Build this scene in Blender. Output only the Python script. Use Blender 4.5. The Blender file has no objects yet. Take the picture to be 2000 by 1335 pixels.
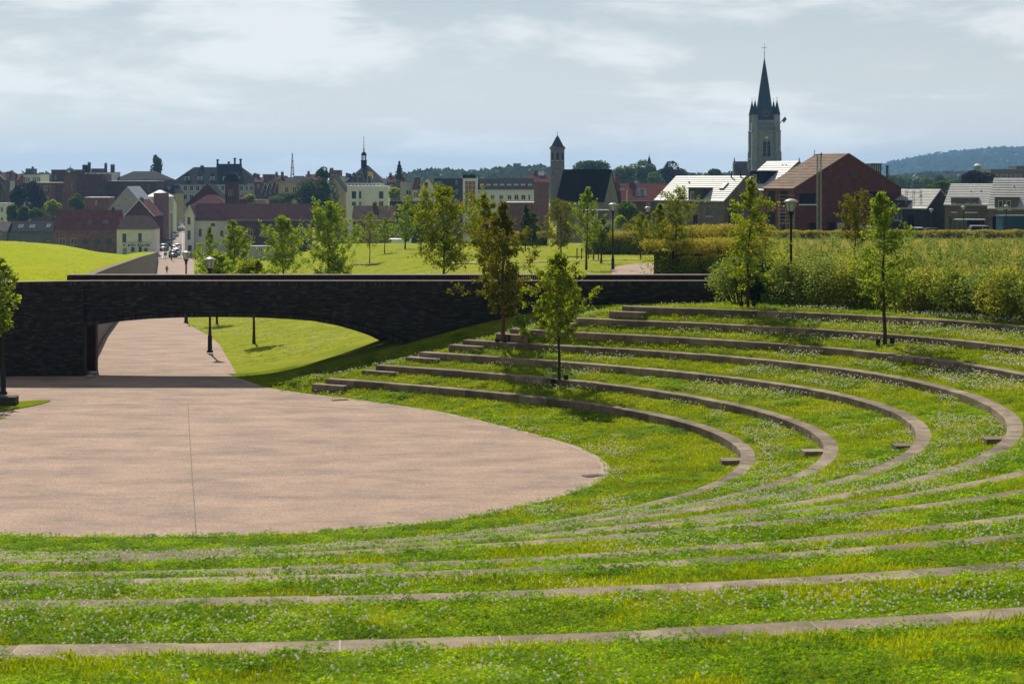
import bpy, bmesh, math, random
import numpy as np
from mathutils import Vector, Matrix

# ------------------------------------------------------------------ camera
# measures taken from the photograph: focal length 3328 px at 2000 px width,
# horizon at row 345, eye 8.2 m above the paved plaza (z = 0)
F, Y0, EYE = 3328.0, 345.0, 8.2
S = bpy.context.scene
C = S.collection
R = math.radians
cam = bpy.data.cameras.new('camera')
cam.sensor_width = 36; cam.lens = F / 2000 * 36; cam.shift_y = -(667.5 - Y0) / 2000
cam.clip_start = 0.5; cam.clip_end = 20000
cam.dof.use_dof = True; cam.dof.focus_distance = 58; cam.dof.aperture_fstop = 6.3
co = bpy.data.objects.new('camera', cam); C.objects.link(co)
co.location = (0, 0, EYE); co.rotation_euler = (R(90), 0, 0)
S.camera = co

# ------------------------------------------------------------------ light
SUN_EL = 44.0
SUN_AZ = -15.0          # degrees from +Y (view direction), negative = left
SUN_STRENGTH = 5.0
SKY_STRENGTH = 0.05
EXPOSURE = 0.0
sd = bpy.data.lights.new('sun', 'SUN'); sd.energy = SUN_STRENGTH; sd.angle = R(0.55); sd.color = (1.0, 0.93, 0.80)
so = bpy.data.objects.new('sun', sd); C.objects.link(so)
sv = Vector((math.sin(R(SUN_AZ)) * math.cos(R(SUN_EL)), math.cos(R(SUN_AZ)) * math.cos(R(SUN_EL)), math.sin(R(SUN_EL))))
so.rotation_euler = sv.to_track_quat('Z', 'Y').to_euler(); so.location = sv * 200

W = bpy.data.worlds.new('World'); S.world = W; W.use_nodes = True
nt = W.node_tree; nt.nodes.clear(); N = nt.nodes.new; L = nt.links.new
sky = N('ShaderNodeTexSky'); sky.sky_type = 'NISHITA'; sky.sun_disc = False
sky.sun_elevation = R(SUN_EL); sky.sun_rotation = R(SUN_AZ); sky.air_density = 1.0; sky.dust_density = 0.25; sky.ozone_density = 3.0
tc = N('ShaderNodeTexCoord')
def wnoise(scale, vec, detail=6, rough=.55, dist=0.0):
    mp = N('ShaderNodeMapping'); mp.inputs['Scale'].default_value = vec
    L(tc.outputs['Generated'], mp.inputs['Vector'])
    n = N('ShaderNodeTexNoise'); n.inputs['Scale'].default_value = scale; n.inputs['Detail'].default_value = detail
    n.inputs['Roughness'].default_value = rough; n.inputs['Distortion'].default_value = dist
    L(mp.outputs['Vector'], n.inputs['Vector']); return n
def wramp(src, a, b, out=1.0):
    m = N('ShaderNodeMapRange'); m.interpolation_type = 'SMOOTHSTEP'; m.inputs['From Min'].default_value = a; m.inputs['From Max'].default_value = b
    m.inputs['To Max'].default_value = out; L(src, m.inputs['Value']); return m
n1 = wnoise(5.5, (1, 1, 5.0), 8, .55, .35)      # broad banks
n2 = wnoise(17.0, (1, 1, 3.2), 8, .6, .4)        # small heaped edges
mx = N('ShaderNodeMath'); mx.operation = 'MULTIPLY_ADD'; mx.inputs[1].default_value = .35
L(n2.outputs['Fac'], mx.inputs[0]); L(n1.outputs['Fac'], mx.inputs[2])
cm = wramp(mx.outputs[0], .60, .80, .60); cm.inputs['To Min'].default_value = .0
# thin haze veil: thick along the horizon, thinning upwards as the sight line leaves the haze
sz = N('ShaderNodeSeparateXYZ'); L(tc.outputs['Generated'], sz.inputs[0])
veil = wramp(sz.outputs['Z'], -.03, .25, .06); veil.inputs['To Min'].default_value = .92
cadd = N('ShaderNodeMath'); cadd.operation = 'ADD'; cadd.use_clamp = True; L(cm.outputs['Result'], cadd.inputs[0]); cadd.inputs[1].default_value = 0
vm = N('ShaderNodeMix'); vm.data_type = 'RGBA'; L(veil.outputs['Result'], vm.inputs['Factor']); L(sky.outputs['Color'], vm.inputs['A']); 
# haze scatters forward: brighter towards the sun, duller with the sun at one's back
vd = N('ShaderNodeVectorMath'); vd.operation = 'DOT_PRODUCT'; L(tc.outputs['Generated'], vd.inputs[0]); vd.inputs[1].default_value = tuple(sv)
vb = wramp(vd.outputs['Value'], -.55, .74, 1.0); vb.inputs['To Min'].default_value = .32
vc = N('ShaderNodeMix'); vc.data_type = 'RGBA'; vc.blend_type = 'MULTIPLY'; vc.inputs['Factor'].default_value = 1; vc.inputs['A'].default_value = (15.8, 16.7, 16.8, 1)
L(vb.outputs['Result'], vc.inputs['B']); L(vc.outputs['Result'], vm.inputs['B'])
skm = N('ShaderNodeMix'); skm.data_type = 'RGBA'; skm.blend_type = 'MIX'
L(cadd.outputs[0], skm.inputs['Factor']); 
tint = N('ShaderNodeMix'); tint.data_type = 'RGBA'; tint.blend_type = 'MULTIPLY'; tint.inputs['Factor'].default_value = 1
tint.inputs['B'].default_value = (1.0, 1.0, 1.0, 1); L(vm.outputs['Result'], tint.inputs['A'])
L(tint.outputs['Result'], skm.inputs['A']); 
cc = N('ShaderNodeMix'); cc.data_type = 'RGBA'; cc.blend_type = 'MULTIPLY'; cc.inputs['Factor'].default_value = 1; cc.inputs['A'].default_value = (20.0, 20.4, 20.5, 1); L(vb.outputs['Result'], cc.inputs['B']); L(cc.outputs['Result'], skm.inputs['B'])
bg = N('ShaderNodeBackground'); bg.inputs['Strength'].default_value = SKY_STRENGTH
L(skm.outputs['Result'], bg.inputs['Color'])
wo = N('ShaderNodeOutputWorld'); L(bg.outputs['Background'], wo.inputs['Surface'])
S.view_settings.view_transform = 'Standard'; S.view_settings.look = 'None'
S.view_settings.exposure = EXPOSURE; S.view_settings.gamma = 1
S.view_settings.use_curve_mapping = False
S.render.engine = 'CYCLES'

# ------------------------------------------------------------------ helpers
def X(px, d): return (px - 1000) * d / F
def Z(py, d): return EYE - (py - Y0) * d / F
def P(px, py, d): return Vector((X(px, d), d, Z(py, d)))
rnd = random.Random(7)

def mesh_np(name, v, f, smooth=False):
    """fast mesh from numpy arrays; f is (n,3) or (n,4)"""
    v = np.asarray(v, np.float32); f = np.asarray(f, np.int32); k = f.shape[1]
    me = bpy.data.meshes.new(name)
    me.vertices.add(len(v)); me.vertices.foreach_set('co', v.ravel())
    me.loops.add(f.size); me.loops.foreach_set('vertex_index', f.ravel())
    me.polygons.add(len(f)); me.polygons.foreach_set('loop_start', np.arange(0, f.size, k, dtype=np.int32))
    me.polygons.foreach_set('use_smooth', np.full(len(f), smooth))
    me.update(calc_edges=True); return me

def tag(o, label=None, cat=None, group=None, kind=None):
    if label: o['label'] = label
    if cat: o['category'] = cat
    if group: o['group'] = group
    if kind: o['kind'] = kind
    return o
def link(name, me, mats=None, parent=None, loc=None, rz=0):
    o = bpy.data.objects.new(name, me); C.objects.link(o)
    if mats is not None and me is not None and len(me.materials) == 0:
        for m in (mats if isinstance(mats, (list, tuple)) else [mats]): me.materials.append(m)
    if parent: o.parent = parent
    if loc is not None: o.location = loc
    if rz: o.rotation_euler.z = rz
    return o
def thing(name, label, cat, loc=(0, 0, 0), rz=0, group=None):
    o = link(name, None, loc=loc, rz=rz); return tag(o, label, cat, group)
def copy_tree(o, parent=None):
    c = o.copy(); C.objects.link(c); c.parent = parent
    for ch in list(o.children): copy_tree(ch, c)
    return c

class MB:
    """collects plain geometry for ONE mesh object"""
    def __init__(s): s.v = []; s.f = []; s.m = []; s.sm = []
    def add(s, vs, fs, m=0, smooth=False):
        b = len(s.v); s.v += [tuple(p) for p in vs]; s.f += [tuple(i + b for i in f) for f in fs]
        s.m += [m] * len(fs); s.sm += [smooth] * len(fs); return s
    def poly(s, *vs, m=0): return s.add(vs, [tuple(range(len(vs)))], m)
    def box(s, x0, x1, y0, y1, z0, z1, m=0):
        return s.add([(x0, y0, z0), (x1, y0, z0), (x1, y1, z0), (x0, y1, z0), (x0, y0, z1), (x1, y0, z1), (x1, y1, z1), (x0, y1, z1)],
                     [(0, 3, 2, 1), (4, 5, 6, 7), (0, 1, 5, 4), (1, 2, 6, 5), (2, 3, 7, 6), (3, 0, 4, 7)], m)
    def bar(s, p, q, w, h=None, m=0):
        p, q = Vector(p), Vector(q); d = (q - p); 
        if d.length < 1e-6: return s
        d.normalize(); u = d.cross(Vector((0, 0, 1)))
        if u.length < 1e-3: u = Vector((1, 0, 0))
        u.normalize(); n = u.cross(d); h = h or w; u *= w / 2; n *= h / 2
        vs = [p - u - n, p + u - n, p + u + n, p - u + n, q - u - n, q + u - n, q + u + n, q - u + n]
        return s.add(vs, [(0, 1, 2, 3), (7, 6, 5, 4), (0, 4, 5, 1), (1, 5, 6, 2), (2, 6, 7, 3), (3, 7, 4, 0)], m)
    def tube(s, pts, rs, n=8, m=0, cap=True, smooth=True):
        pts = [Vector(p) for p in pts]; rings = []
        for i, p in enumerate(pts):
            d = pts[min(i + 1, len(pts) - 1)] - pts[max(i - 1, 0)]; d.normalize()
            u = d.cross(Vector((0, 1, 0)))
            if u.length < 1e-3: u = Vector((1, 0, 0))
            u.normalize(); w = d.cross(u)
            rings.append([p + (u * math.cos(t) + w * math.sin(t)) * rs[i] for t in [2 * math.pi * k / n for k in range(n)]])
        vs = [q for r in rings for q in r]; fs = []
        for i in range(len(pts) - 1):
            for k in range(n): fs.append((i * n + k, i * n + (k + 1) % n, (i + 1) * n + (k + 1) % n, (i + 1) * n + k))
        s.add(vs, fs, m, smooth)
        if cap:
            s.add(rings[0], [tuple(range(n))[::-1]], m); s.add(rings[-1], [tuple(range(n))], m)
        return s
    def lathe(s, prof, n=12, m=0, c=(0, 0), smooth=True, rot=0):
        vs = []; fs = []
        for r, z in prof:
            for k in range(n):
                t = 2 * math.pi * k / n + rot; vs.append((c[0] + r * math.cos(t), c[1] + r * math.sin(t), z))
        for i in range(len(prof) - 1):
            for k in range(n): fs.append((i * n + k, i * n + (k + 1) % n, (i + 1) * n + (k + 1) % n, (i + 1) * n + k))
        s.add(vs, fs, m, smooth)
        s.add(vs[:n], [tuple(range(n))[::-1]], m); s.add(vs[-n:], [tuple(range(n))], m); return s
    def prism(s, poly, y0, y1, m=0):
        """polygon in local x,z extruded along y"""
        n = len(poly); a = [(x, y0, z) for x, z in poly]; b = [(x, y1, z) for x, z in poly]
        return s.add(a + b, [tuple(range(n)), tuple(range(n, 2 * n))[::-1]] + [(i, i + n, (i + 1) % n + n, (i + 1) % n) for i in range(n)], m)
    def mesh(s, name):
        me = bpy.data.meshes.new(name); me.from_pydata(s.v, [], s.f)
        if any(s.m): me.polygons.foreach_set('material_index', s.m)
        if any(s.sm): me.polygons.foreach_set('use_smooth', s.sm)
        me.update(); return me
    def build(s, name, mats, parent=None, loc=None, rz=0): return link(name, s.mesh(name), mats, parent, loc, rz)

# ------------------------------------------------------------------ materials
MATS = {}
def mat(name, c1, c2=None, scale=4.0, rough=.85, bump=0.0, bscale=None, spec=.3, c3=None, stretch=(1, 1, 1), metal=0.0, rand=.0, world=False, detail=6):
    if name in MATS: return MATS[name]
    m = bpy.data.materials.new(name); m.use_nodes = True; t = m.node_tree; b = t.nodes['Principled BSDF']; nw = t.nodes.new; ln = t.links.new
    b.inputs['Roughness'].default_value = rough; b.inputs['Specular IOR Level'].default_value = spec; b.inputs['Metallic'].default_value = metal
    c2 = c2 or tuple(x * .78 for x in c1)
    if world:
        g = nw('ShaderNodeNewGeometry'); vec = g.outputs['Position']
    else:
        g = nw('ShaderNodeTexCoord'); vec = g.outputs['Object']
    mp = nw('ShaderNodeMapping'); mp.inputs['Scale'].default_value = stretch; ln(vec, mp.inputs['Vector'])
    n = nw('ShaderNodeTexNoise'); n.inputs['Scale'].default_value = scale; n.inputs['Detail'].default_value = detail; n.inputs['Roughness'].default_value = .62
    ln(mp.outputs['Vector'], n.inputs['Vector'])
    r = nw('ShaderNodeValToRGB'); e = r.color_ramp.elements
    e[0].position = .36; e[0].color = (*c2, 1); e[1].position = .64; e[1].color = (*c1, 1)
    if c3: k = e.new(.8); k.color = (*c3, 1)
    ln(n.outputs['Fac'], r.inputs['Fac']); col = r.outputs['Color']
    if rand:
        oi = nw('ShaderNodeObjectInfo'); h = nw('ShaderNodeHueSaturation'); mr = nw('ShaderNodeMapRange')
        mr.inputs['To Min'].default_value = 1 - rand; mr.inputs['To Max'].default_value = 1 + rand
        ln(oi.outputs['Random'], mr.inputs['Value']); ln(mr.outputs['Result'], h.inputs['Value']); ln(col, h.inputs['Color']); col = h.outputs['Color']
    ln(col, b.inputs['Base Color'])
    if bump:
        n2 = nw('ShaderNodeTexNoise'); n2.inputs['Scale'].default_value = bscale or scale * 6; n2.inputs['Detail'].default_value = 4
        ln(mp.outputs['Vector'], n2.inputs['Vector'])
        bp = nw('ShaderNodeBump'); bp.inputs['Strength'].default_value = bump; bp.inputs['Distance'].default_value = .03
        ln(n2.outputs['Fac'], bp.inputs['Height']); ln(bp.outputs['Normal'], b.inputs['Normal'])
    MATS[name] = m; return m

def mat_brick(name, c1, c2, mortar, bw=.22, bh=.065, rough=.9):
    """far brickwork: too small in the picture to tell the bricks apart"""
    if name in MATS: return MATS[name]
    m = bpy.data.materials.new(name); m.use_nodes = True; t = m.node_tree; b = t.nodes['Principled BSDF']; nw = t.nodes.new; ln = t.links.new
    b.inputs['Roughness'].default_value = rough; b.inputs['Specular IOR Level'].default_value = .2
    g = nw('ShaderNodeTexCoord'); sx = nw('ShaderNodeSeparateXYZ'); ln(g.outputs['Object'], sx.inputs[0])
    ad = nw('ShaderNodeMath'); ln(sx.outputs['X'], ad.inputs[0]); ln(sx.outputs['Y'], ad.inputs[1])
    cb = nw('ShaderNodeCombineXYZ'); ln(ad.outputs[0], cb.inputs['X']); ln(sx.outputs['Z'], cb.inputs['Y'])
    br = nw('ShaderNodeTexBrick'); br.inputs['Scale'].default_value = 1; br.inputs['Brick Width'].default_value = bw; br.inputs['Row Height'].default_value = bh
    br.inputs['Mortar Size'].default_value = .006; br.inputs['Color1'].default_value = (*c1, 1); br.inputs['Color2'].default_value = (*c2, 1); br.inputs['Mortar'].default_value = (*mortar, 1)
    ln(cb.outputs[0], br.inputs['Vector'])
    n = nw('ShaderNodeTexNoise'); n.inputs['Scale'].default_value = .9; n.inputs['Detail'].default_value = 7; ln(g.outputs['Object'], n.inputs['Vector'])
    mr = nw('ShaderNodeMapRange'); mr.inputs['From Min'].default_value = .3; mr.inputs['From Max'].default_value = .7; mr.inputs['To Min'].default_value = .7; mr.inputs['To Max'].default_value = 1.25
    ln(n.outputs['Fac'], mr.inputs['Value']); h = nw('ShaderNodeHueSaturation'); ln(mr.outputs['Result'], h.inputs['Value']); ln(br.outputs['Color'], h.inputs['Color'])
    ln(h.outputs['Color'], b.inputs['Base Color']); MATS[name] = m; return m

def mat_leaf(name, cols, trans=.5, patch=None, rough=.55):
    """leaf: diffuse + translucent, colour differs from leaf to leaf"""
    if name in MATS: return MATS[name]
    m = bpy.data.materials.new(name); m.use_nodes = True; t = m.node_tree; t.nodes.clear(); nw = t.nodes.new; ln = t.links.new
    g = nw('ShaderNodeNewGeometry'); r = nw('ShaderNodeValToRGB'); e = r.color_ramp.elements
    e[0].position = 0; e[0].color = (*cols[0], 1); e[1].position = 1; e[1].color = (*cols[-1], 1)
    for i, c in enumerate(cols[1:-1]): k = e.new((i + 1) / (len(cols) - 1)); k.color = (*c, 1)
    fac = g.outputs['Random Per Island']
    if patch:
        n = nw('ShaderNodeTexNoise'); n.inputs['Scale'].default_value = patch; n.inputs['Detail'].default_value = 4; ln(g.outputs['Position'], n.inputs['Vector'])
        mr = nw('ShaderNodeMapRange'); mr.inputs['From Min'].default_value = .36; mr.inputs['From Max'].default_value = .64; ln(n.outputs['Fac'], mr.inputs['Value'])
        mi = nw('ShaderNodeMix'); mi.inputs['Factor'].default_value = .6; ln(fac, mi.inputs['A']); ln(mr.outputs['Result'], mi.inputs['B']); fac = mi.outputs['Result']
    ln(fac, r.inputs['Fac'])
    d = nw('ShaderNodeBsdfPrincipled'); d.inputs['Roughness'].default_value = rough; d.inputs['Specular IOR Level'].default_value = .06
    ln(r.outputs['Color'], d.inputs['Base Color'])
    tr = nw('ShaderNodeBsdfTranslucent'); h = nw('ShaderNodeHueSaturation'); h.inputs['Value'].default_value = 1.45; h.inputs['Saturation'].default_value = 1.1; h.inputs['Hue'].default_value = .488
    ln(r.outputs['Color'], h.inputs['Color']); ln(h.outputs['Color'], tr.inputs['Color'])
    x = nw('ShaderNodeMixShader'); x.inputs['Fac'].default_value = trans; ln(d.outputs[0], x.inputs[1]); ln(tr.outputs[0], x.inputs[2])
    o = nw('ShaderNodeOutputMaterial'); ln(x.outputs[0], o.inputs['Surface']); MATS[name] = m; return m

def mat_island(name, cols, rough=.75, bump=.3):
    """brickwork: every brick of the joined mesh has its own tone"""
    m = mat(name, cols[0], cols[0], 3, rough, bump, 30, world=True, spec=.3); t = m.node_tree; g = t.nodes.new('ShaderNodeNewGeometry'); r = t.nodes.new('ShaderNodeValToRGB'); e = r.color_ramp.elements
    e[0].color = (*cols[0], 1); e[1].color = (*cols[-1], 1)
    for i, c in enumerate(cols[1:-1]): k = e.new((i + 1) / (len(cols) - 1)); k.color = (*c, 1)
    t.links.new(g.outputs['Random Per Island'], r.inputs['Fac'])
    n = [q for q in t.nodes if q.type == 'TEX_NOISE'][0]; mr = t.nodes.new('ShaderNodeMapRange'); mr.inputs['From Min'].default_value = .3; mr.inputs['From Max'].default_value = .7; mr.inputs['To Min'].default_value = .6; mr.inputs['To Max'].default_value = 1.4; t.links.new(n.outputs['Fac'], mr.inputs['Value'])
    h = t.nodes.new('ShaderNodeHueSaturation'); t.links.new(mr.outputs[0], h.inputs['Value']); t.links.new(r.outputs['Color'], h.inputs['Color']); t.links.new(h.outputs['Color'], t.nodes['Principled BSDF'].inputs['Base Color']); return m
def mat_glass(name, c=(.02, .03, .04), rough=.12, metal=0.0):
    if name in MATS: return MATS[name]
    m = mat(name, c, tuple(x * .6 for x in c), 1.5, rough, spec=.6, metal=metal); return m

# ------------------------------------------------------------------ shape of the ground
CX, CY = -8.5, 50.0
WT = .45                                   # thickness of a bench wall
HR = [.5 + .45 * i for i in range(10)]     # top of each bench wall
RT = np.array([[15.00,14.99,14.99,15.01,15.03,15.06,15.08,15.08,15.04,14.98,14.94,14.96,15.05,15.15,15.23,15.28,15.25,15.08,14.78,14.40,14.01,13.64,13.35,13.21,13.33,13.75,14.49,15.49,16.70,18.10,19.68],
[17.33,17.34,17.36,17.38,17.40,17.41,17.41,17.38,17.34,17.28,17.22,17.20,17.23,17.32,17.45,17.56,17.52,17.26,16.81,16.26,15.74,15.33,15.03,14.86,14.89,15.22,15.93,17.03,18.48,20.21,22.20],
[19.66,19.69,19.73,19.76,19.78,19.79,19.76,19.71,19.61,19.49,19.36,19.28,19.28,19.40,19.60,19.78,19.84,19.74,19.41,18.82,18.02,17.21,16.57,16.21,16.17,16.51,17.33,18.64,20.35,22.39,24.72],
[21.99,22.05,22.10,22.14,22.15,22.13,22.08,21.99,21.86,21.73,21.63,21.60,21.67,21.84,22.03,22.16,22.15,21.97,21.57,20.94,20.11,19.15,18.23,17.53,17.27,17.60,18.60,20.18,22.21,24.60,27.31],
[24.31,24.43,24.52,24.56,24.54,24.45,24.28,24.04,23.77,23.55,23.47,23.58,23.83,24.15,24.47,24.68,24.69,24.43,23.84,22.93,21.73,20.40,19.16,18.29,18.02,18.55,19.85,21.78,24.16,26.89,29.92],
[26.67,26.82,26.91,26.92,26.85,26.70,26.48,26.23,26.00,25.85,25.84,26.00,26.32,26.71,27.04,27.22,27.17,26.81,26.09,25.00,23.57,21.95,20.39,19.26,18.98,19.69,21.27,23.49,26.18,29.22,32.56],
[29.08,29.22,29.27,29.22,29.09,28.90,28.67,28.47,28.38,28.45,28.70,29.06,29.42,29.72,29.90,29.95,29.80,29.37,28.55,27.27,25.54,23.51,21.56,20.20,19.92,20.81,22.64,25.18,28.19,31.56,35.23],
[31.51,31.60,31.60,31.51,31.35,31.12,30.89,30.71,30.64,30.77,31.10,31.59,32.08,32.45,32.64,32.59,32.26,31.58,30.52,29.10,27.42,25.69,24.19,23.19,22.93,23.52,24.99,27.24,30.17,33.68,37.71],
[33.97,33.98,33.91,33.76,33.55,33.31,33.09,32.99,33.07,33.39,33.93,34.56,35.08,35.36,35.39,35.14,34.60,33.75,32.58,31.15,29.56,28.01,26.70,25.83,25.61,26.13,27.45,29.55,32.37,35.85,39.96],
[36.47,36.33,36.15,35.93,35.70,35.52,35.46,35.60,35.96,36.54,37.21,37.83,38.20,38.29,38.09,37.64,36.91,35.93,34.70,33.28,31.78,30.34,29.14,28.37,28.19,28.69,29.94,31.95,34.67,38.07,42.11]])
def catmull(tab, u):
    n = len(tab); i = np.clip(np.floor(u).astype(int), 0, n - 2); t = u - i
    p0 = tab[np.maximum(i - 1, 0)]; p1 = tab[i]; p2 = tab[i + 1]; p3 = tab[np.minimum(i + 2, n - 1)]
    return .5 * (2 * p1 + (p2 - p0) * t + (2 * p0 - 5 * p1 + 4 * p2 - p3) * t * t + (3 * p1 - 3 * p2 + p3 - p0) * t ** 3)
def row_r(i, th):
    """inner radius of bench wall i (0..9) at angle th about the bowl's centre"""
    u = np.clip((np.degrees(th) + 180) / 10, 0, 29.999); return catmull(RT[i], np.asarray(u, float))
def sstep(a, b, x):
    t = np.clip((x - a) / (b - a), 0, 1); return t * t * (3 - 2 * t)
PAVE = [(-11.05, 69.1), (-9.55, 66.2), (-7.7, 64.2), (-5.84, 62.7), (-4.03, 60.9), (-2.5, 59.3), (-.34, 56), (1.58, 52.5), (2.41, 50.07), (2.68, 48.0), (2.3, 45.8), (1.45, 44.0), (.1, 42.2),
        (-1.35, 40.8), (-3.56, 39.55), (-5.9, 39.0), (-8.2, 38.8), (-11.7, 39.05), (-14.6, 40.6), (-17.0, 43.2), (-18.3, 46.5), (-18.5, 50), (-18.0, 54.0), (-17.2, 58.0)]
pa = np.array(PAVE); pth = np.arctan2(pa[:, 1] - CY, pa[:, 0] - CX); prr = np.hypot(pa[:, 0] - CX, pa[:, 1] - CY)
po = np.argsort(pth)
def pave_r(th): return np.interp(th, np.concatenate([pth[po] - 2 * np.pi, pth[po], pth[po] + 2 * np.pi]), np.tile(prr[po], 3))
S2X = [-60, -14, -9.5, -7.1, -5.2, -3.5, -1.8, 0, 2, 4.2, 6.5, 10, 20, 60]
S2Z = [0, 0, .0, .14, .62, 1.08, 1.53, 1.98, 2.45, 2.88, 3.0, 3.15, 3.2, 3.2]
PZY = [0, 75, 90, 106, 128, 150, 193, 347, 365, 412, 460, 512, 570, 700]
PZZ = [0, 0, -.25, -.9, -1.85, -2.85, -4.76, -11.6, -11.6, -11.6, -10.6, -9.6, -9.3, -9.3]
def path_z(y): return np.interp(y, PZY, PZZ)
def path_l(y): return np.where(y < 70, -17.6, -17.6 - .1985 * (y - 70))
def path_r(y): return np.where(y < 106, np.interp(y, [0, 66, 69.1, 75, 85, 106], [-9, -9.55, -11.05, -12.4, -14.6, -20.3]), -20.3 - .1845 * (y - 106))
WTY = [72.4, 79, 96, 128, 193, 300, 404]
WTZ = [3.93, 3.69, 3.04, 1.74, -.87, -5.35, -9.55]
def wall_top(y): return np.interp(y, WTY, WTZ)
def G(x, y):
    """ground height; vectorised"""
    x = np.asarray(x, float); y = np.asarray(y, float)
    th = np.arctan2(y - CY, x - CX); r = np.hypot(x - CX, y - CY)
    rows = [row_r(i, th) for i in range(10)]
    rp = np.minimum(pave_r(th), rows[0] - .8)
    z = .06 * sstep(0, 1, (r - rp) / (rows[0] - rp))
    k8 = 1 - sstep(R(-38), R(-12), th)
    for i in range(10):
        rise = (HR[0] - .06) if i == 0 else .45 * np.where(i >= 7, k8, 1.0)
        pre = .19 if i == 0 else .20           # the tread climbs a little before the next wall
        crp = .032                              # turf stands a little proud of the slab behind it
        z = z + (rise - pre + (crp if i == 0 else 0)) * np.clip((r - rows[i] - .03) / (WT - .06), 0, 1)
        r0 = rp if i == 0 else rows[i - 1] + WT
        z = z + pre * np.clip((r - r0) / np.maximum(rows[i] - r0, .1), 0, 1) * (1 if i < 7 else k8)
    z = z + .145 * np.maximum(r - rows[9] - .6, 0) * k8
    lft = sstep(R(108), R(124), th) + (1 - sstep(R(-178), R(-160), th)); z = z * (1 - np.clip(lft, 0, 1))
    xe = np.interp(y, [38.8, 48, 59.3, 60.9, 62.7, 64.2, 66.2, 69.1], [2.6, 2.6, -2.5, -4.03, -5.84, -7.7, -9.55, -11.05])
    z = np.where(y > 57, z * sstep(.0, 1.6, x - xe), z)          # level paving runs on under the arch
    s2 = np.interp(x, S2X, S2Z)
    w = sstep(64.9, 67.6, y) * (1 - sstep(8, 12, x)); z = z * (1 - w) + s2 * w
    # beyond the bridge
    zl = np.where(x < -1e9, 0, 2.95 - .0213 * (y - 72)); zl = zl + .35 * sstep(0, 25, x) * sstep(70, 90, y) * (1 - sstep(150, 260, y))
    pz = path_z(y); v = x - path_r(y)
    wd = np.interp(y, [70, 85, 115, 200], [13.5, 17, 24, 20]); t = sstep(-.02, 1, v / wd) * .72 + .28 * np.clip(v / wd, 0, 1)
    m = pz + (zl - pz) * t
    vy = sstep(205, 330, y) * (1 - sstep(10, 70, x - .05 * y)); m = m * (1 - vy) + np.minimum(pz, m) * vy
    m = np.where(v < 0, pz, m)
    k = sstep(67.4, 71.6, y); z = z * (1 - k) + m * k
    return z
def gz(x, y): return float(G(np.array([x]), np.array([y]))[0])
def hit(px, py, d0=72.0, d1=420.0):
    """where the sight line through a pixel meets the ground"""
    d = np.linspace(d0, d1, 4000); x = (px - 1000) * d / F; z = EYE - (py - Y0) * d / F; g = G(x, d)
    i = np.argmax(z <= g)
    if z[i] > g[i]: i = len(d) - 1
    return Vector((x[i], d[i], g[i]))
# ------------------------------------------------------------------ lawns
M_grass = mat('lawn_grass', (.205, .25, .013), (.12, .16, .013), 1.1, .9, .6, 60, c3=(.20, .22, .02), world=True, spec=0.0)  # ground colour darkened to stand in for shade in the gaps between tufts
def grid_mesh(name, gx, gy, gzv):
    n, k = gx.shape; v = np.stack([gx.ravel(), gy.ravel(), gzv.ravel()], 1)
    i = np.arange(n - 1)[:, None] * k + np.arange(k - 1)[None, :]
    f = np.stack([i, i + 1, i + k + 1, i + k], -1).reshape(-1, 4); return mesh_np(name, v, f, True)
# the bowl, laid out in rings so that every bench wall sits exactly on its step
ths = np.radians(np.concatenate([np.arange(-180, -120, 3.0), np.arange(-120, 112, 1.0), np.arange(112, 181, 4.0)]))
rows_t = [row_r(i, ths) for i in range(10)]; rpt = np.minimum(pave_r(ths), rows_t[0] - .8)
rad = [np.zeros_like(ths), rpt * .6, rpt, rpt + .05] + [rpt + (rows_t[0] - rpt) * t for t in (.25, .5, .75, .97)]
for i in range(10):
    rad += [rows_t[i] + .03, rows_t[i] + WT - .03]
    nxt = rows_t[i + 1] if i < 9 else rows_t[9] + 3
    rad += [rows_t[i] + WT + (nxt - rows_t[i] - WT) * t for t in (.1, .35, .65, .92)]
for e in (5, 8, 12, 18, 26, 40): rad.append(rows_t[9] + e)
rad = np.array(rad); gx = CX + rad * np.cos(ths)[None]; gy = CY + rad * np.sin(ths)[None]; gg = G(gx, gy)
gg[1:3] -= .03; gg[0] -= .03
lawn = link('bowl_lawn', grid_mesh('bowl_lawn', gx, gy, gg), M_grass)
bm = bmesh.new(); bm.from_mesh(lawn.data)
bmesh.ops.bisect_plane(bm, geom=bm.verts[:] + bm.edges[:] + bm.faces[:], plane_co=(0, 71, 0), plane_no=(0, 1, 0), clear_outer=True)
bm.normal_update(); bm.to_mesh(lawn.data); bm.free(); tag(lawn, kind='structure')
# park, field and the valley floor as far as the horizon
dd = np.concatenate([[71], 71 * 1.016 ** np.arange(1, 120), [520, 640, 800, 1000, 1400, 2000, 3000, 5000, 9000]])
pp = np.concatenate([np.arange(-2600, -500, 300), np.arange(-500, 2500, 12), np.arange(2500, 5000, 300)])
gx = (pp[None, :] - 1000) * dd[:, None] / F; gy = np.repeat(dd[:, None], len(pp), 1); gg = G(gx, gy)
far = sstep(300, 520, gy); base = np.interp(gx, [-300, -60, 40, 90, 300], [-11.6, -11.6, -6, -2, -2]); gg = gg * (1 - far) + base * far
gg = gg - .35 * ((gx > path_l(gy)) & (gx < path_r(gy) - .2) & (gy > 73))       # trough for the paved path
M_field = mat('park_grass', (.33, .35, .045), (.21, .26, .028), .6, .9, .8, 14, c3=(.44, .40, .11), world=True, spec=0.0, stretch=(1, 2.2, 1))
tag(link('park_lawn', grid_mesh('park_lawn', gx, gy, gg), M_field), kind='structure')
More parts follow.
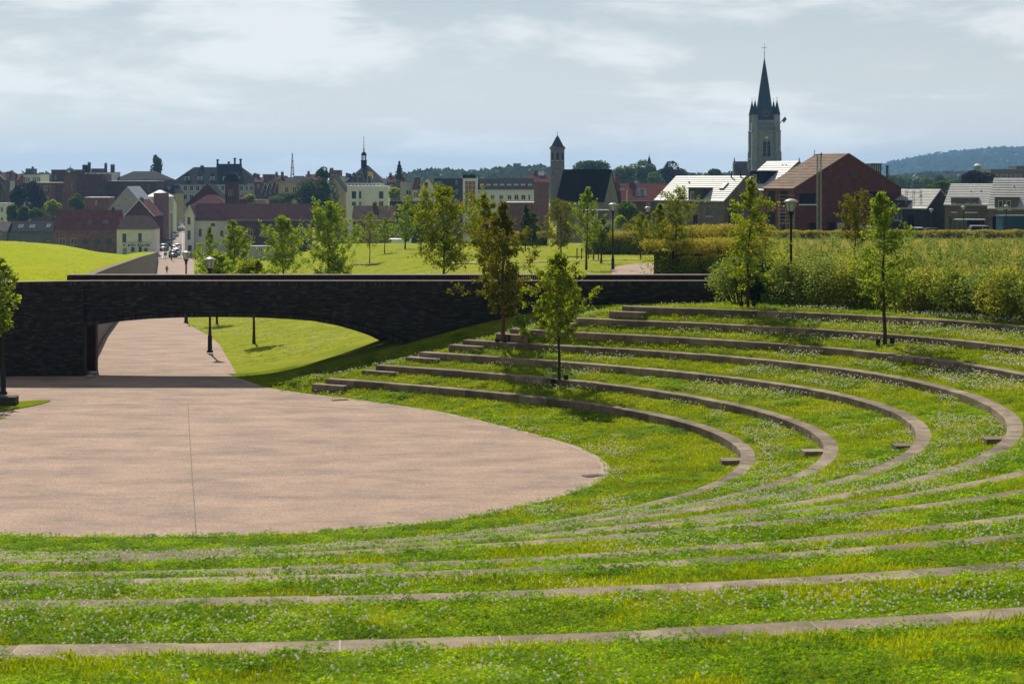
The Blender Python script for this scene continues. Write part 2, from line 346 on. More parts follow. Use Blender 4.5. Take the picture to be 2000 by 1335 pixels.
# raised bank on the left, held by the brick wall
u = np.concatenate([[0], np.geomspace(.4, 90, 46)]); yy = np.concatenate([np.linspace(72.2, 130, 40), np.linspace(133, 405, 70)])
gy = np.repeat(yy[:, None], len(u), 1); gx = path_l(gy) - .35 - u[None, :]
def bank_z(xx, yv):
    uu = path_l(yv) - .35 - xx
    return wall_top(yv) - .12 + 1.75 * sstep(0, 13, uu) * sstep(78, 150, yv) * (1 - sstep(195, 300, yv)) - sstep(235, 330, yv) * 3 * sstep(2, 20, uu) + .10 * np.sin(uu * .5) * sstep(1, 6, uu) * np.sin(yv * .11)
def bank_hit(px, py):
    for d in np.linspace(72, 330, 900):
        x = X(px, d); z = float(bank_z(np.array(x), np.array(d)))
        if Z(py, d) <= z: return Vector((x, d, z))
M_bank = mat('bank_grass', (.36, .42, .03), (.26, .34, .022), .9, .95, 1.0, 12, c3=(.47, .42, .09), world=True, spec=0.0)
tag(link('grass_bank', grid_mesh('grass_bank', gx, gy, bank_z(gx, gy)), M_bank), kind='structure')
bankf = link('grass_bank', grid_mesh('grass_bank', *(lambda a, b: (a, b, np.interp(b, [69.9, 72.25], [3.80, 3.84]) + 0 * a))(*np.meshgrid(np.linspace(-18.2, -60, 30), np.linspace(70.35, 72.25, 3)))), M_bank)
tag(bankf, kind='structure')

# ------------------------------------------------------------------ paving
def mat_paving():
    m = bpy.data.materials.new('paving'); m.use_nodes = True; t = m.node_tree; b = t.nodes['Principled BSDF']; nw = t.nodes.new; ln = t.links.new
    b.inputs['Roughness'].default_value = .86; b.inputs['Specular IOR Level'].default_value = .25
    g = nw('ShaderNodeNewGeometry')
    def noise(sc, det, st=(1, 1, 1), rg=.6):
        mp = nw('ShaderNodeMapping'); mp.inputs['Scale'].default_value = st; ln(g.outputs['Position'], mp.inputs['Vector'])
        n = nw('ShaderNodeTexNoise'); n.inputs['Scale'].default_value = sc; n.inputs['Detail'].default_value = det; n.inputs['Roughness'].default_value = rg; ln(mp.outputs[0], n.inputs['Vector']); return n.outputs['Fac']
    a = noise(.8, 9, (.55, 1.1, 1), .68); fine = noise(20, 4); sp = noise(9, 5)
    r = nw('ShaderNodeValToRGB'); e = r.color_ramp.elements; e[0].position = .33; e[0].color = (.235, .168, .138, 1); e[1].position = .68; e[1].color = (.45, .308, .228, 1)
    k = e.new(.5); k.color = (.350, .243, .184, 1); ln(a, r.inputs['Fac'])
    mr = nw('ShaderNodeMapRange'); mr.inputs['From Min'].default_value = .25; mr.inputs['From Max'].default_value = .75; mr.inputs['To Min'].default_value = .60; mr.inputs['To Max'].default_value = 1.38; ln(fine, mr.inputs['Value'])
    mr2 = nw('ShaderNodeMapRange'); mr2.inputs['From Min'].default_value = .3; mr2.inputs['From Max'].default_value = .7; mr2.inputs['To Min'].default_value = .88; mr2.inputs['To Max'].default_value = 1.1; ln(sp, mr2.inputs['Value'])
    mu = nw('ShaderNodeMath'); mu.operation = 'MULTIPLY'; ln(mr.outputs[0], mu.inputs[0]); ln(mr2.outputs[0], mu.inputs[1])
    h = nw('ShaderNodeHueSaturation'); ln(mu.outputs[0], h.inputs['Value']); ln(r.outputs['Color'], h.inputs['Color']); ln(h.outputs['Color'], b.inputs['Base Color'])
    bp = nw('ShaderNodeBump'); bp.inputs['Strength'].default_value = .5; bp.inputs['Distance'].default_value = .012; ln(fine, bp.inputs['Height']); ln(bp.outputs['Normal'], b.inputs['Normal'])
    return m
M_pave = mat_paving()
M_edge = mat('paving_edge', (.42, .33, .25), (.33, .26, .20), 3, .85, .3, 40, world=True)
def smooth_poly(pts, n=6, closed=False):
    out = []; m = len(pts)
    for i in range(m if closed else m - 1):
        p0, p1, p2, p3 = [np.array(pts[(i + j) % m] if closed else pts[min(max(i + j, 0), m - 1)], float) for j in (-1, 0, 1, 2)]
        for t in np.linspace(0, 1, n, endpoint=False):
            out.append(.5 * (2 * p1 + (p2 - p0) * t + (2 * p0 - 5 * p1 + 4 * p2 - p3) * t * t + (3 * p1 - 3 * p2 + p3 - p0) * t ** 3))
    if not closed: out.append(np.array(pts[-1], float))
    return np.array(out)
edge = smooth_poly(PAVE, 6)
plaza_poly = [tuple(p) for p in edge] + [(-22, 60.4), (-40, 61.0), (-40, 70.0), (-17.6, 70.0), (-17.6, 71.2), (-12.0, 71.2)]
mb = MB(); mb.poly(*[(x, y, .012) for x, y in plaza_poly]); pl = mb.build('plaza', M_pave)
bm = bmesh.new(); bm.from_mesh(pl.data); bmesh.ops.triangulate(bm, faces=bm.faces[:]); bmesh.ops.recalc_face_normals(bm, faces=bm.faces[:])
for f in bm.faces:
    if f.normal.z < 0: f.normal_flip()
bm.to_mesh(pl.data); bm.free(); tag(pl, kind='structure')
def band(name, pts, w, z, m, off=0, parent=None):
    p = np.asarray(pts); t = np.gradient(p, axis=0); t /= np.linalg.norm(t, axis=1)[:, None]; nrm = np.stack([t[:, 1], -t[:, 0]], 1)
    a = p + nrm * (off - w / 2); b = p + nrm * (off + w / 2)
    za = z(a) if callable(z) else np.full(len(a), z); zb = z(b) if callable(z) else np.full(len(b), z)
    v = np.concatenate([np.c_[a, za], np.c_[b, zb]]); n = len(p); i = np.arange(n - 1); f = np.stack([i, i + n, i + n + 1, i + 1], 1)
    me = mesh_np(name, v, f); o = link(name, me, m, parent)
    if me.polygons[0].normal.z < 0: me.flip_normals()
    return o
tag(band('plaza_edging', edge[:-20], .24, .017, M_edge, .05), kind='structure')
M_joint = mat('joint', (.13, .10, .085), (.19, .145, .12), 3)
jl = [(X(367, 61.3), 61.3), (X(371, 53), 53.0), (X(375, 47), 47.0), (X(380, 42), 42.0), (X(383, 39.05), 39.05)]
jj = smooth_poly(jl, 14); jj[:, 0] += np.array([.012 * math.sin(k * 2.3) for k in range(len(jj))])
tag(band('plaza_joint', jj, .024, .018, M_joint), kind='structure')
pj = np.array([(-18.4, 60.4), (-15, 61.1), (-11.5, 61.4), (-8, 61.1), (-5.2, 60.0)]); tag(band('plaza_joint', smooth_poly(pj, 10), .03, .018, M_joint), kind='structure')
# path down to the street
yy = np.concatenate([np.linspace(70.8, 130, 60), np.linspace(132, 412, 90)])
t9 = np.linspace(0, 1, 7); gy = np.repeat(yy[:, None], 7, 1); gx = path_l(gy) + .05 + (path_r(gy) - .05 - path_l(gy)) * t9[None]
tag(link('path', grid_mesh('path', gx, gy, path_z(gy) + .016), M_pave), kind='structure')
def ground_ribbon(name, pix, w, m, lift=.07, hint=None):
    pts = [hit(px, py) for px, py in pix]; c = smooth_poly([(p.x, p.y) for p in pts], 10)
    o = band(name, c, w, lambda a: G(a[:, 0], a[:, 1]) + lift, m); return tag(o, kind='structure')
ground_ribbon('park_path', [(1240, 539), (1236, 526), (1262, 518), (1330, 514), (1420, 511)], 2.6, M_pave)
ground_ribbon('park_path', [(845, 516), (905, 515), (985, 513), (1100, 510), (1180, 508), (1250, 507)], .9, M_edge)
ground_ribbon('park_path', [(1150, 489), (1200, 492), (1275, 497)], 2.4, M_edge)
ground_ribbon('park_path', [(690, 517), (740, 517)], .5, mat('bare_soil', (.10, .075, .05), (.07, .05, .035), 3))
# grass island on the left edge of the plaza
isl = smooth_poly([(-24, 59.2), (-20.2, 60.6), (-17.25, 62.4), (-16.9, 61.6), (-17.6, 59.8), (-18.8, 58.3), (-21, 57.2), (-24, 56.5)], 5, True)
mb = MB(); mb.poly(*[(x, y, .03) for x, y in isl]); ob = mb.build('grass_island', M_grass); tag(ob, kind='structure')
if ob.data.polygons[0].normal.z < 0: ob.data.flip_normals()

# ------------------------------------------------------------------ curved bench walls
def mat_concrete():
    m = bpy.data.materials.new('bench_concrete'); m.use_nodes = True; t = m.node_tree; b = t.nodes['Principled BSDF']; nw = t.nodes.new; ln = t.links.new
    b.inputs['Roughness'].default_value = .85; b.inputs['Specular IOR Level'].default_value = .25
    g = nw('ShaderNodeNewGeometry')
    n = nw('ShaderNodeTexNoise'); n.inputs['Scale'].default_value = 1.6; n.inputs['Detail'].default_value = 9; n.inputs['Roughness'].default_value = .68; ln(g.outputs['Position'], n.inputs['Vector'])
    r = nw('ShaderNodeValToRGB'); e = r.color_ramp.elements; e[0].position = .32; e[0].color = (.11, .086, .062, 1); e[1].position = .64; e[1].color = (.335, .255, .18, 1); ln(n.outputs['Fac'], r.inputs['Fac'])
    mp = nw('ShaderNodeMapping'); mp.inputs['Scale'].default_value = (2.2, 2.2, .5); ln(g.outputs['Position'], mp.inputs['Vector'])
    n3 = nw('ShaderNodeTexNoise'); n3.inputs['Scale'].default_value = 3.0; n3.inputs['Detail'].default_value = 5; ln(mp.outputs[0], n3.inputs['Vector'])
    s3 = nw('ShaderNodeMapRange'); s3.inputs['From Min'].default_value = .63; s3.inputs['From Max'].default_value = .74; s3.inputs['To Max'].default_value = .55; ln(n3.outputs['Fac'], s3.inputs['Value'])
    mi = nw('ShaderNodeMix'); mi.data_type = 'RGBA'; mi.inputs['B'].default_value = (.36, .33, .29, 1); ln(s3.outputs[0], mi.inputs['Factor']); ln(r.outputs['Color'], mi.inputs['A'])
    n2 = nw('ShaderNodeTexNoise'); n2.inputs['Scale'].default_value = 45; n2.inputs['Detail'].default_value = 3; ln(g.outputs['Position'], n2.inputs['Vector'])
    mr = nw('ShaderNodeMapRange'); mr.inputs['From Min'].default_value = .3; mr.inputs['From Max'].default_value = .7; mr.inputs['To Min'].default_value = .8; mr.inputs['To Max'].default_value = 1.2; ln(n2.outputs['Fac'], mr.inputs['Value'])
    oi = nw('ShaderNodeObjectInfo'); mo = nw('ShaderNodeMapRange'); mo.inputs['To Min'].default_value = .66; mo.inputs['To Max'].default_value = 1.22; ln(oi.outputs['Random'], mo.inputs['Value'])
    mu = nw('ShaderNodeMath'); mu.operation = 'MULTIPLY'; ln(mr.outputs[0], mu.inputs[0]); ln(mo.outputs[0], mu.inputs[1])
    h = nw('ShaderNodeHueSaturation'); ln(mu.outputs[0], h.inputs['Value']); ln(mi.outputs['Result'], h.inputs['Color']); ln(h.outputs['Color'], b.inputs['Base Color'])
    bp = nw('ShaderNodeBump'); bp.inputs['Strength'].default_value = .35; bp.inputs['Distance'].default_value = .02; ln(n2.outputs['Fac'], bp.inputs['Height']); ln(bp.outputs['Normal'], b.inputs['Normal'])
    return m
M_conc = mat_concrete()
M_mortar = mat('bench_joint', (.46, .40, .33), (.34, .29, .24), 6, .9)
M_base = mat('footing', (.06, .05, .04), (.04, .035, .03), 6)
ENDS = [(640.5, 737), (739.5, 711.5), (823.5, 686.6), (910.5, 662.6), (1000.5, 641.6), (1080, 620), (1211, 599)]
ROWLAB = ['lowest concrete bench wall, nearest the plaza', 'second concrete bench wall up from the plaza', 'third concrete bench wall up from the plaza',
          'fourth concrete bench wall up, its bend at the right picture edge', 'fifth concrete bench wall up from the plaza', 'sixth concrete bench wall up from the plaza',
          'seventh concrete bench wall up, running below the shrubs on the right', 'third nearest concrete strip across the foreground grass', 'second nearest concrete strip across the foreground grass', 'nearest concrete strip, crossing the very front of the grass']
def row_pt(i, th, off=0.0):
    r = float(row_r(i, np.array(th))); e = 1e-3
    a = [CX + r * math.cos(th), CY + r * math.sin(th)]; r2 = float(row_r(i, np.array(th + e)))
    b = [CX + r2 * math.cos(th + e), CY + r2 * math.sin(th + e)]; t = Vector((b[0] - a[0], b[1] - a[1])).normalized()
    return Vector((a[0] + t.y * off, a[1] - t.x * off)), t
END_TH = []
for i in range(10):
    if i < 7:
        px, py = ENDS[i]; d = F * (EYE - HR[i]) / (py - Y0); te = math.atan2(d - CY, X(px, d) - CX)
    else: te = R(-22)
    END_TH.append(te)
block_rng = random.Random(3)
for i in range(10):
    wall = thing('curved_bench', ROWLAB[i], 'bench', (CX, CY, 0), 0, 'curved bench walls of the amphitheatre')
    th = END_TH[i]; t_end = R(-128 if i < 5 else -112); foot = MB(); k = 0; joints = MB()
    while th > t_end:
        r = float(row_r(i, np.array(th))); ln_ = block_rng.choice([1.25, 1.25, 1.25, 1.22, 1.28]); t2 = th - ln_ / r
        dz = block_rng.uniform(-.006, .006); do = block_rng.uniform(-.007, .007); g = .006
        a0, a1 = th - g / r, t2 + g / r; top = HR[i] + .012 + dz; bot = HR[i] - .62
        q = []
        for tt in np.linspace(a0, a1, 4):
            p, _ = row_pt(i, float(tt), do); o, _ = row_pt(i, float(tt), WT + do); q.append((p, o))
        vs = []; ch = .014
        for p, o in q:
            nn = (o - p).normalized(); pi_, oi_ = p + nn * ch, o - nn * ch
            vs += [(p.x - CX, p.y - CY, bot), (p.x - CX, p.y - CY, top - ch), (pi_.x - CX, pi_.y - CY, top), (oi_.x - CX, oi_.y - CY, top), (o.x - CX, o.y - CY, top - ch), (o.x - CX, o.y - CY, bot)]
        fs = []
        for s in range(3):
            for e in range(5): b = s * 6 + e; fs.append((b, b + 1, b + 7, b + 6))
        fs += [(5, 4, 3, 2, 1, 0), (18, 19, 20, 21, 22, 23)]
        MB().add(vs, fs).build('block', M_conc, wall)
        # pale mortar in the joint, a few mm below the top
        p, _ = row_pt(i, t2, .02); o, _ = row_pt(i, t2, WT - .02); w_ = Vector((p.y - o.y, o.x - p.x)).normalized() * .008
        zt = HR[i] + .013
        joints.add([(p.x - w_.x - CX, p.y - w_.y - CY, zt - .05), (p.x + w_.x - CX, p.y + w_.y - CY, zt - .05), (o.x + w_.x - CX, o.y + w_.y - CY, zt - .05), (o.x - w_.x - CX, o.y - w_.y - CY, zt - .05),
                    (p.x - w_.x - CX, p.y - w_.y - CY, zt), (p.x + w_.x - CX, p.y + w_.y - CY, zt), (o.x + w_.x - CX, o.y + w_.y - CY, zt), (o.x - w_.x - CX, o.y - w_.y - CY, zt)],
                   [(4, 5, 6, 7), (0, 1, 5, 4), (1, 2, 6, 5), (2, 3, 7, 6), (3, 0, 4, 7)])
        th = t2; k += 1
    joints.build('mortar_joints', M_mortar, wall)['kind'] = 'stuff'
# low step slabs in front of the walls
def step_slab(i, th, length, label, lift=.20, depth=.42, along=None):
    p, t = row_pt(i, th, 0); nrm = Vector((-t.y, t.x))          # towards the bowl's centre
    ang = math.atan2(t.y, t.x) if along is None else along
    root = thing('step_block', label, 'step', (p.x, p.y, HR[i] - .45), ang, 'low concrete step slabs')
    b = MB(); l = length / 2; b.box(-l, l, -.05 if along else .0, depth, -.2, lift); o = b.build('slab', M_conc, root)
    bv = o.modifiers.new('edge', 'BEVEL'); bv.width = .012; bv.segments = 1
    return root
ordn = ['lowest', 'second', 'third', 'fourth', 'fifth', 'sixth', 'seventh']
for i in range(7):
    px, py = ENDS[i]; r = float(row_r(i, np.array(END_TH[i])))
    step_slab(i, END_TH[i] - .35 / r, 1.45, 'low step slab at the bridge end of the %s bench wall' % ordn[i], .29)
for i, (px, py) in enumerate([(1447, 888), (1605, 870), (1772, 858), (1962, 845)]):
    # on the inside of the bend, where the aisle crosses the rows
    d = F * (EYE - HR[i]) / (py - Y0); th = math.atan2(d - CY, X(px, d) - CX)
    p, t = row_pt(i, th, 0)
    root = thing('step_block', 'small step slab inside the right-hand bend of the %s bench wall' % ordn[i], 'step', (p.x + .1, p.y, HR[i] - .45), R(2), 'low concrete step slabs')
    b = MB(); b.box(-.66, .02, -.24, .24, -.2, .335); o = b.build('slab', M_conc, root); bv = o.modifiers.new('edge', 'BEVEL'); bv.width = .012; bv.segments = 1

# ------------------------------------------------------------------ brick bridge
BY0, BY1 = 70.0, 72.45
M_br = mat('dark_brick', (.036, .031, .031), (.020, .018, .020), 2.6, .7, .3, 30, c3=(.070, .058, .054), rand=.5, world=True, spec=.25)
M_br2 = mat_island('dark_brick_joined', [(.016, .015, .018), (.026, .024, .026), (.036, .031, .031), (.048, .038, .037), (.075, .066, .064)])
M_mort = mat('dark_mortar', (.012, .012, .013), (.007, .007, .008), 4)
M_brr = mat('red_brown_brick', (.060, .034, .030), (.034, .022, .021), 3.0, .85, .2, 30, world=True)
M_cope = mat('coping', (.26, .20, .175), (.18, .14, .125), 3.0, .8, world=True)
ARX = [-17.6, -16.2, -15.0, -13.65, -12.2, -10.5, -9.25, -8.0, -7.35, -6.3, -5.45, -4.9, -4.3]
ARZ = [2.06, 2.25, 2.36, 2.42, 2.44, 2.42, 2.36, 2.26, 2.13, 1.94, 1.70, 1.50, 1.20]
def arch(x): return np.interp(x, ARX, ARZ)
TOPX = [-45, -21.6, -20.5, -17.5, 40]; TOPZ = [3.55, 3.80, 3.88, 3.93, 3.93]
def btop(x): return float(np.interp(x, TOPX, TOPZ))
XL, XR = -34.0, 9.0
bridge = thing('brick_bridge', 'long dark brick bridge with a flat arch over the path', 'bridge', (-11, BY0, 0))
ox = 11.0
def bface(y):
    """x,z outline of the bridge wall with its arch"""
    ar = [(x, float(arch(x))) for x in np.linspace(-17.6, -4.3, 40)]
    return [(XL, -.4), (-17.6, -.4)] + ar + [(-4.0, .9), (-2, 1.3), (XR, 2.2), (XR, btop(XR)), (-17.5, 3.93), (-20.5, 3.88), (XL, btop(XL))]
mb = MB(); out = [(x + ox, z - (.10 if z > 3 else 0)) for x, z in bface(0)]
mb.prism(out, .02, .5); ob = mb.build('backing_wall', M_mort, bridge)
mb = MB(); out2 = [(x + ox, z - (.10 if z > 3 else 0)) for x, z in bface(0) if x > -40]
ar2 = [(x, float(arch(min(x + 1.1 * float(sstep(-13, -8, x)), -4.3))) - .02) for x in np.linspace(-17.6, -4.3, 40)]  # far arch shaped lower on the right to deepen its cast shadow
outf = [(XL, -.4), (-17.6, -.4)] + ar2 + [(-4.0, .9), (-2, 1.3), (XR, 2.2), (XR, 3.83), (-17.5, 3.83), (-20.5, 3.78), (XL, 3.45)]
mb.prism([(x + ox, z) for x, z in outf], BY1 - BY0 - .42, BY1 - BY0 - .02); mb.build('far_wall', M_brr, bridge)
mb = MB()                                   # vault between the two walls
for a, b in zip(np.linspace(-17.6, -4.3, 40)[:-1], np.linspace(-17.6, -4.3, 40)[1:]):
    mb.add([(a + ox, .45, float(arch(a)) + .01), (b + ox, .45, float(arch(b)) + .01), (b + ox, BY1 - BY0 - .4, float(arch(b)) + .01), (a + ox, BY1 - BY0 - .4, float(arch(a)) + .01)], [(0, 1, 2, 3)])
mb.build('vault', M_br2, bridge)
mb = MB(); mb.box(-17.95 + ox, -17.62 + ox, .1, .62, -.4, 2.3); mb.build('abutment', M_mort, bridge)
mb = MB(); mb.box(XL + ox, XR + ox, .48, BY1 - BY0 - .4, 2.75, 3.30); mb.build('deck', M_pave, bridge)
# bricks one by one: thin courses, each brick a little in or out
CH = .069; BLN = .29; brick_me = None; rb = random.Random(11)
def brick_mesh():
    b = MB(); c = .006; x, z, y = .5, .5, 1.0
    b.add([(-x, 0, -z), (x, 0, -z), (x, 0, z), (-x, 0, z), (-x, y, -z), (x, y, -z), (x, y, z), (-x, y, z)], [(0, 1, 2, 3), (0, 4, 5, 1), (1, 5, 6, 2), (2, 6, 7, 3), (3, 7, 4, 0)]); return b.mesh('brick')
bme = brick_mesh(); bme.materials.append(M_br)
rest = MB(); nb = 0; cand = []
zrow = -.2; k = 0
def base_z(x):
    if x < -17.6: return -.15
    return float(np.interp(x, [-4.3, -2, 0, 2.9, 6.3, 9], [1.1, 1.55, 2.0, 2.35, 2.5, 2.6]))
while zrow < 3.72:
    x = XL + (k % 3) * BLN / 3; zc = zrow + CH / 2
    while x < XR:
        l = BLN * rb.choice([1, 1, 1, .5, .75]); a, b = x, min(x + l, XR); x += l; mid = (a + b) / 2
        segs = [(a, b)]
        if a < -17.6 < b: segs = [(a, -17.6)]
        ok = []
        for a, b in segs:
            m_ = (a + b) / 2
            if m_ < -17.6: fine = zrow + CH < btop(m_) - .19
            elif m_ < -4.3: fine = zrow > max(float(arch(a)), float(arch(b))) + .17 and zrow + CH < btop(m_) - .19
            else: fine = zrow > base_z(m_) - .35 and zrow + CH < btop(m_) - .19
            if fine and b - a > .05: cand.append((a, b, zrow, rb.uniform(-.014, .012)))
    zrow += CH; k += 1
vis = [c for c in cand if c[0] > X(0, BY0) - .5 and c[1] - c[0] > .27]
rb.shuffle(vis); chosen = set(id(c) for c in vis[:300])
for c in cand:
    a, b, zr, dy = c; g = .006
    if id(c) in chosen:
        o = link('brick', bme, None, bridge, ((a + b) / 2 + ox, dy, zr + CH / 2)); o.scale = (b - a - 2 * g, .05, CH - 2 * g * 1.3)
    else: rest.box(a + ox + g, b + ox - g, dy, dy + .05, zr + g * 1.3, zr + CH - g * 1.3)
o = rest.build('brickwork', M_br2, bridge); o['kind'] = 'stuff'
sol = MB(); sol2 = MB()                     # bricks on end along the top and round the arch
x = XL
while x < XR - .1:
    z = btop(x); dy = rb.uniform(-.006, .006); sol.box(x + ox + .005, x + ox + .085, dy - .004, .3, z - .215, z - .012 + rb.uniform(-.003, .003))
    dy = rb.uniform(-.006, .006); sol2.box(x + ox + .005, x + ox + .085, dy + BY1 - BY0 - .42, BY1 - BY0, z - .10, z + .10) if x > X(135, BY1) else None
    x += .092
sol.build('soldier_course', M_br2, bridge)['kind'] = 'stuff'; sol2.build('parapet_bricks', M_brr, bridge)['kind'] = 'stuff'
ring = MB(); x = -17.6
while x < -4.35:
    z = float(arch(x)); z2 = float(arch(x + .085)); dy = rb.uniform(-.006, .006)
    ring.prism([(x + ox + .005, z), (x + ox + .082, z2), (x + ox + .079, z2 + .165), (x + ox + .002, z + .165)], dy - .004, .3); x += .088
ring.build('arch_ring', M_br2, bridge)['kind'] = 'stuff'
mb = MB(); n = 60; xs = np.linspace(XL, XR, n)
for a, b in zip(xs[:-1], xs[1:]): mb.add([(a + ox + .004, -.015, btop(a)), (b + ox, -.015, btop(b)), (b + ox, .36, btop(b)), (a + ox + .004, .36, btop(a)), (a + ox + .004, -.015, btop(a) - .02), (b + ox, -.015, btop(b) - .02), (b + ox, .36, btop(b) - .02), (a + ox + .004, .36, btop(a) - .02)],
        [(0, 1, 2, 3), (4, 5, 1, 0), (7, 3, 2, 6), (1, 5, 6, 2), (0, 3, 7, 4)])
mb.build('coping', M_cope, bridge)
mb = MB(); mb.box(X(135, BY1) + ox, XR + ox, BY1 - BY0 - .46, BY1 - BY0 + .04, 4.03, 4.06); mb.build('coping', M_cope, bridge)

# retaining wall along the path, beyond the bridge
M_rw = mat('grey_brick', (.25, .235, .225), (.14, .132, .13), 2.2, .9, .6, 24, c3=(.36, .34, .32), world=True, stretch=(1, 1, .35))
M_rwc = mat('wall_cap', (.17, .12, .105), (.11, .08, .07), 2, world=True)
rw = thing('retaining_wall', 'long grey brick retaining wall left of the descending path', 'wall', (float(path_l(72.4)), 72.4, 0)); L0 = rw.location.copy()
ys = np.concatenate([np.linspace(72.4, 130, 25), np.linspace(135, 404, 40)]); wb = MB(); wc = MB()
for a, b in zip(ys[:-1], ys[1:]):
    q = []
    for y in (a, b):
        x = float(path_l(y)); q.append((Vector((x, y, float(path_z(y)) - .5)) - L0, Vector((x, y, float(wall_top(y)) - .07)) - L0))
    w_ = Vector((-.36, 0, 0))
    wb.add([q[0][0], q[1][0], q[1][1], q[0][1], q[0][0] + w_, q[1][0] + w_, q[1][1] + w_, q[0][1] + w_], [(0, 3, 2, 1), (4, 5, 6, 7), (3, 7, 6, 2)] + ([(1, 2, 6, 5)] if b == ys[-1] else []))
    up = Vector((0, 0, .07)); e = Vector((.02, 0, 0)); z0 = Vector((0, 0, .0))
    A, B = q[0][1], q[1][1]
    wc.add([A + e, B + e, B + e + up, A + e + up, A + w_ - e, B + w_ - e, B + w_ - e + up, A + w_ - e + up], [(0, 3, 2, 1), (3, 7, 6, 2), (4, 5, 6, 7)] + ([(1, 2, 6, 5)] if b == ys[-1] else []))
a, b = Vector((-17.66, 70.62, -.4)) - L0, Vector((float(path_l(72.4)), 72.4, -.4)) - L0; hh_ = Vector((0, 0, 2.75))      # under the vault
wb.add([a, b, b + hh_, a + hh_], [(0, 3, 2, 1)]); wb.build('wall_face', M_rw, rw); wc.build('cap', M_rwc, rw)

for px, py, lab in ((1160, 929, 'dark drain grate in the paving near the right end of the plaza'), (664, 781, 'dark drain strip at the grass edge near the bridge')):
    d_ = F * 8.19 / (py - Y0); r_ = thing('drain_grate', lab, 'drain', (X(px, d_), d_, .018), R(25)); MB().box(-.3, .3, -.16, .16, -.02, .012).build('frame', M_joint, r_)
    for k in range(7): MB().box(-.26 + .08 * k, -.22 + .08 * k, -.13, .13, .012, .022).build('bar', mat('grate_iron', (.05, .05, .05), (.035, .035, .035), 6, .6), r_)
# ------------------------------------------------------------------ grass, clover and clover flowers
rg = np.random.default_rng(5)
def vnoise(x, y, s, seed=0):
    x = np.asarray(x) / s; y = np.asarray(y) / s; xi = np.floor(x); yi = np.floor(y); fx = x - xi; fy = y - yi
    h = lambda a, b: np.modf(np.abs(np.sin(a * 127.1 + b * 311.7 + seed * 74.7) * 43758.5453))[0]
    fx = fx * fx * (3 - 2 * fx); fy = fy * fy * (3 - 2 * fy)
    return (h(xi, yi) * (1 - fx) + h(xi + 1, yi) * fx) * (1 - fy) + (h(xi, yi + 1) * (1 - fx) + h(xi + 1, yi + 1) * fx) * fy
def in_poly(x, y, poly):
    c = np.zeros(len(x), bool); n = len(poly); j = n - 1
    for i in range(n):
        xi, yi = poly[i]; xj, yj = poly[j]
        c ^= ((yi > y) != (yj > y)) & (x < (xj - xi) * (y - yi) / (yj - yi + 1e-12) + xi); j = i
    return c
def on_grass(x, y, m=.0):
    x = np.asarray(x); y = np.asarray(y)
    th = np.arctan2(y - CY, x - CX); r = np.hypot(x - CX, y - CY); ok = ~in_poly(x, y, plaza_poly)
    for i in range(10):
        ri = row_r(i, th); ok &= ~((r > ri - .03 - m) & (r < ri + WT + np.interp(y, [10, 18, 24, 45, 60], [-.06, -.03, .07, .07, .0])) & (th < END_TH[i] + .01) & (th > R(-130 if i < 5 else -113)))
    ok &= ~((y > 69.6) & (y < 73)); ok &= ~((x < path_r(y) + .1) & (y > 66)); ok &= (y < 70) | (y > 73)
    return ok
def blades(n, h, spread, wid, bend, seed, tri=False):
    r = np.random.default_rng(seed); v = []; f = []
    for i in range(n):
        a = r.uniform(0, 2 * np.pi); q = spread * math.sqrt(r.uniform()); b = np.array([q * math.cos(a), q * math.sin(a), -.01]); hh = h * r.uniform(.55, 1.1)
        t = r.uniform(0, 2 * np.pi); o = np.array([math.cos(t), math.sin(t), 0]); s = np.array([-o[1], o[0], 0]) * wid * r.uniform(.7, 1.2); bd = bend * r.uniform(.3, 1.3)
        k = len(v); m = b + o * hh * bd * .35 + [0, 0, hh * .6]; e = b + o * hh * bd + [0, 0, hh * (1 - .25 * bd)]
        v += [b - s, b + s, m + s * .8, m - s * .8, e + s * .15, e - s * .15]; f += [(k, k + 1, k + 2, k + 3), (k + 3, k + 2, k + 4, k + 5)]
    return mesh_np('grass_tuft', np.array(v), np.array(f))
def clover(n, h, spread, size, seed):
    r = np.random.default_rng(seed); v = []; f = []
    for i in range(n):
        a = r.uniform(0, 2 * np.pi); q = spread * math.sqrt(r.uniform()); c = np.array([q * math.cos(a), q * math.sin(a), h * r.uniform(.45, 1.0)])
        up = np.array([r.normal(0, .35), r.normal(0, .35), 1.0]); up /= np.linalg.norm(up); u = np.cross(up, [math.cos(a + 1), math.sin(a + 1), .1]); u /= np.linalg.norm(u); w = np.cross(up, u); sz = size * r.uniform(.7, 1.25)
        k = len(v)
        for j in range(3):
            t = j * 2.094 + a; d = u * math.cos(t) + w * math.sin(t); s = -u * math.sin(t) + w * math.cos(t); lift = up * sz * r.uniform(.0, .3); k = len(v)
            v += [c, c + d * sz * .6 + s * sz * .5 + lift, c + d * sz * 1.05 + lift * 1.3, c + d * sz * .6 - s * sz * .5 + lift]; f.append((k, k + 1, k + 2, k + 3))
    return mesh_np('clover_tuft', np.array(v), np.array(f))
def flower(seed, h=.105, rad=.0145):
    b = MB(); r = random.Random(seed); lean = (r.uniform(-.02, .02), r.uniform(-.02, .02))
    b.add([(-.0012, 0, 0), (.0012, 0, 0), (lean[0], lean[1], h)], [(0, 1, 2)], 1)
    prof = [(.35, -.75), (.95, -.25), (.9, .35), (.45, .85)]
    b.lathe([(p * rad, h + z * rad) for p, z in prof], 6, 0, lean); return b.mesh('clover_flower')
M_blade = mat_leaf('grass_blades', [(0.183, 0.189, 0.027), (0.201, 0.275, 0.010), (0.262, 0.348, 0.011), (0.329, 0.390, 0.018), (0.403, 0.397, 0.073)], .55, .55)
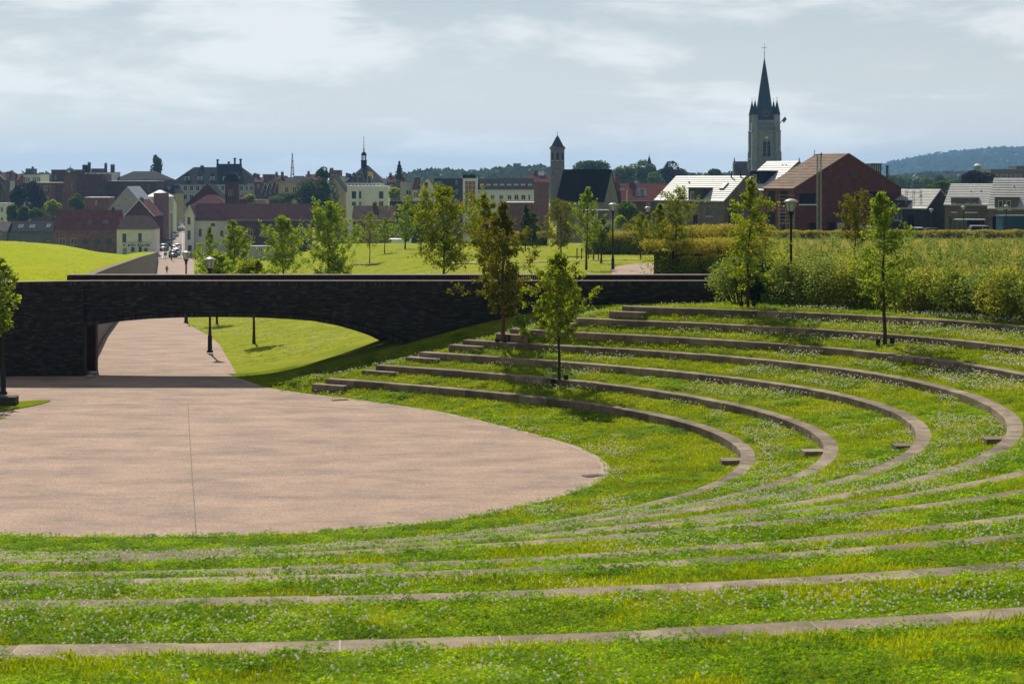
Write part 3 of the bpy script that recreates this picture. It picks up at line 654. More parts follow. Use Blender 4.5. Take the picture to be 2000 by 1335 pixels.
M_clov = mat_leaf('clover_leaves', [(0.077, 0.192, 0.004), (0.192, 0.352, 0.006), (0.384, 0.550, 0.013)], .55, 1.1)
M_flow = mat_leaf('clover_white', [(.70, .64, .54), (.88, .86, .78), (.92, .90, .84)], .3)
M_stem = mat('clover_stem', (.10, .16, .03), (.08, .13, .02), 9)
def scatter(name, meshes, pts, rots, scls, idx, kind='stuff', label=None, cat=None):
    me = bpy.data.meshes.new(name); me.vertices.add(len(pts)); me.vertices.foreach_set('co', np.asarray(pts, np.float32).ravel())
    for nm, arr in (('rot', rots), ('scl', scls)):
        a = me.attributes.new(nm, 'FLOAT_VECTOR', 'POINT'); a.data.foreach_set('vector', np.asarray(arr, np.float32).ravel())
    a = me.attributes.new('idx', 'INT', 'POINT'); a.data.foreach_set('value', np.asarray(idx, np.int32))
    ng = bpy.data.node_groups.new(name + '_nodes', 'GeometryNodeTree')
    ng.interface.new_socket('Geometry', in_out='INPUT', socket_type='NodeSocketGeometry'); ng.interface.new_socket('Geometry', in_out='OUTPUT', socket_type='NodeSocketGeometry')
    nw = ng.nodes.new; ln = ng.links.new; gi = nw('NodeGroupInput'); go = nw('NodeGroupOutput'); ip = nw('GeometryNodeInstanceOnPoints'); jn = nw('GeometryNodeJoinGeometry')
    for m_ in reversed(meshes):
        so_ = bpy.data.objects.new(name + '_source', m_); oi = nw('GeometryNodeObjectInfo'); oi.inputs['Object'].default_value = so_; oi.inputs['As Instance'].default_value = True
        ln(oi.outputs['Geometry'], jn.inputs['Geometry'])
    def attr(n_, t_):
        q = nw('GeometryNodeInputNamedAttribute'); q.data_type = t_; q.inputs['Name'].default_value = n_; return q.outputs['Attribute']
    ip.inputs['Pick Instance'].default_value = True
    ln(gi.outputs[0], ip.inputs['Points']); ln(jn.outputs[0], ip.inputs['Instance']); ln(attr('rot', 'FLOAT_VECTOR'), ip.inputs['Rotation']); ln(attr('scl', 'FLOAT_VECTOR'), ip.inputs['Scale']); ln(attr('idx', 'INT'), ip.inputs['Instance Index'])
    ln(ip.outputs['Instances'], go.inputs[0])
    o = link(name, me); md = o.modifiers.new('scatter', 'NODES'); md.node_group = ng; tag(o, label, cat, None, kind); return o
def sow(n_fun, d0, d1, px0=-260, px1=2260, step=.5):
    """random spots on the ground, n_fun(d) per square metre"""
    xs = []; ys = []
    for d in np.arange(d0, d1, step):
        w = (px1 - px0) * (d + step / 2) / F; n = rg.poisson(n_fun(d) * w * step); xs.append(X(px0, d + step / 2) + rg.uniform(0, w, n)); ys.append(d + rg.uniform(0, step, n))
    return np.concatenate(xs), np.concatenate(ys)
def rot_of(n, tilt=.12): return np.c_[rg.normal(0, tilt, n), rg.normal(0, tilt, n), rg.uniform(0, 6.283, n)]
gr_me = [blades(18, .075, .085, .0036, .6, s) for s in (1, 2, 3)]
cl_me = [clover(24, .058, .095, .0135, s) for s in (4, 5, 6)]
fl_me = [flower(s) for s in (1, 2, 3)]
for m_ in gr_me: m_.materials.append(M_blade)
for m_ in cl_me: m_.materials.append(M_clov)
for m_ in fl_me: m_.materials.append(M_flow); m_.materials.append(M_stem)
sc_of = lambda d: np.interp(d, [10, 16, 30, 50, 70], [.95, 1.05, 1.5, 2.1, 2.5])
gx, gy = sow(lambda d: float(np.interp(d, [9, 16, 30, 50, 70], [120, 95, 48, 24, 16])), 9.5, 69.5)
ok = on_grass(gx, gy, -.01); gx, gy = gx[ok], gy[ok]
worn = vnoise(gx, gy, 1.7, 31) * .6 + vnoise(gx, gy, .5, 32) * .4; ok = (worn < .76) | (rg.uniform(0, 1, len(gx)) < .5); gx, gy = gx[ok], gy[ok]      # thin, worn spots
cl = vnoise(gx, gy, 1.1, 1) * .55 + vnoise(gx, gy, .4, 2) * .45 + .10 * (gy < 40) - .12 * (gy > 45)
isc = cl > .5
s = sc_of(gy) * rg.uniform(.75, 1.25, len(gx)); hz = np.minimum(s, 1.5) * rg.uniform(.7, 1.2, len(gx))
def put(name, mes, sel, lift=0.0):
    n = int(sel.sum()); pts = np.c_[gx[sel], gy[sel], G(gx[sel], gy[sel]) + lift]
    return scatter(name, mes, pts, rot_of(n), np.c_[s[sel], s[sel], hz[sel]], rg.integers(0, 3, n))
put('lawn_grass', gr_me, ~isc); put('clover', cl_me, isc)
# short grass again between the clover so that no bare soil shows
gx, gy = sow(lambda d: float(np.interp(d, [9, 16, 30, 50, 70], [60, 45, 22, 12, 9])), 9.5, 69.5); ok = on_grass(gx, gy, -.01); gx, gy = gx[ok], gy[ok]
worn = vnoise(gx, gy, 1.7, 31) * .6 + vnoise(gx, gy, .5, 32) * .4; ok = (worn < .76) | (rg.uniform(0, 1, len(gx)) < .5); gx, gy = gx[ok], gy[ok]
s = sc_of(gy) * rg.uniform(.7, 1.1, len(gx)); hz = np.minimum(s, 1.4) * rg.uniform(.5, .9, len(gx)); put('lawn_grass', gr_me, np.ones(len(gx), bool))
fx, fy = sow(lambda d: float(np.interp(d, [9, 16, 30, 50, 70], [95, 85, 85, 70, 40])), 9.5, 69)
ok = on_grass(fx, fy, .0); fx, fy = fx[ok], fy[ok]
th = np.arctan2(fy - CY, fx - CX); rr = np.hypot(fx - CX, fy - CY); inner = rr < row_r(0, th)
dens = vnoise(fx, fy, 2.3, 9) * .5 + vnoise(fx, fy, .8, 10) * .35 + vnoise(fx, fy, .3, 11) * .15
keep = (dens + rg.uniform(-.1, .1, len(fx)) + .055 * ((fy > 30) & (fy < 63)) - .04 * (fy < 26) - .14 * inner - .10 * (fy > 64)) > .568
fx, fy = fx[keep], fy[keep]; n = len(fx); s = np.interp(fy, [10, 20, 40, 60], [.68, .82, 1.25, 1.6]) * rg.uniform(.75, 1.2, n)
scatter('clover_flowers', fl_me, np.c_[fx, fy, G(fx, fy)], rot_of(n, .25), np.c_[s, s, np.minimum(s, 1.25) * rg.uniform(.6, 1.25, n)], rg.integers(0, 3, n))
fx, fy = sow(lambda d: 9.0, 73.2, 125, 350, 1200); ok = on_grass(fx, fy); fx, fy = fx[ok], fy[ok]; ok = vnoise(fx, fy, 3.0, 15) * .6 + vnoise(fx, fy, .9, 16) * .4 > .60; fx, fy = fx[ok], fy[ok]; n = len(fx); s = rg.uniform(1.5, 2.2, n)
scatter('clover_flowers', fl_me, np.c_[fx, fy, G(fx, fy)], rot_of(n, .25), np.c_[s, s, rg.uniform(.6, 1.1, n)], rg.integers(0, 3, n))
# mown lawn beyond the bridge and on the bank, seen small
gx, gy = sow(lambda d: float(np.interp(d, [72, 100, 150, 200], [8, 4, 1.6, .6])), 73.2, 200, -60, 1480, 1.0); ok = on_grass(gx, gy); gx, gy = gx[ok], gy[ok]
n = len(gx); s = np.interp(gy, [72, 200], [2.2, 5]) * rg.uniform(.7, 1.2, n); hz = rg.uniform(.35, .7, n) * np.interp(gy, [72, 200], [1, 1.6])
M_mown = mat_leaf('mown_blades', [(.22, .28, .03), (.30, .345, .04), (.40, .40, .06), (.50, .46, .12)], .5, .25)
mow = [blades(18, .075, .085, .0045, .7, s_) for s_ in (21, 22)]
for m_ in mow: m_.materials.append(M_mown)
scatter('mown_grass', mow, np.c_[gx, gy, G(gx, gy)], rot_of(n), np.c_[s, s, hz], rg.integers(0, 2, n))
# tall meadow on the right
M_mead = mat_leaf('meadow_blades', [(.16, .20, .03), (.25, .27, .045), (.36, .33, .075), (.45, .38, .14)], .5, .22)
tall = [blades(16, .55, .22, .007, .5, s_) for s_ in (31, 32, 33)]
for m_ in tall: m_.materials.append(M_mead)
gx, gy = sow(lambda d: float(np.interp(d, [66, 100, 150, 215], [5, 3.2, 1.6, .8])), 66, 215, 1425, 2250, 1.0)
th = np.arctan2(gy - CY, gx - CX); rr = np.hypot(gx - CX, gy - CY); ok = (rr > row_r(6, th) + 3.2) & ((gx > X(1440, gy)) ); gx, gy = gx[ok], gy[ok]
n = len(gx); s = np.interp(gy, [66, 200], [1.2, 3]) * rg.uniform(.7, 1.3, n); hz = rg.uniform(.55, 1.35, n) * np.interp(gy, [66, 110, 200], [.8, 1.0, 1.15])
scatter('meadow_grass', tall, np.c_[gx, gy, G(gx, gy)], rot_of(n), np.c_[s, s, hz], rg.integers(0, 3, n))

# the bank, mown as well
bx = []; by = []
for d in np.arange(72.6, 190, 1.0):
    w_ = (330 + 300) * d / F; n = rg.poisson(float(np.interp(d, [72, 100, 190], [7, 3.5, .9])) * w_); bx.append(X(-300, d) + rg.uniform(0, w_, n)); by.append(d + rg.uniform(0, 1, n))
bx = np.concatenate(bx); by = np.concatenate(by); ok = bx < path_l(by) - .5; bx, by = bx[ok], by[ok]; n = len(bx)
M_bmow = mat_leaf('bank_blades', [(0.294, 0.336, 0.017), (0.364, 0.406, 0.022), (0.448, 0.448, 0.035), (0.532, 0.476, 0.084)], .5, .3)
bme_ = [blades(18, .075, .085, .0045, .7, s_) for s_ in (41, 42)]
for m_ in bme_: m_.materials.append(M_bmow)
s = np.interp(by, [72, 190], [2.2, 5]) * rg.uniform(.7, 1.2, n)
scatter('bank_grass_blades', bme_, np.c_[bx, by, bank_z(bx, by)], rot_of(n), np.c_[s, s, rg.uniform(.4, .8, n)], rg.integers(0, 2, n))

# leafy weeds standing in the meadow
def weed(seed):
    r = np.random.default_rng(seed); p = []
    for k in range(7):
        a = r.uniform(0, 6.28); t = np.linspace(.1, 1, 22); p.append(np.c_[np.cos(a) * .22 * t, np.sin(a) * .22 * t, t * r.uniform(.6, 1.1)] + r.normal(0, .035, (22, 3)))
    p = np.concatenate(p); n = len(p); a = r.normal(size=(n, 3)); a /= np.linalg.norm(a, axis=1)[:, None]; b = np.cross(a, r.normal(size=(n, 3))); b /= np.linalg.norm(b, axis=1)[:, None]; a *= .055; b *= .03
    return mesh_np('weed', np.stack([p - a, p + b, p + a, p - b], 1).reshape(-1, 3), np.arange(4 * n).reshape(-1, 4))
M_weed = mat_leaf('weed_leaves', [(.10, .16, .03), (.16, .22, .04), (.24, .28, .06), (.30, .30, .09)], .5)
wm_ = [weed(k) for k in (51, 52, 53)]
for m_ in wm_: m_.materials.append(M_weed)
gx, gy = sow(lambda d: float(np.interp(d, [66, 90, 150, 205], [.5, .35, .10, .05])), 66, 200, 1440, 2200, 1.0); th = np.arctan2(gy - CY, gx - CX); rr = np.hypot(gx - CX, gy - CY); ok = rr > row_r(6, th) + 4.5; gx, gy = gx[ok], gy[ok]; n = len(gx); s = rg.uniform(.7, 1.5, n)
scatter('meadow_weeds', wm_, np.c_[gx, gy, G(gx, gy)], rot_of(n), np.c_[s, s, s * rg.uniform(.7, 1.2, n)], rg.integers(0, 3, n))
# ------------------------------------------------------------------ the town
B_red = mat_brick('brick_red', (0.203, 0.074, 0.057), (0.142, 0.054, 0.046), (.16, .11, .09))
B_dark = mat_brick('brick_dark_red', (0.115, 0.046, 0.041), (0.081, 0.035, 0.034), (.10, .07, .06))
B_new = mat_brick('brick_new', (.185, .048, .034), (.105, .032, .027), (.07, .035, .03), .30, .075)
B_grey = mat_brick('brick_grey_brown', (0.155, 0.121, 0.113), (0.109, 0.087, 0.085), (.17, .14, .13))
B_char = mat_brick('brick_charcoal', (.050, .047, .052), (.034, .033, .038), (.07, .065, .07))
B_pink = mat_brick('brick_pink', (0.275, 0.119, 0.106), (0.213, 0.094, 0.088), (.24, .15, .13))
R_red = mat('tile_red', (0.205, 0.066, 0.055), (0.121, 0.043, 0.041), .8, .95, .5, 9, spec=.05, c3=(.14, .055, .04), stretch=(1, 1, .3))
R_dred = mat('tile_dark_red', (0.131, 0.048, 0.048), (0.078, 0.035, 0.039), .8, .95, .5, 9, spec=.05, stretch=(1, 1, .3))
R_brown = mat('tile_brown', (0.111, 0.072, 0.058), (0.065, 0.044, 0.039), .8, .95, .5, 9, spec=.05, c3=(.12, .08, .06), stretch=(1, 1, .3))
R_slate = mat('slate', (.018, .022, .030), (.011, .014, .020), .7, .85, .3, 9, spec=.06)
R_black = mat('roof_black', (.012, .013, .016), (.008, .009, .011), .7, .9, .2, 9, spec=.05)
R_zinc = mat('zinc', (.30, .31, .32), (.22, .23, .24), .5, .4, .1, 5, spec=.5, metal=.4)
R_white = mat('glazed_tile', (.46, .455, .44), (.36, .358, .35), 1.2, .58, .2, 8, spec=.42, stretch=(1, 1, 1))
R_lath = mat('roof_laths', (.27, .165, .095), (.11, .062, .040), 1.4, .8, .4, 6, c3=(.38, .26, .17), spec=.3, stretch=(.4, 3.0, 3.0))
W_white = mat('render_white', (.86, .86, .84), (.76, .76, .74), .5, .9)
W_cream = mat('render_cream', (.85, .81, .75), (.75, .71, .65), .6, .9)
W_yel = mat('render_yellow', (.46, .38, .24), (.38, .31, .20), .6, .9)
W_grey = mat('render_grey', (.20, .20, .205), (.15, .15, .16), .4, .9)
W_lgrey = mat('render_light_grey', (.50, .495, .49), (.42, .415, .41), .4, .9)
W_stone = mat('church_stone', (.27, .285, .34), (.165, .18, .22), .35, .9, .3, 4, c3=(.36, .355, .37))
W_slateb = mat('slate_cladding', (.028, .032, .042), (.02, .023, .03), .6, .6)
T_white = mat('trim_white', (.82, .81, .78), (.72, .71, .68), 2, .6)
T_grey = mat('trim_grey', (.22, .22, .22), (.17, .17, .17), 2, .6)
T_dark = mat('trim_dark', (.03, .03, .032), (.02, .02, .022), 2, .5)
GLS = mat_glass('window_glass', (.018, .022, .028)); GLS_lt = mat_glass('window_glass_pale', (.10, .13, .15)); GLS_grn = mat('shutter_green', (.05, .10, .075), (.04, .08, .06), 2, .5)
GLS_cop = mat('copper_glass', (.40, .17, .10), (.16, .075, .05), .22, .25, spec=.6, c3=(.5, .26, .16), stretch=(1, 1, .8)); BLK = mat('void_black', (.006, .006, .007), (.004, .004, .005), 2, .95)
BOARD = mat('brown_board', (.13, .055, .03), (.09, .04, .025), 2, .8)

def wall_open(mb, w, z0, z1, ops, dep=.13, y=0.0):
    """front wall with real openings"""
    ops = [(max(a, .02), max(c, z0 + .01), min(b, w - .02), min(e, z1 - .01)) for a, c, b, e in ops]
    xs = sorted({0.0, w, *[o[0] for o in ops], *[o[2] for o in ops]}); zs = sorted({z0, z1, *[o[1] for o in ops], *[o[3] for o in ops]})
    for a, b in zip(xs[:-1], xs[1:]):
        for c, e in zip(zs[:-1], zs[1:]):
            mx_, mz = (a + b) / 2, (c + e) / 2
            if any(o[0] < mx_ < o[2] and o[1] < mz < o[3] for o in ops): continue
            mb.add([(a, y, c), (b, y, c), (b, y, e), (a, y, e)], [(0, 1, 2, 3)])
    for a, c, b, e in ops:
        q = y + dep
        mb.add([(a, y, c), (b, y, c), (b, y, e), (a, y, e), (a, q, c), (b, q, c), (b, q, e), (a, q, e)], [(0, 4, 5, 1), (1, 5, 6, 2), (2, 6, 7, 3), (3, 7, 4, 0)])
def window(root, a, c, b, e, fm=None, gm=None, nx=2, nz=1, sill=None, dep=.13, y=0.0, name='window', lintel=None):
    fm = fm or T_white; gm = gm or GLS; fw = min(.09, (b - a) * .12); f = MB(); q = y + dep
    f.box(a, a + fw, q - .06, q, c, e); f.box(b - fw, b, q - .06, q, c, e); f.box(a + fw, b - fw, q - .06, q, c, c + fw); f.box(a + fw, b - fw, q - .06, q, e - fw, e)
    for k in range(1, nx): xx = a + (b - a) * k / nx; f.box(xx - fw * .4, xx + fw * .4, q - .055, q, c + fw, e - fw)
    for k in range(1, nz): zz = c + (e - c) * k / nz; f.box(a + fw, b - fw, q - .05, q, zz - fw * .4, zz + fw * .4)
    o = f.build(name, fm, root)
    MB().box(a + .01, b - .01, q - .02, q + .03, c + .01, e - .01).build('pane', gm, o)
    if sill: MB().box(a - .12, b + .12, y - .09, y + .05, c - .12, c - .003).build('sill', sill, o)
    return o
def gable_roof(w, dep, he, hr, over=.25, t=.14, axis='x', x0=None, x1=None):
    mb = MB(); h = hr - he
    if axis == 'x':
        half = dep / 2; sl = h / half; o = over; a, b = (-over if x0 is None else x0), (w + over if x1 is None else x1)
        pr = [(-o, he - o * sl), (half, hr), (dep + o, he - o * sl), (dep + o, he - o * sl + t), (half, hr + t * 1.15), (-o, he - o * sl + t)]
        va = [(a, y, z) for y, z in pr]; vb = [(b, y, z) for y, z in pr]
    else:
        half = w / 2; sl = h / half; o = over; a, b = -over, dep + over
        pr = [(-o, he - o * sl), (half, hr), (w + o, he - o * sl), (w + o, he - o * sl + t), (half, hr + t * 1.15), (-o, he - o * sl + t)]
        va = [(x, a, z) for x, z in pr]; vb = [(x, b, z) for x, z in pr]
    return mb.add(va + vb, [(0, 1, 4, 5), (1, 2, 3, 4), (6, 11, 10, 7), (7, 10, 9, 8), (0, 6, 7, 1), (1, 7, 8, 2), (2, 8, 9, 3), (3, 9, 10, 4), (4, 10, 11, 5), (5, 11, 6, 0)])
def hip_roof(w, dep, he, hr, inset, over=.3, flat=0):
    mb = MB(); o = over; y = dep / 2
    v = [(-o, -o, he), (w + o, -o, he), (w + o, dep + o, he), (-o, dep + o, he), (inset, y - flat, hr), (w - inset, y - flat, hr), (w - inset, y + flat, hr), (inset, y + flat, hr)]
    return mb.add(v, [(0, 1, 5, 4), (1, 2, 6, 5), (2, 3, 7, 6), (3, 0, 4, 7), (4, 5, 6, 7), (3, 2, 1, 0)])
def house_m(name, label, cat, loc, yaw, w, dep, he, hr, roof, wm, rm, wins=(), chim=(), skyl=(), over=.25, inset=None, trim=None, fm=None, sill=None, group=None, dormers=(), wopen=True, bot=0.0):
    root = thing(name, label, cat, loc, yaw, group); mb = MB()
    norm = [q for q in wins if len(q) < 5 or q[4].get('open', 1)]
    wall_open(mb, w, bot, he, [q[:4] for q in norm if q[3] <= he])
    mb.add([(0, 0, bot), (0, dep, bot), (0, dep, he), (0, 0, he), (w, 0, bot), (w, dep, bot), (w, dep, he), (w, 0, he)], [(0, 3, 2, 1), (4, 5, 6, 7), (1, 2, 6, 5)])
    if roof == 'side': mb.add([(0, 0, he), (0, dep, he), (0, dep / 2, hr), (w, 0, he), (w, dep, he), (w, dep / 2, hr)], [(0, 2, 1), (3, 4, 5)])
    if roof == 'front': mb.add([(0, 0, he), (w, 0, he), (w / 2, 0, hr), (0, dep, he), (w, dep, he), (w / 2, dep, hr)], [(0, 1, 2), (3, 5, 4)])
    mb.build('wall', wm, root)
    if roof == 'side': rf = gable_roof(w, dep, he, hr, over).build('roof', rm, root)
    elif roof == 'front': rf = gable_roof(w, dep, he, hr, over, axis='y').build('roof', rm, root)
    elif roof == 'hip': rf = hip_roof(w, dep, he, hr, inset if inset is not None else (hr - he), over).build('roof', rm, root)
    elif roof == 'mansard':
        b = MB(); i = inset or 1.2; o = over
        b.add([(-o, -o, he), (w + o, -o, he), (w + o, dep + o, he), (-o, dep + o, he), (i, i, hr), (w - i, i, hr), (w - i, dep - i, hr), (i, dep - i, hr)], [(0, 1, 5, 4), (1, 2, 6, 5), (2, 3, 7, 6), (3, 0, 4, 7), (4, 5, 6, 7), (3, 2, 1, 0)]); rf = b.build('roof', rm, root)
    else:
        b = MB(); b.box(-.06, w + .06, -.06, dep + .06, he, he + .16); rf = b.build('roof', rm, root)
    if trim:
        if roof == 'side' or roof == 'hip' or roof == 'mansard': MB().box(-over, w + over, -over - .12, -over, he - (over * (hr - he) / (dep / 2) if roof == 'side' else 0) - .05, he - (over * (hr - he) / (dep / 2) if roof == 'side' else 0) + .08).build('gutter', trim, root)
        elif roof == 'front':
            b = MB(); h = hr - he; sl = h / (w / 2); o = over
            b.bar((-o, -over - .03, he - o * sl + .1), (w / 2, -over - .03, hr + .16), .06, .22); b.bar((w / 2, -over - .03, hr + .16), (w + o, -over - .03, he - o * sl + .1), .06, .22); b.build('bargeboard', trim, root)
    for q in wins:
        a, c, b, e = q[:4]; o = q[4] if len(q) > 4 else {}
        if o.get('void'):
            MB().box(a + .005, b - .005, .12, .16, c + .005, e - .005).build('opening', o.get('gm', BLK), root)
            if o.get('sill'): MB().box(a - .15, b + .15, -.1, .06, c - .14, c - .004).build('sill', o['sill'], root)
            continue
        dep_ = .13 if (o.get('open', 1) and e <= he) else .005
        window(root, a, c, b, e, o.get('fm', fm), o.get('gm'), o.get('nx', 2), o.get('nz', 1), o.get('sill', sill), dep_, name=o.get('name', 'window'))
    for (x, y, cw, ht, m_) in chim:
        zb = (hr - abs(y - dep / 2) / (dep / 2) * (hr - he)) if roof == 'side' else (he if roof == 'flat' else hr - .6)
        b = MB(); b.box(x - cw / 2, x + cw / 2, y - cw / 2, y + cw / 2, zb - .8, zb + ht); b.box(x - cw / 2 - .06, x + cw / 2 + .06, y - cw / 2 - .06, y + cw / 2 + .06, zb + ht, zb + ht + .12)
        for s_ in (-.22, .22): b.tube([(x + s_ * cw, y, zb + ht + .1), (x + s_ * cw, y, zb + ht + .5)], [.1, .09], 6)
        b.build('chimney', m_, rf if rf else root)
    for (x, t, sw, sh) in skyl:
        half = dep / 2; ln_ = math.hypot(half, hr - he); dy = half / ln_; dz = (hr - he) / ln_; y = half * t; z = he + (hr - he) * t + .15
        n_ = Vector((0, -dz, dy)); u_ = Vector((0, dy, dz)); p = Vector((x, y, z)); fr = MB(); vs = []
        for lift, k in ((-.1, 0), (.07, 1)):
            for sx_, su in ((0, 0), (sw, 0), (sw, sh), (0, sh)): vs.append(p + Vector((sx_, 0, 0)) + u_ * su + n_ * lift)
        fr.add(vs, [(4, 5, 6, 7), (0, 1, 5, 4), (1, 2, 6, 5), (2, 3, 7, 6), (3, 0, 4, 7)]); o = fr.build('skylight', T_grey, rf)
        vs = [p + Vector((sx_, 0, 0)) + u_ * su + n_ * .08 for sx_, su in ((.08, .08), (sw - .08, .08), (sw - .08, sh - .08), (.08, sh - .08))]
        MB().add(vs, [(0, 1, 2, 3)]).build('pane', GLS_lt, o)
    for (x, t, dw, dh, dm, pk) in dormers:
        y = dep / 2 * t; z = he + (hr - he) * t; ln_ = dh * (dep / 2) / (hr - he) if hr > he else 1.5; ob = MB()
        wall_open(ob, dw, z, z + dh, [(.18, z + .15, dw - .18, z + dh - .12)], .1, 0)
        ob.add([(0, 0, z), (0, ln_, z + dh), (0, 0, z + dh), (dw, 0, z), (dw, ln_, z + dh), (dw, 0, z + dh)], [(0, 2, 1), (3, 4, 5)])
        o = ob.build('dormer', dm, root); o.location = (x, y - .1, 0)
        f = window(root, .18, z + .15, dw - .18, z + dh - .12, T_white, GLS, 2, 1, None, .1); f.location = (x, y - .1, 0)
        b = MB(); h2 = z + dh; b.add([(-.15, -.15, h2), (dw + .15, -.15, h2), (dw / 2, -.15, h2 + pk), (-.15, ln_ + pk * .8, h2), (dw + .15, ln_ + pk * .8, h2), (dw / 2, ln_ + pk * 1.6, h2 + pk)], [(0, 1, 2), (0, 2, 5, 3), (1, 4, 5, 2), (0, 3, 4, 1)])
        o2 = b.build('dormer_roof', rm, root); o2.location = (x, y - .1, 0)
    return root
def house(name, label, px0, px1, pyb, d, dep, pe, pr, roof, wm, rm, wins=(), cat='house', **kw):
    """front face measured in picture pixels at distance d, ridge at its own depth"""
    s = d / F; z0 = Z(pyb, d); he = (pyb - pe) * s; dr = d if roof == 'front' else d + dep / 2
    if roof in ('mansard',): dr = d + (kw.get('inset') or 1.2)
    hr = Z(pr, dr) - z0; ww = []
    for q in wins:
        a, b_, c, e = q[:4]; r_ = ((a - px0) * s, (pyb - e) * s, (c - px0) * s, (pyb - b_) * s); ww.append(r_ + tuple(q[4:]))
    for key in ('chim', 'dormers'):
        if key in kw: kw[key] = [((q[0] - px0) * s,) + tuple(q[1:]) for q in kw[key]]
    if 'skyl' in kw: kw['skyl'] = [((q[0] - px0) * s,) + tuple(q[1:]) for q in kw['skyl']]
    bot = kw.pop('sink', 6.0)
    return house_m(name, label, cat, (X(px0, d), d, z0), 0, (px1 - px0) * s, dep, he, hr, roof, wm, rm, ww, bot=-bot, **kw)
V = lambda *a, **k: tuple(a) + (k,)
# --- left of the street, front row
house('row_house', 'grey rendered row house with dark slate roof and three skylights', 14, 105, 478, 432, 8, 452, 433, 'side', W_grey, R_slate, [(91, 470, 99, 479)], skyl=[(32, .3, 1.2, 1.5), (54.5, .3, 1.2, 1.5), (87, .35, .9, 1.6)], trim=T_dark)
house('annex', 'low grey shed-roofed annex at the far left picture edge', -60, 13, 478, 431, 7, 452, 434, 'side', W_grey, B_grey, [(0, 447, 4, 458)])
house('row_house', 'red brick row house with long red tile roof behind the green bank', 105, 228, 492, 425, 9, 449, 411, 'side', B_pink, R_red,
      [V(115, 465, 128, 478, nx=2), V(138, 465, 151, 478, nx=2), V(161, 465, 174, 478, gm=GLS_grn, fm=T_grey, nx=1), V(184, 465, 197, 478, gm=GLS_grn, fm=T_grey, nx=1), V(206, 465, 219, 478, gm=GLS_grn, fm=T_grey, nx=1)], skyl=[(169, .25, .8, 1.5), (197, .3, 1.4, 1.2)], trim=T_grey, chim=[(213, 4.5, .7, .5, B_dark)])
pub = house('corner_house', 'cream corner pub with name lettering on its front and brown roof', 228, 297, 500, 418, 9, 448, 421, 'hip', W_cream, R_brown,
      [V(238.8, 456, 246.7, 473.4, fm=T_grey), V(270, 455, 277, 472, fm=T_grey), V(255.6, 455, 262.4, 472.5, gm=W_cream, fm=W_cream, nx=1), V(281.8, 455, 288.2, 472.5, gm=W_cream, fm=W_cream, nx=1),
       V(239.5, 484, 247.5, 499, gm=W_yel, fm=W_yel, nx=1, name='door'), V(256, 483, 263, 491, fm=T_dark), V(271, 482, 277, 493, fm=T_dark), V(281, 484, 289, 492, gm=GLS_lt, fm=W_lgrey)], inset=1.4, trim=T_grey, over=.2, sill=W_lgrey)
def lettering(root, text, x, z, size, m, y=-.03, name='lettering', align='LEFT', font_offset=.012):
    cu = bpy.data.curves.new(name, 'FONT'); cu.body = text; cu.size = size; cu.extrude = .02; cu.offset = font_offset; cu.align_x = align; cu.space_character = 1.12
    o = bpy.data.objects.new(name, cu); me = bpy.data.meshes.new_from_object(o.evaluated_get(bpy.context.evaluated_depsgraph_get())) if False else None
    C.objects.link(o); bpy.context.view_layer.update(); dg = bpy.context.evaluated_depsgraph_get(); me = bpy.data.meshes.new_from_object(o.evaluated_get(dg)); bpy.data.objects.remove(o)
    o = link(name, me, m, root, (x, y, z)); o.rotation_euler.x = R(90); return o
sc = 418 / F
INK = mat('sign_ink', (.015, .016, .022), (.01, .01, .015), 3, .7)
lettering(pub, 'De Kloef', (255.5 - 228) * sc, (500 - 481.2) * sc, .98, INK, font_offset=.028)
MB().box((248 - 228) * sc, 69 * sc - .1, -.05, -.005, (500 - 473.6) * sc, (500 - 472.8) * sc).build('string_course', T_grey, pub)
for px_ in (251.5, 290.5):       # small shield marks each side of the name
    x_ = (px_ - 228) * sc; z_ = (500 - 479) * sc; MB().prism([(x_ - .2, z_ + .32), (x_ - .07, z_ + .22), (x_ + .07, z_ + .32), (x_ + .2, z_ + .22), (x_ + .2, z_ - .1), (x_, z_ - .32), (x_ - .2, z_ - .1)], -.045, -.006).build('shield_mark', INK, pub)
x_ = (242.5 - 228) * sc; z_ = (500 - 478.5) * sc; MB().box(x_ - .18, x_ + .18, -.05, -.006, z_ - .22, z_ + .22).build('wall_plaque', B_dark, pub)
house('end_house', 'white house at the far left edge of the town', -30, 11, 432, 455, 8, 398, 392, 'flat', W_white, T_grey, [(1, 404, 6, 414), (1, 424, 6, 432)])
# --- left of the street, behind
house('gabled_house', 'grey gabled house with pale metal roof behind the cream pub', 209, 287, 440, 470, 16, 411, 365, 'front', W_lgrey, R_zinc, [(229, 398, 234, 404), (243, 386, 248, 391)], over=.15)
house('gabled_house', 'dark red brick gable with pale bargeboards behind the cream pub', 244, 300, 445, 446, 12, 421, 391, 'front', B_dark, R_dred, [(262, 424, 268, 434), (278, 424, 284, 434)], trim=T_white, over=.3, chim=[(271.5, 3, .9, 1.0, B_dark)])
house('flat_block', 'dark low block with white roof edge left of the street', 281, 300, 482, 455, 10, 425, 420, 'flat', B_dark, T_white, [], sink=.6)
house('street_house', 'narrow red brick house end at the left kerb of the street', 300, 312.5, 478, 463, 12, 378, 372, 'flat', B_pink, T_grey, [], sink=.6)
house('street_house', 'pale blue-grey house front along the left side of the street', 312.5, 318.5, 472, 480, 12, 386, 381, 'flat', W_lgrey, T_grey, [], sink=.6)
house('street_house', 'white house with tall windows along the left side of the street', 318.5, 327, 464, 508, 14, 398, 380, 'side', W_white, R_slate, [V(320, 408, 322.6, 422), V(323.6, 408, 326, 422), V(320, 432, 322.6, 448), V(323.6, 432, 326, 448)], over=.1, sink=.6)
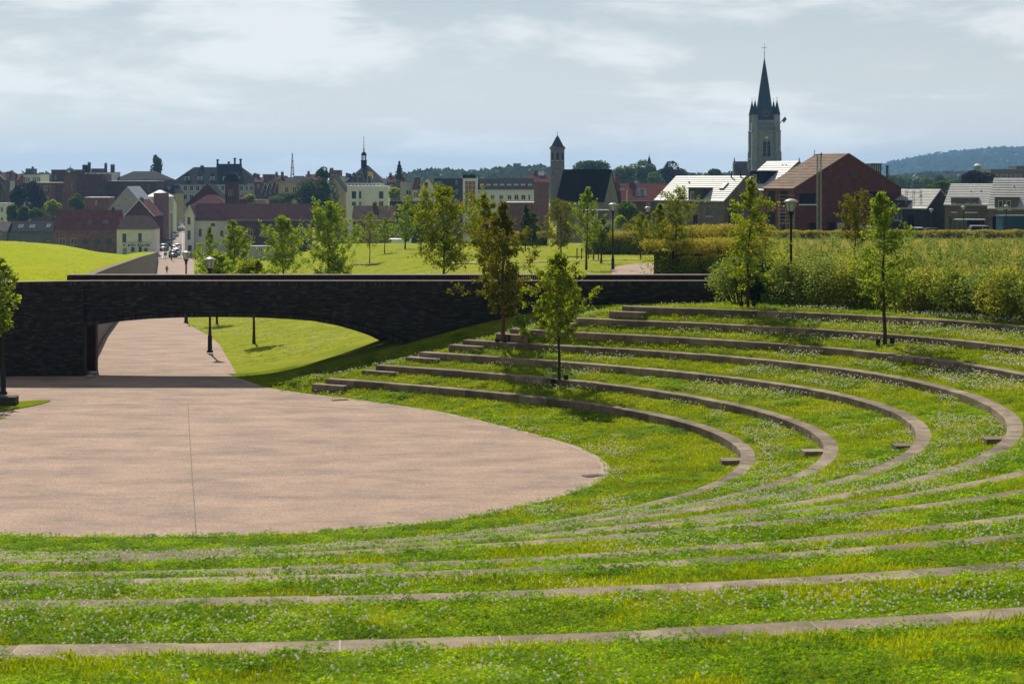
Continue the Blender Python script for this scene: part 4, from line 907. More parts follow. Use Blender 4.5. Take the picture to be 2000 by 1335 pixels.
house('street_house', 'beige stone house closing the left side of the street', 327, 342, 453, 555, 14, 378, 362, 'mansard', W_yel, R_slate, [V(329, 385, 332, 397), V(336, 385, 339, 397), V(329, 407, 332, 419), V(336, 407, 339, 419)], inset=1.5, sink=.6)
house('mansard_house', 'house with white-edged mansard roof at the top of the street', 300, 332, 440, 585, 12, 377, 361, 'mansard', W_cream, R_slate, [], inset=2.2, trim=T_white)
house('porch_roof', 'white metal roof shining behind the grey gabled house', 286, 328, 430, 500, 8, 384, 371, 'hip', W_lgrey, T_white, [], inset=2.8)
# --- brick works far left
house('brick_works', 'long dark brick hall with white parapet far left', 197, 304, 430, 560, 14, 354, 352, 'flat', B_dark, T_white, [V(287, 361, 292, 369, fm=T_grey), V(224, 390, 231, 399, fm=T_grey)], cat='building')
house('brick_works', 'tall plain brick block left of the long hall', 154, 198, 430, 552, 14, 341, 339, 'flat', B_dark, B_dark, [V(160, 395, 166, 405, fm=T_grey), V(176, 395, 182, 405, fm=T_grey)], cat='building')
house('brick_works', 'dark slate roof of the hall behind the brick works', 222, 323, 420, 590, 16, 351, 334.5, 'hip', B_dark, R_slate, [], inset=5, cat='building')
house('brick_works', 'white upper storey with dark windows on the brick works', 160, 222, 420, 585, 10, 337, 335, 'flat', W_white, T_grey, [V(170 + 13 * k, 338.5, 175 + 13 * k, 343) for k in range(4)], cat='building', chim=[(162, 3, 1.6, 2.5, R_slate), (170, 3, .9, 3.3, B_dark), (202.5, 3, .8, 3, B_dark), (216, 3, 1.2, 2.6, B_dark)])
house('brick_works', 'small brick pavilion on the roof of the white storey', 178, 196, 345, 590, 6, 330, 328, 'flat', B_red, B_dark, [V(180 + 4 * k, 332, 182.4 + 4 * k, 335, gm=GLS, nx=1) for k in range(4)], cat='building', sink=3)
house('brick_works', 'flat-topped brick building behind the small clock turret', 100, 157, 410, 580, 14, 332, 331, 'flat', B_dark, T_grey, [V(107, 341, 110, 351, fm=T_white), V(117, 349, 121, 354, fm=T_grey)], cat='building')
house('brick_works', 'brick wing with white roof edge left of the clock turret', 60, 125, 420, 550, 12, 357, 355, 'flat', B_red, T_white, [V(86, 362, 93, 372), V(98, 362, 100, 372), V(88, 384, 95, 392), V(108, 362, 122, 398, gm=B_dark, fm=B_red, nx=1)], cat='building')
tw = house('clock_turret', 'square brick turret with copper dome and small clock, far left', 124, 145, 430, 545, 3.4, 340, 338, 'flat', B_red, B_dark, [V(132.5, 359, 134.5, 367, nx=1), V(128.5, 360, 130, 366, nx=1), V(139, 358, 141.5, 370, nx=1)], cat='tower')
s_ = 545 / F; h_ = (430 - 338) * s_; b = MB(); b.lathe([(1.5, h_), (1.5, h_ + .5), (1.25, h_ + 1.1), (.7, h_ + 1.6), (.1, h_ + 1.8), (.06, h_ + 2.6)], 12, 0, (1.72, 1.7)); b.build('dome', mat('copper_green', (.10, .14, .15), (.07, .10, .11), 1, .6), tw)
MB().lathe([(.02, -.0), (.42, 0.0), (.42, .05), (.02, .05)], 16).build('clock_face', T_white, tw, (1.72, .1, h_ + .55)).rotation_euler.x = R(90)
house('cream_block', 'cream block with a row of narrow windows, far left skyline', 33, 79, 420, 640, 12, 341, 340, 'flat', W_cream, T_grey, [V(36, 350, 40, 357, nx=1)] + [V(a, 346, a + 2.4, 355, nx=1) for a in (43, 47, 51, 55, 64, 68, 72, 76)], cat='building', chim=[(45, 4, 1.2, .6, T_dark)])
house('roof_box', 'small brick lift housing on top of the cream block', 50, 63.5, 345, 644, 6, 330, 329, 'flat', B_grey, T_grey, [], cat='building', sink=3, chim=[(61, 2, .7, .6, T_dark)])
for k, (a, b_, e_, r_, w_, lab) in enumerate([(-20, 9, 351, 337, B_dark, 'dark gabled town house at the extreme left skyline'), (9, 20, 350, 338, W_lgrey, 'pale gabled town house second from the left on the skyline'), (19, 34, 352, 341, B_red, 'brick gabled town house left of the cream block')]):
    house('town_house', lab, a, b_, 420, 620 + 6 * k, 10, e_, r_, 'front' if k != 2 else 'side', w_, R_red if k == 2 else R_dred, [V((a + b_) / 2 - 1.5, e_ + 2, (a + b_) / 2 + 1.5, e_ + 8)], trim=T_white if k == 0 else None, chim=[((a + b_) / 2, 3, 1.0, 1.0, B_dark)])
house('brick_row', 'low brick row behind the green trees, below the brick works', 165, 212, 440, 500, 8, 386, 384, 'flat', B_red, T_white, [V(186, 392, 190, 400)], cat='building')
# --- large slate roofed building
big = house('slate_mansion', 'large pale building with broad slate roof and a row of dormers', 333, 504, 440, 615, 15, 360, 326.5, 'hip', W_lgrey, R_slate,
      [V(346 + 12.2 * k, 363, 353 + 12.2 * k, 372, fm=W_cream) for k in range(13)] + [V(346 + 12.2 * k, 380, 353 + 12.2 * k, 390, fm=W_cream) for k in range(13)], inset=7, over=.6, cat='building',
      dormers=[(360, .18, 1.5, 1.7, W_cream, 1.8), (385, .18, 1.5, 1.7, W_cream, 1.8), (409.5, .18, 1.5, 1.7, W_cream, 1.8), (434, .18, 1.5, 1.7, W_cream, 1.8), (459, .18, 1.5, 1.7, W_cream, 1.8)], chim=[(387, 8, 1.2, 1.0, R_slate)])
s_ = 615 / F; z_ = Z(326.5, 622) - Z(440, 615); b = MB(); x0_, x1_ = (417 - 333) * s_, (465 - 333) * s_; b.box(x0_, x1_, 6, 9, z_ - 1, z_ + 1.2); b.build('roof_terrace', R_slate, big)
for px_, hh in ((418, 2.4), (463.5, 2.6), (452, 2.9), (440, 1.6)): MB().lathe([(.35, z_), (.35, z_ + hh), (.6, z_ + hh + .05), (.6, z_ + hh + .3), (.2, z_ + hh + .5)], 8, 0, ((px_ - 333) * s_, 7.5)).build('roof_pier', R_slate, big)
house('slate_wing', 'slate roofed right wing of the large pale building', 484, 505, 440, 612, 9, 358, 338, 'hip', W_lgrey, R_slate, [V(488, 363, 494, 372)], inset=2.5, cat='building')
# --- white corner house and long brick building
ch = house('corner_house', 'white corner house with steep gable at the right side of the street', 361, 379, 499, 424, 10, 421, 402, 'front', W_cream, R_dred, [V(366, 424, 372, 438, fm=T_grey), V(366, 450, 372, 467.6, fm=T_grey), V(367, 479, 374.5, 500, fm=T_dark, name='door')], over=.25, trim=W_cream, sill=W_lgrey)
house('corner_wing', 'white side wing of the corner house under a red tile roof', 379, 446, 499, 426, 9, 429.4, 398.5, 'side', W_cream, R_dred, [V(388, 447, 394, 462, fm=T_grey), V(412, 436, 420, 442, fm=T_dark), V(404, 450, 410, 464, fm=T_grey), V(430, 450, 436, 464, fm=T_grey)], over=.2, trim=T_grey)
house('long_house', 'long brick building with red tile roof behind the young trees', 446, 601, 490, 420, 9, 428.5, 399, 'side', B_dark, R_dred, [V(483.5, 447.5, 494, 461), V(515, 447.5, 524, 461), V(545, 447.5, 554, 461), V(568, 447, 575, 462), V(585, 446, 595, 463)], over=.25, trim=W_lgrey, sill=W_lgrey)
house('hip_house', 'red hipped roof behind the white corner house', 376, 440, 440, 445, 9, 400, 380.6, 'hip', B_red, R_dred, [], inset=3.0, over=.3, trim=W_lgrey)
house('barn_gable', 'dark steep gable behind the red hipped roof', 364, 446, 440, 462, 9, 399, 360.5, 'front', R_dred, R_black, [], over=.3)
bt = house('brick_tower', 'square brick tower with slate mansard cap behind the red roofs', 439.5, 463.6, 440, 438, 3.2, 357, 355, 'flat', B_dark, B_dark, [V(446, 371, 450, 382, nx=1, fm=W_cream), V(451, 371, 455, 382, nx=1, fm=W_cream)], cat='tower')
s_ = 438 / F; h_ = (440 - 355) * s_; w_ = 24.1 * s_; b = MB(); o_ = .3
for (za, ia, zb, ib) in ((h_ + .16, -o_, h_ + .5, -o_ + .05), (h_ + .5, -o_ + .05, h_ + 1.9, .35), (h_ + 1.9, .35, h_ + 2.5, 1.1)):
    b.add([(ia, ia, za), (w_ - ia, ia, za), (w_ - ia, 3.2 - ia, za), (ia, 3.2 - ia, za), (ib, ib, zb), (w_ - ib, ib, zb), (w_ - ib, 3.2 - ib, zb), (ib, 3.2 - ib, zb)], [(0, 1, 5, 4), (1, 2, 6, 5), (2, 3, 7, 6), (3, 0, 4, 7), (4, 5, 6, 7), (3, 2, 1, 0)])
b.build('mansard_cap', R_slate, bt)
house('low_annex', 'low grey annex with white windows below the long brick building', 466, 532, 499, 405, 5, 482, 480, 'flat', W_lgrey, T_grey, [V(480, 485, 488, 494), V(505, 484, 513, 495), V(520, 485, 527, 494)], sink=3)
house('terrace_house', 'dark roof between the brick tower and the grey shrubs', 463, 482, 430, 470, 8, 389, 379, 'hip', B_red, R_dred, [], inset=2)
house('terrace_house', 'low beige flat house behind the long red roof', 462, 518, 430, 480, 8, 391, 390, 'flat', W_yel, B_pink, [V(485, 392, 490, 398, gm=BLK, nx=1)])
for k in range(5):
    a = 512 + 9 * k
    house('terrace_house', ['leftmost of five dark row gables behind the long red roof', 'second of five dark row gables behind the long red roof', 'middle one of five dark row gables behind the long red roof', 'fourth of five dark row gables behind the long red roof', 'rightmost of five dark row gables behind the long red roof'][k], a, a + 13, 430, 560 - 9 * k, 8, 372 - 3.0 * k + 2, 357 - 3.2 * k, 'front', B_dark, R_dred, [V(a + 5, 376 - 3 * k, a + 8, 383 - 3 * k)], trim=W_lgrey, over=.2)
house('grey_box', 'dark brick cube on the skyline right of the slate roof', 513, 530, 420, 640, 10, 341, 340, 'flat', B_dark, T_grey, [])
house('yellow_house', 'yellow house with two white windows beside the big dark tree', 544, 583, 430, 520, 9, 356, 346, 'hip', W_yel, R_slate, [V(556, 365, 564, 376), V(571, 365, 579, 376)], inset=2, over=.3, chim=[(548, 4, .8, 2, B_grey)])
house('slate_house', 'slate roof right behind the yellow house', 560, 602, 430, 545, 10, 358, 343.5, 'hip', W_grey, R_slate, [], inset=2)
house('slate_house', 'dark slate gable right of the big tree', 632, 674, 430, 500, 12, 372, 344, 'front', W_yel, R_slate, [V(650, 378, 655, 388)], over=.3)
house('brick_box', 'red brick box with white window band on the skyline', 643, 664, 400, 600, 8, 333, 332, 'flat', B_red, T_grey, [V(648, 341, 662, 344, nx=3)], cat='building', chim=[(646, 3, 1.2, .7, B_red)])
house('brick_box', 'small flat brick house left of the pointed tower roof', 662, 678, 400, 590, 8, 345, 344, 'flat', W_lgrey, B_red, [])
for k, (a, b_, d_, e_, r_, m_) in enumerate([(497, 512, 610, 356, 347, B_dark), (533, 549, 650, 352, 343, B_red), (596, 612, 660, 350, 341, B_dark), (612, 634, 640, 352, 343, B_red), (757, 772, 600, 356, 345, B_dark), (772, 790, 620, 354, 343, B_red)]):
    house('town_house', 'small brick house on the skyline, ' + ['just right of the slate mansion', 'below the lattice mast on its left', 'right of the lattice mast', 'left of the red brick box', 'right of the pointed tower roof', 'below the lone fir tree'][k], a, b_, 420, d_, 9, e_, r_, 'side', m_, R_red if k % 2 else R_dred, [V((a + b_) / 2 - 2, e_ + 4, (a + b_) / 2 + 2, e_ + 11)], chim=[(a + 4, 4.5, .9, 1.1, B_dark)])
# --- town hall with onion turret, white modern blocks, centre of the picture
th_ = house('town_hall', 'old hall with steep slate roof, small lantern turret and needle spire', 678, 746, 430, 492, 11, 357, 323, 'hip', W_white, mat('slate_pale', (.075, .072, .082), (.045, .046, .055), .6, .8, .3, 8, spec=.1), [V(681 + 7 * k, 359.5, 683.4 + 7 * k, 362.5, nx=1, gm=GLS) for k in range(9)], inset=4.4, over=.8, cat='building', dormers=[(687, .22, .9, 1.2, R_slate, .7), (699, .22, .9, 1.2, R_slate, .7)])
s_ = 492 / F; cx_, cy_ = (707.5 - 678) * s_, 5.5; zb = Z(323, 497.5) - Z(430, 492); zz = lambda py: Z(py, 497.5) - Z(430, 492)
MB().lathe([(.85, zb - 1.2), (.85, zz(314)), (1.0, zz(313.6)), (1.0, zz(312.8))], 8, 0, (cx_, cy_), False).build('turret_base', R_slate, th_)
b = MB()
for k in range(8):
    t = k * math.pi / 4; b.tube([(cx_ + .62 * math.cos(t), cy_ + .62 * math.sin(t), zz(313)), (cx_ + .62 * math.cos(t), cy_ + .62 * math.sin(t), zz(303.5))], [.09, .09], 5)
b.build('lantern_posts', T_dark, th_)
MB().lathe([(.8, zz(303.8)), (.82, zz(303)), (.72, zz(300)), (.4, zz(297.5)), (.18, zz(296))], 10, 0, (cx_, cy_)).build('dome', R_slate, th_)
MB().lathe([(.16, zz(296.2)), (.2, zz(292)), (.1, zz(288)), (.06, zz(270)), (.14, zz(269.5)), (.14, zz(268.8)), (.03, zz(268)), (.02, zz(265))], 8, 0, (cx_, cy_)).build('spire', T_dark, th_)
FLGY = mat('flag_yellow', (.55, .40, .06), (.45, .32, .05), 2, .8); FLGB = mat('flag_blue', (.05, .12, .32), (.04, .09, .25), 2, .8); FLGG = mat('flag_green', (.05, .22, .14), (.04, .17, .11), 2, .8)
def flag(label, px, py0, py1, d, m, w=1.6, h=1.3, dirn=1, tilt=0.0):
    z0, z1 = Z(py1, d), Z(py0, d); r_ = thing('flag', label, 'flag', (X(px, d), d, z0)); r_.rotation_euler.y = tilt
    MB().tube([(0, 0, 0), (0, 0, z1 - z0)], [.17, .12], 6).build('flagpole', T_grey, r_)
    b = MB(); n = 6; vs = []
    for i in range(n + 1):
        for e in (0, 1): vs.append((dirn * w * i / n, .12 * math.sin(i * 1.3), (z1 - z0) - .1 - e * h - .35 * (i / n) ** 1.5))
    b.add(vs, [(2 * i, 2 * i + 1, 2 * i + 3, 2 * i + 2) for i in range(n)]); o = b.build('cloth', m, r_); md = o.modifiers.new('thick', 'SOLIDIFY'); md.thickness = .02
    return r_
flag('yellow flag on a pole beside the pointed town hall roof', 718, 334, 357, 490, FLGY); flag('blue flag on a pole left of the town hall roof', 676, 337, 350, 494, FLGB); flag('bare second flagpole with pale flag right of the yellow one', 726, 340, 357, 490, T_white, .4, .9)
house('white_block', 'white modern block with dark windows in front of the town hall', 678, 712.5, 420, 482, 8, 364, 362, 'flat', W_white, T_white, [V(686.5, 373, 696, 388.5, gm=GLS, nx=1), V(700.4, 373, 706, 388.5, gm=GLS, nx=1), V(687, 393.5, 695.5, 402), V(701, 393.5, 706, 402)], cat='building')
house('white_block', 'taller plain white block right of the first white block', 712.5, 758, 420, 479, 9, 364.5, 363.5, 'flat', W_white, W_white, [V(739.5, 373, 749.3, 388.5, gm=GLS, nx=1), V(739.5, 392.5, 749.3, 402, gm=GLS_lt, nx=1)], cat='building')
house('cottage', 'brown tile roof cottage below the white blocks', 689, 769, 490, 355, 9, 429, 403, 'side', B_grey, R_brown, [V(702, 445, 711, 458), V(728, 445, 737, 458), V(750, 445, 759, 458)], trim=W_cream, over=.25, chim=[(729, 4.0, .8, .9, B_dark)])
house('dark_hall', 'low dark flat hall right of the brown cottage', 761, 842, 470, 398, 10, 394.5, 392.5, 'flat', W_slateb, R_black, [V(772 + 7.5 * k, 447, 777 + 7.5 * k, 462, gm=GLS_lt, nx=1) for k in range(4)], cat='building', chim=[(831, 2, .8, 1.3, B_red)])
house('garden_shed', 'small white container hut at the edge of the park lawn', 759.5, 800, 486, 262, 4, 469, 467.5, 'flat', W_white, T_white, [V(784, 475, 793, 485, gm=T_grey, nx=1, name='door')], sink=2)
house('grey_villa', 'grey house with a bay window left of the gambrel house', 782, 806, 440, 436, 9, 355, 353.5, 'flat', W_lgrey, B_grey, [V(793, 371, 803, 385, fm=T_white, nx=2)], chim=[(786, 3, .8, .8, B_grey)])
# gambrel house: custom outline
s_ = 432 / F; gh = thing('gambrel_house', 'cream house with rounded brown gambrel roof in the town centre', 'house', (X(806, 432), 432, Z(440, 432)))
q = lambda px, py: ((px - 806) * s_, (440 - py) * s_)
front = [q(818, 440), q(847.5, 440), q(847.5, 367), q(844, 358), q(835.5, 347), q(826, 357), q(819, 372), q(818, 400)]
b = MB(); b.prism(front, 0, 9); b.prism([q(806, 440), q(817.9, 440), q(817.9, 370), q(806, 371)], .6, 8); b.build('wall', W_cream, gh)
edge_ = [q(816.5, 374), q(825.5, 356), q(835.5, 345.6), q(845, 356.5), q(849.5, 371)]; b = MB()
for (xa, za), (xb, zb_) in zip(edge_[:-1], edge_[1:]): b.add([(xa, -.25, za), (xb, -.25, zb_), (xb, 9.2, zb_), (xa, 9.2, za), (xa, -.25, za - .2), (xb, -.25, zb_ - .2), (xb, 9.2, zb_ - .2), (xa, 9.2, za - .2)], [(0, 1, 2, 3), (4, 7, 6, 5), (0, 4, 5, 1), (2, 6, 7, 3), (1, 5, 6, 2), (0, 3, 7, 4)])
b.build('roof', R_brown, gh); (x_, z_) = q(829, 367); (x2_, z2_) = q(836, 356); window(gh, x_, z_, x2_, z2_, T_grey, GLS, 1, 2, W_white, .006)
for k in range(3): (x_, z_) = q(808 + 3.4 * k, 386); (x2_, z2_) = q(810 + 3.4 * k, 376); window(gh, x_, z_, x2_, z2_, T_grey, GLS, 1, 1, None, .006, .6)
(x_, z_) = q(806, 371); b = MB(); b.add([(x_ - .2, .4, z_), (11.9 * s_, .4, z_ + .1), (13 * s_, 4, z_ + 3.2), (x_ + .4, 4, z_ + 3.2), (x_ - .2, 8, z_), (11.9 * s_, 8, z_)], [(0, 1, 2, 3), (3, 2, 5, 4), (0, 3, 4)]); b.build('side_roof', R_dred, gh)
house('dark_block', 'dark slate-clad block with columns of small lit windows', 848, 904, 440, 442, 10, 350, 348.5, 'flat', W_slateb, R_black, [V(890, 352 + 18.5 * k, 893.5, 360 + 18.5 * k, gm=GLS_lt, nx=1) for k in range(3)] + [V(855, 354, 863, 361, gm=GLS_lt, nx=2), V(878, 392, 883, 399, gm=GLS_lt, nx=1)], cat='building')
st = house('stair_tower', 'white stair tower with tall copper coloured window', 904, 933, 440, 428, 8, 349.5, 348.5, 'flat', W_white, W_white, [V(908, 353, 929, 405.5, gm=GLS_cop, fm=W_white, nx=3, nz=6)], cat='building')
b = MB(); b.box(0, 24 * 428 / F, 1.5, 6, (440 - 349) * 428 / F, (440 - 341.5) * 428 / F); b.build('roof_plant', R_black, st); MB().lathe([(.5, 0), (.5, .5), (.3, .8), (.05, .9)], 8).build('roof_vent', T_grey, st, (2.2, 3, (440 - 341.5) * 428 / F))
house('long_white_building', 'long white building with black roof and a row of skylights', 933, 1043, 440, 430, 10, 369.5, 349.5, 'side', W_white, R_black, [V(939.5, 380, 945, 390.5, gm=GLS), V(939.5, 399, 945, 409, gm=GLS_lt), V(958, 381, 966, 390), V(975, 381, 983, 390), V(991, 381, 999, 390), V(1004.5, 380, 1013, 390.5), V(1018, 380, 1026.5, 390.5), V(1032, 380, 1035.5, 390.5, nx=1)], skyl=[(937 + 13.5 * k, .28, .9, .8) for k in range(8)], over=.1, cat='building', trim=T_grey)
house('brick_shed', 'low red brick shed in front of the long white building', 990, 1043, 430, 400, 6, 396, 394, 'flat', B_red, T_white, [V(1026, 405, 1030, 412, gm=GLS, nx=1)])
house('brick_house', 'red brick house with white chimney pot behind the dark barn', 1028, 1072, 420, 470, 9, 356, 341.5, 'side', B_red, R_dred, [V(1041, 360, 1044, 368)], chim=[(1046, 4.5, .9, .5, B_red), (1058, 4.5, 1.6, .6, T_white)])
# dark barn seen over its corner
def corner_house(name, label, cat, pxc, pyb, d, yaw_deg, w, dep, pe, pr, wm, rm, gm=None, over=.2, sink=3, extra=None, rows=0):
    """corner nearest to the viewer at (pxc,d); gable runs back-left or back-right from it"""
    z0 = Z(pyb, d); he = Z(pe, d) - z0
    return z0, he
bz = Z(452, 300); barn = thing('dark_barn', 'tall barn with grey gable and steep black roof in mid picture', 'barn', (X(1087, 300), 300, bz), R(-12))
# local: x to the right along the roof side, y away; gable on the left end
he = Z(392, 300) - bz; Lb, Db = 8.9, 7.2; hr_ = Z(332.5, 303.5) - bz
b = MB(); b.add([(0, 0, -3), (0, Db, -3), (0, Db, he), (0, 0, he), (0, Db / 2, hr_)], [(0, 3, 4, 2, 1)])
b.add([(0, 0, -3), (Lb, 0, -3), (Lb, 0, he), (0, 0, he), (Lb, Db, -3), (Lb, Db, he), (Lb, Db / 2, hr_)], [(0, 1, 2, 3), (1, 4, 5, 6, 2)]); b.build('wall', W_grey, barn); barn.rotation_euler.z = R(-24)
gable_roof(Lb, Db, he, hr_, .12).build('roof', R_black, barn)
MB().box(-.06, -.005, 3.2, 3.6, (452 - 384) * .0905, (452 - 370) * .0905).build('slit_window', BLK, barn); MB().box(-.05, -.005, 1.5, 2.7, 0, 2.2).build('door', GLS, barn)
for k in range(2): window(barn, 2.0 + 3 * k, 1.2, 3.0 + 3 * k, 2.4, T_grey, GLS_lt, 2, 1, None, .006)
# brick belfry
s_ = 600 / F; bf = thing('belfry', 'slim brick belfry with pointed slate roof and cross', 'tower', (X(1089, 600), 602, Z(430, 600))); zq = lambda py: Z(py, 600) - Z(430, 600)
MB().lathe([(2.72, 0), (2.62, zq(292))], 8, 0, smooth=False, rot=R(22.5)).build('shaft', B_grey, bf)
MB().lathe([(2.70, zq(292)), (3.0, zq(290.5)), (3.05, zq(288.5)), (2.9, zq(288))], 8, 0, smooth=False, rot=R(22.5)).build('cornice', B_grey, bf)
MB().lathe([(3.1, zq(288)), (2.3, zq(285)), (1.5, zq(277)), (.7, zq(269)), (.05, zq(263.5))], 8, 0, smooth=False, rot=R(22.5)).build('roof', R_slate, bf)
b = MB(); b.tube([(0, 0, zq(264)), (0, 0, zq(257))], [.07, .05], 5); b.bar((-.35, 0, zq(259.3)), (.35, 0, zq(259.3)), .08); b.build('cross', T_dark, bf)
def arched(w, h, d0, d1, n=6):
    return [(-w / 2, 0), (w / 2, 0)] + [(w / 2 * math.cos(t), h - w / 2 + w / 2 * 1.4 * math.sin(t)) for t in np.linspace(0, math.pi, n)]
for k in (-1, 0, 1):
    t = R(-90 + 45 * k); o = MB().prism(arched(.85, 2.6, 0, 0), -.06, .1).build('belfry_window', BLK, bf); rr_ = 2.62 * math.cos(R(22.5)); o.location = (rr_ * math.cos(t), rr_ * math.sin(t), zq(313)); o.rotation_euler.z = t + R(90)
    o = MB().box(-.6, .6, -.16, .0, -.22, -.01).build('sill', W_lgrey, bf); o.location = (rr_ * math.cos(t), rr_ * math.sin(t), zq(313)); o.rotation_euler.z = t + R(90)
# brick houses right of the barn
house('brick_house', 'brick house with tall chimney right of the black barn', 1172, 1216, 440, 405, 9, 392, 360, 'side', B_dark, R_dred, [V(1186, 400, 1194, 410)], chim=[(1207, 2.8, 1.1, 3.6, B_red)])
house('brick_house', 'long red tile roof with glass skylight right of the tall chimney', 1216, 1318, 440, 398, 11, 391, 360, 'side', B_dark, R_red, [V(1226, 396, 1234, 404), V(1262, 396, 1270, 404), V(1290, 396, 1300, 404)], skyl=[(1213, .55, 1.0, .8), (1243, .2, 1.9, 3.2), (1252, .2, 1.4, 3.0)], trim=W_lgrey, chim=[(1237, 5, 1.4, .6, B_dark)])
house('brick_house', 'small brick gable between the long red roof and the white roofs', 1270, 1300, 430, 420, 9, 383, 362, 'front', B_red, R_dred, [V(1282, 384, 1288, 392)], over=.2)
MB().tube([(0, 0, 0), (0, 0, 6.2)], [.1, .06], 6).build('pole', T_white, thing('service_pole', 'thin white service pole beside the red roofs', 'pole', tuple(P(1224.5, 425, 380)))); 
house('garage', 'low pale garage with blue panel below the black barn', 1140, 1190, 445, 285, 6, 412, 410, 'flat', B_grey, T_grey, [V(1159, 404.9 + 7, 1167, 427, gm=mat('blue_panel', (.03, .20, .32), (.02, .16, .27), 2, .5), nx=1)])
house('garden_wall', 'low grey garden wall below the brick houses', 1150, 1250, 450, 262, .4, 431, 430.5, 'flat', W_lgrey, T_grey, [], cat='wall')
# --- church
D_ = 570; s_ = D_ / F; zc = Z(430, D_); zq = lambda py: Z(py, D_) - zc; xq = lambda px: (px - 1497.3) * s_
chu = thing('church', 'tall stone church with slate needle spire, clock and corner pinnacles', 'church', (X(1497.3, D_), D_ + 5, zc))
hw = 57.5 * s_ / 2 - 1.0
b = MB(); b.box(-hw, hw, -hw, hw, -2, zq(256)); b.build('tower', W_stone, chu)
b = MB(); b.box(xq(1472.5), xq(1522), -hw + .3, hw - .3, zq(256), zq(234)); b.build('tower_top', W_stone, chu)
b = MB()
for sx_ in (-1, 1):
    for sy_ in (-1, 1):
        b.box(sx_ * hw - .9, sx_ * hw + .85, sy_ * hw - .9, sy_ * hw + .85, -2, zq(256.4)); b.box(sx_ * (hw + .25) - .8, sx_ * (hw + .25) + .8, sy_ * (hw + .25) - .8, sy_ * (hw + .25) + .8, -2, zq(296))
b.build('buttresses', W_stone, chu)
b = MB(); b.box(-hw - .3, hw + .3, -hw - .3, hw + .3, zq(275.6), zq(273.6)); b.box(-hw - 1.0, hw + 1.0, -hw - 1.0, hw + 1.0, zq(257), zq(254.8)); b.box(-hw - .35, hw + .35, -hw - .35, hw + .35, zq(247), zq(244.6)); b.box(-hw - 1.15, hw + 1.15, -hw - 1.15, hw + 1.15, zq(311.5), zq(309.5)); b.build('string_courses', W_stone, chu)
b = MB()
for k in range(9): xx = xq(1483) + (xq(1513) - xq(1483)) * k / 8; b.box(xx - .12, xx + .12, -hw + .02, -hw + .3, zq(246), zq(240))
b.box(xq(1482), xq(1514), -hw + .05, -hw + .35, zq(240), zq(239)); b.build('parapet', W_stone, chu)
for sx_ in (-1, 1):
    for sy_ in (-1, 1):
        c_ = (sx_ * (hw - .25), sy_ * (hw - .25)); o = MB().lathe([(1.08, zq(256)), (1.02, zq(225)), (1.15, zq(224.5)), (1.15, zq(223.5))], 8, 0, c_, False).build('pinnacle', W_stone, chu)
        MB().lathe([(1.15, zq(223.5)), (.55, zq(208)), (.05, zq(194.5))], 8, 0, c_, False).build('pinnacle_roof', R_slate, o); MB().tube([(c_[0], c_[1], zq(195)), (c_[0], c_[1], zq(189))], [.06, .04], 4).bar((c_[0] - .25, c_[1], zq(190.8)), (c_[0] + .25, c_[1], zq(190.8)), .06).build('finial', T_dark, o)
SP = mat('spire_slate', (.026, .050, .085), (.018, .036, .064), .5, .75, .2, 5, spec=.1)
MB().lathe([(3.7, zq(234)), (3.2, zq(229)), (2.98, zq(222)), (1.58, zq(165)), (.05, zq(109.5))], 8, 0, (0, 0), False, R(22.5)).build('spire', SP, chu)
b = MB(); b.tube([(0, 0, zq(111)), (0, 0, zq(82))], [.1, .05], 5); b.bar((-.95, 0, zq(91.5)), (.95, 0, zq(91.5)), .13); b.lathe([(.05, zq(103)), (.22, zq(101.5)), (.05, zq(100))], 6); b.build('cross', T_dark, chu)
clk = MB().lathe([(.02, 0), (1.22, 0), (1.22, .1), (.02, .1)], 24).build('clock', mat('clock_dark', (.02, .02, .025), (.015, .015, .02), 2), chu); clk.rotation_euler.x = R(90); clk.location = (.1, -2.95, zq(220.5))
GOLD = mat('clock_gold', (.55, .45, .2), (.4, .32, .14), 3, .5); b = MB()
for k in range(12): t = k * math.pi / 6; b.bar((.82 * math.cos(t), .82 * math.sin(t), .115), (1.14 * math.cos(t), 1.14 * math.sin(t), .115), .15, .03)
b.bar((0, 0, .13), (.1, .75, .13), .1, .03); b.bar((0, 0, .13), (.45, .25, .13), .12, .03); b.build('clock_dial', GOLD, clk)
def tracery(root, x, y, z, w, h):
    """pointed double-light church window: recessed frame with dark lights"""
    o = MB().prism([(-w / 2 - .3, -.2), (w / 2 + .3, -.2), (w / 2 + .3, h * .62), (w * .34 + .2, h * .86), (0, h + .35), (-w * .34 - .2, h * .86), (-w / 2 - .3, h * .62)], -.18, .02).build('belfry_window', W_stone, root, (x, y, z))
    for sx_ in (-1, 1):
        c_ = sx_ * w * .26; q_ = w * .2
        MB().prism([(c_ - q_, 0), (c_ + q_, 0), (c_ + q_, h * .6), (c_, h * .76), (c_ - q_, h * .6)], -.2, -.17).build('light', BLK, o)
        for k in range(1, 4): MB().box(c_ - q_, c_ + q_, -.23, -.18, h * .16 * k, h * .16 * k + .09).build('louvre', W_stone, o)
    MB().lathe([(.02, 0), (w * .15, 0), (w * .15, .03), (.02, .03)], 10).build('rose_light', T_white, o, (0, -.205, h * .83)).rotation_euler.x = R(90)
tracery(chu, xq(1498.2), -hw, zq(305), 16 * s_, 44 * s_)
for sx_ in (-1, 1): b = MB(); b.box(sx_ * hw * .64 - .12, sx_ * hw * .64 + .12, -hw - .12, -hw + .02, zq(315), zq(257)); b.build('pilaster', W_stone, chu)
NAVE = mat('nave_tile', (.075, .040, .050), (.05, .028, .036), .5, .8)
b = MB(); nx0, nx1 = xq(1444), xq(1573); b.box(nx0, nx1, 2, 12, -2, zq(343)); b.build('nave_wall', W_stone, chu)
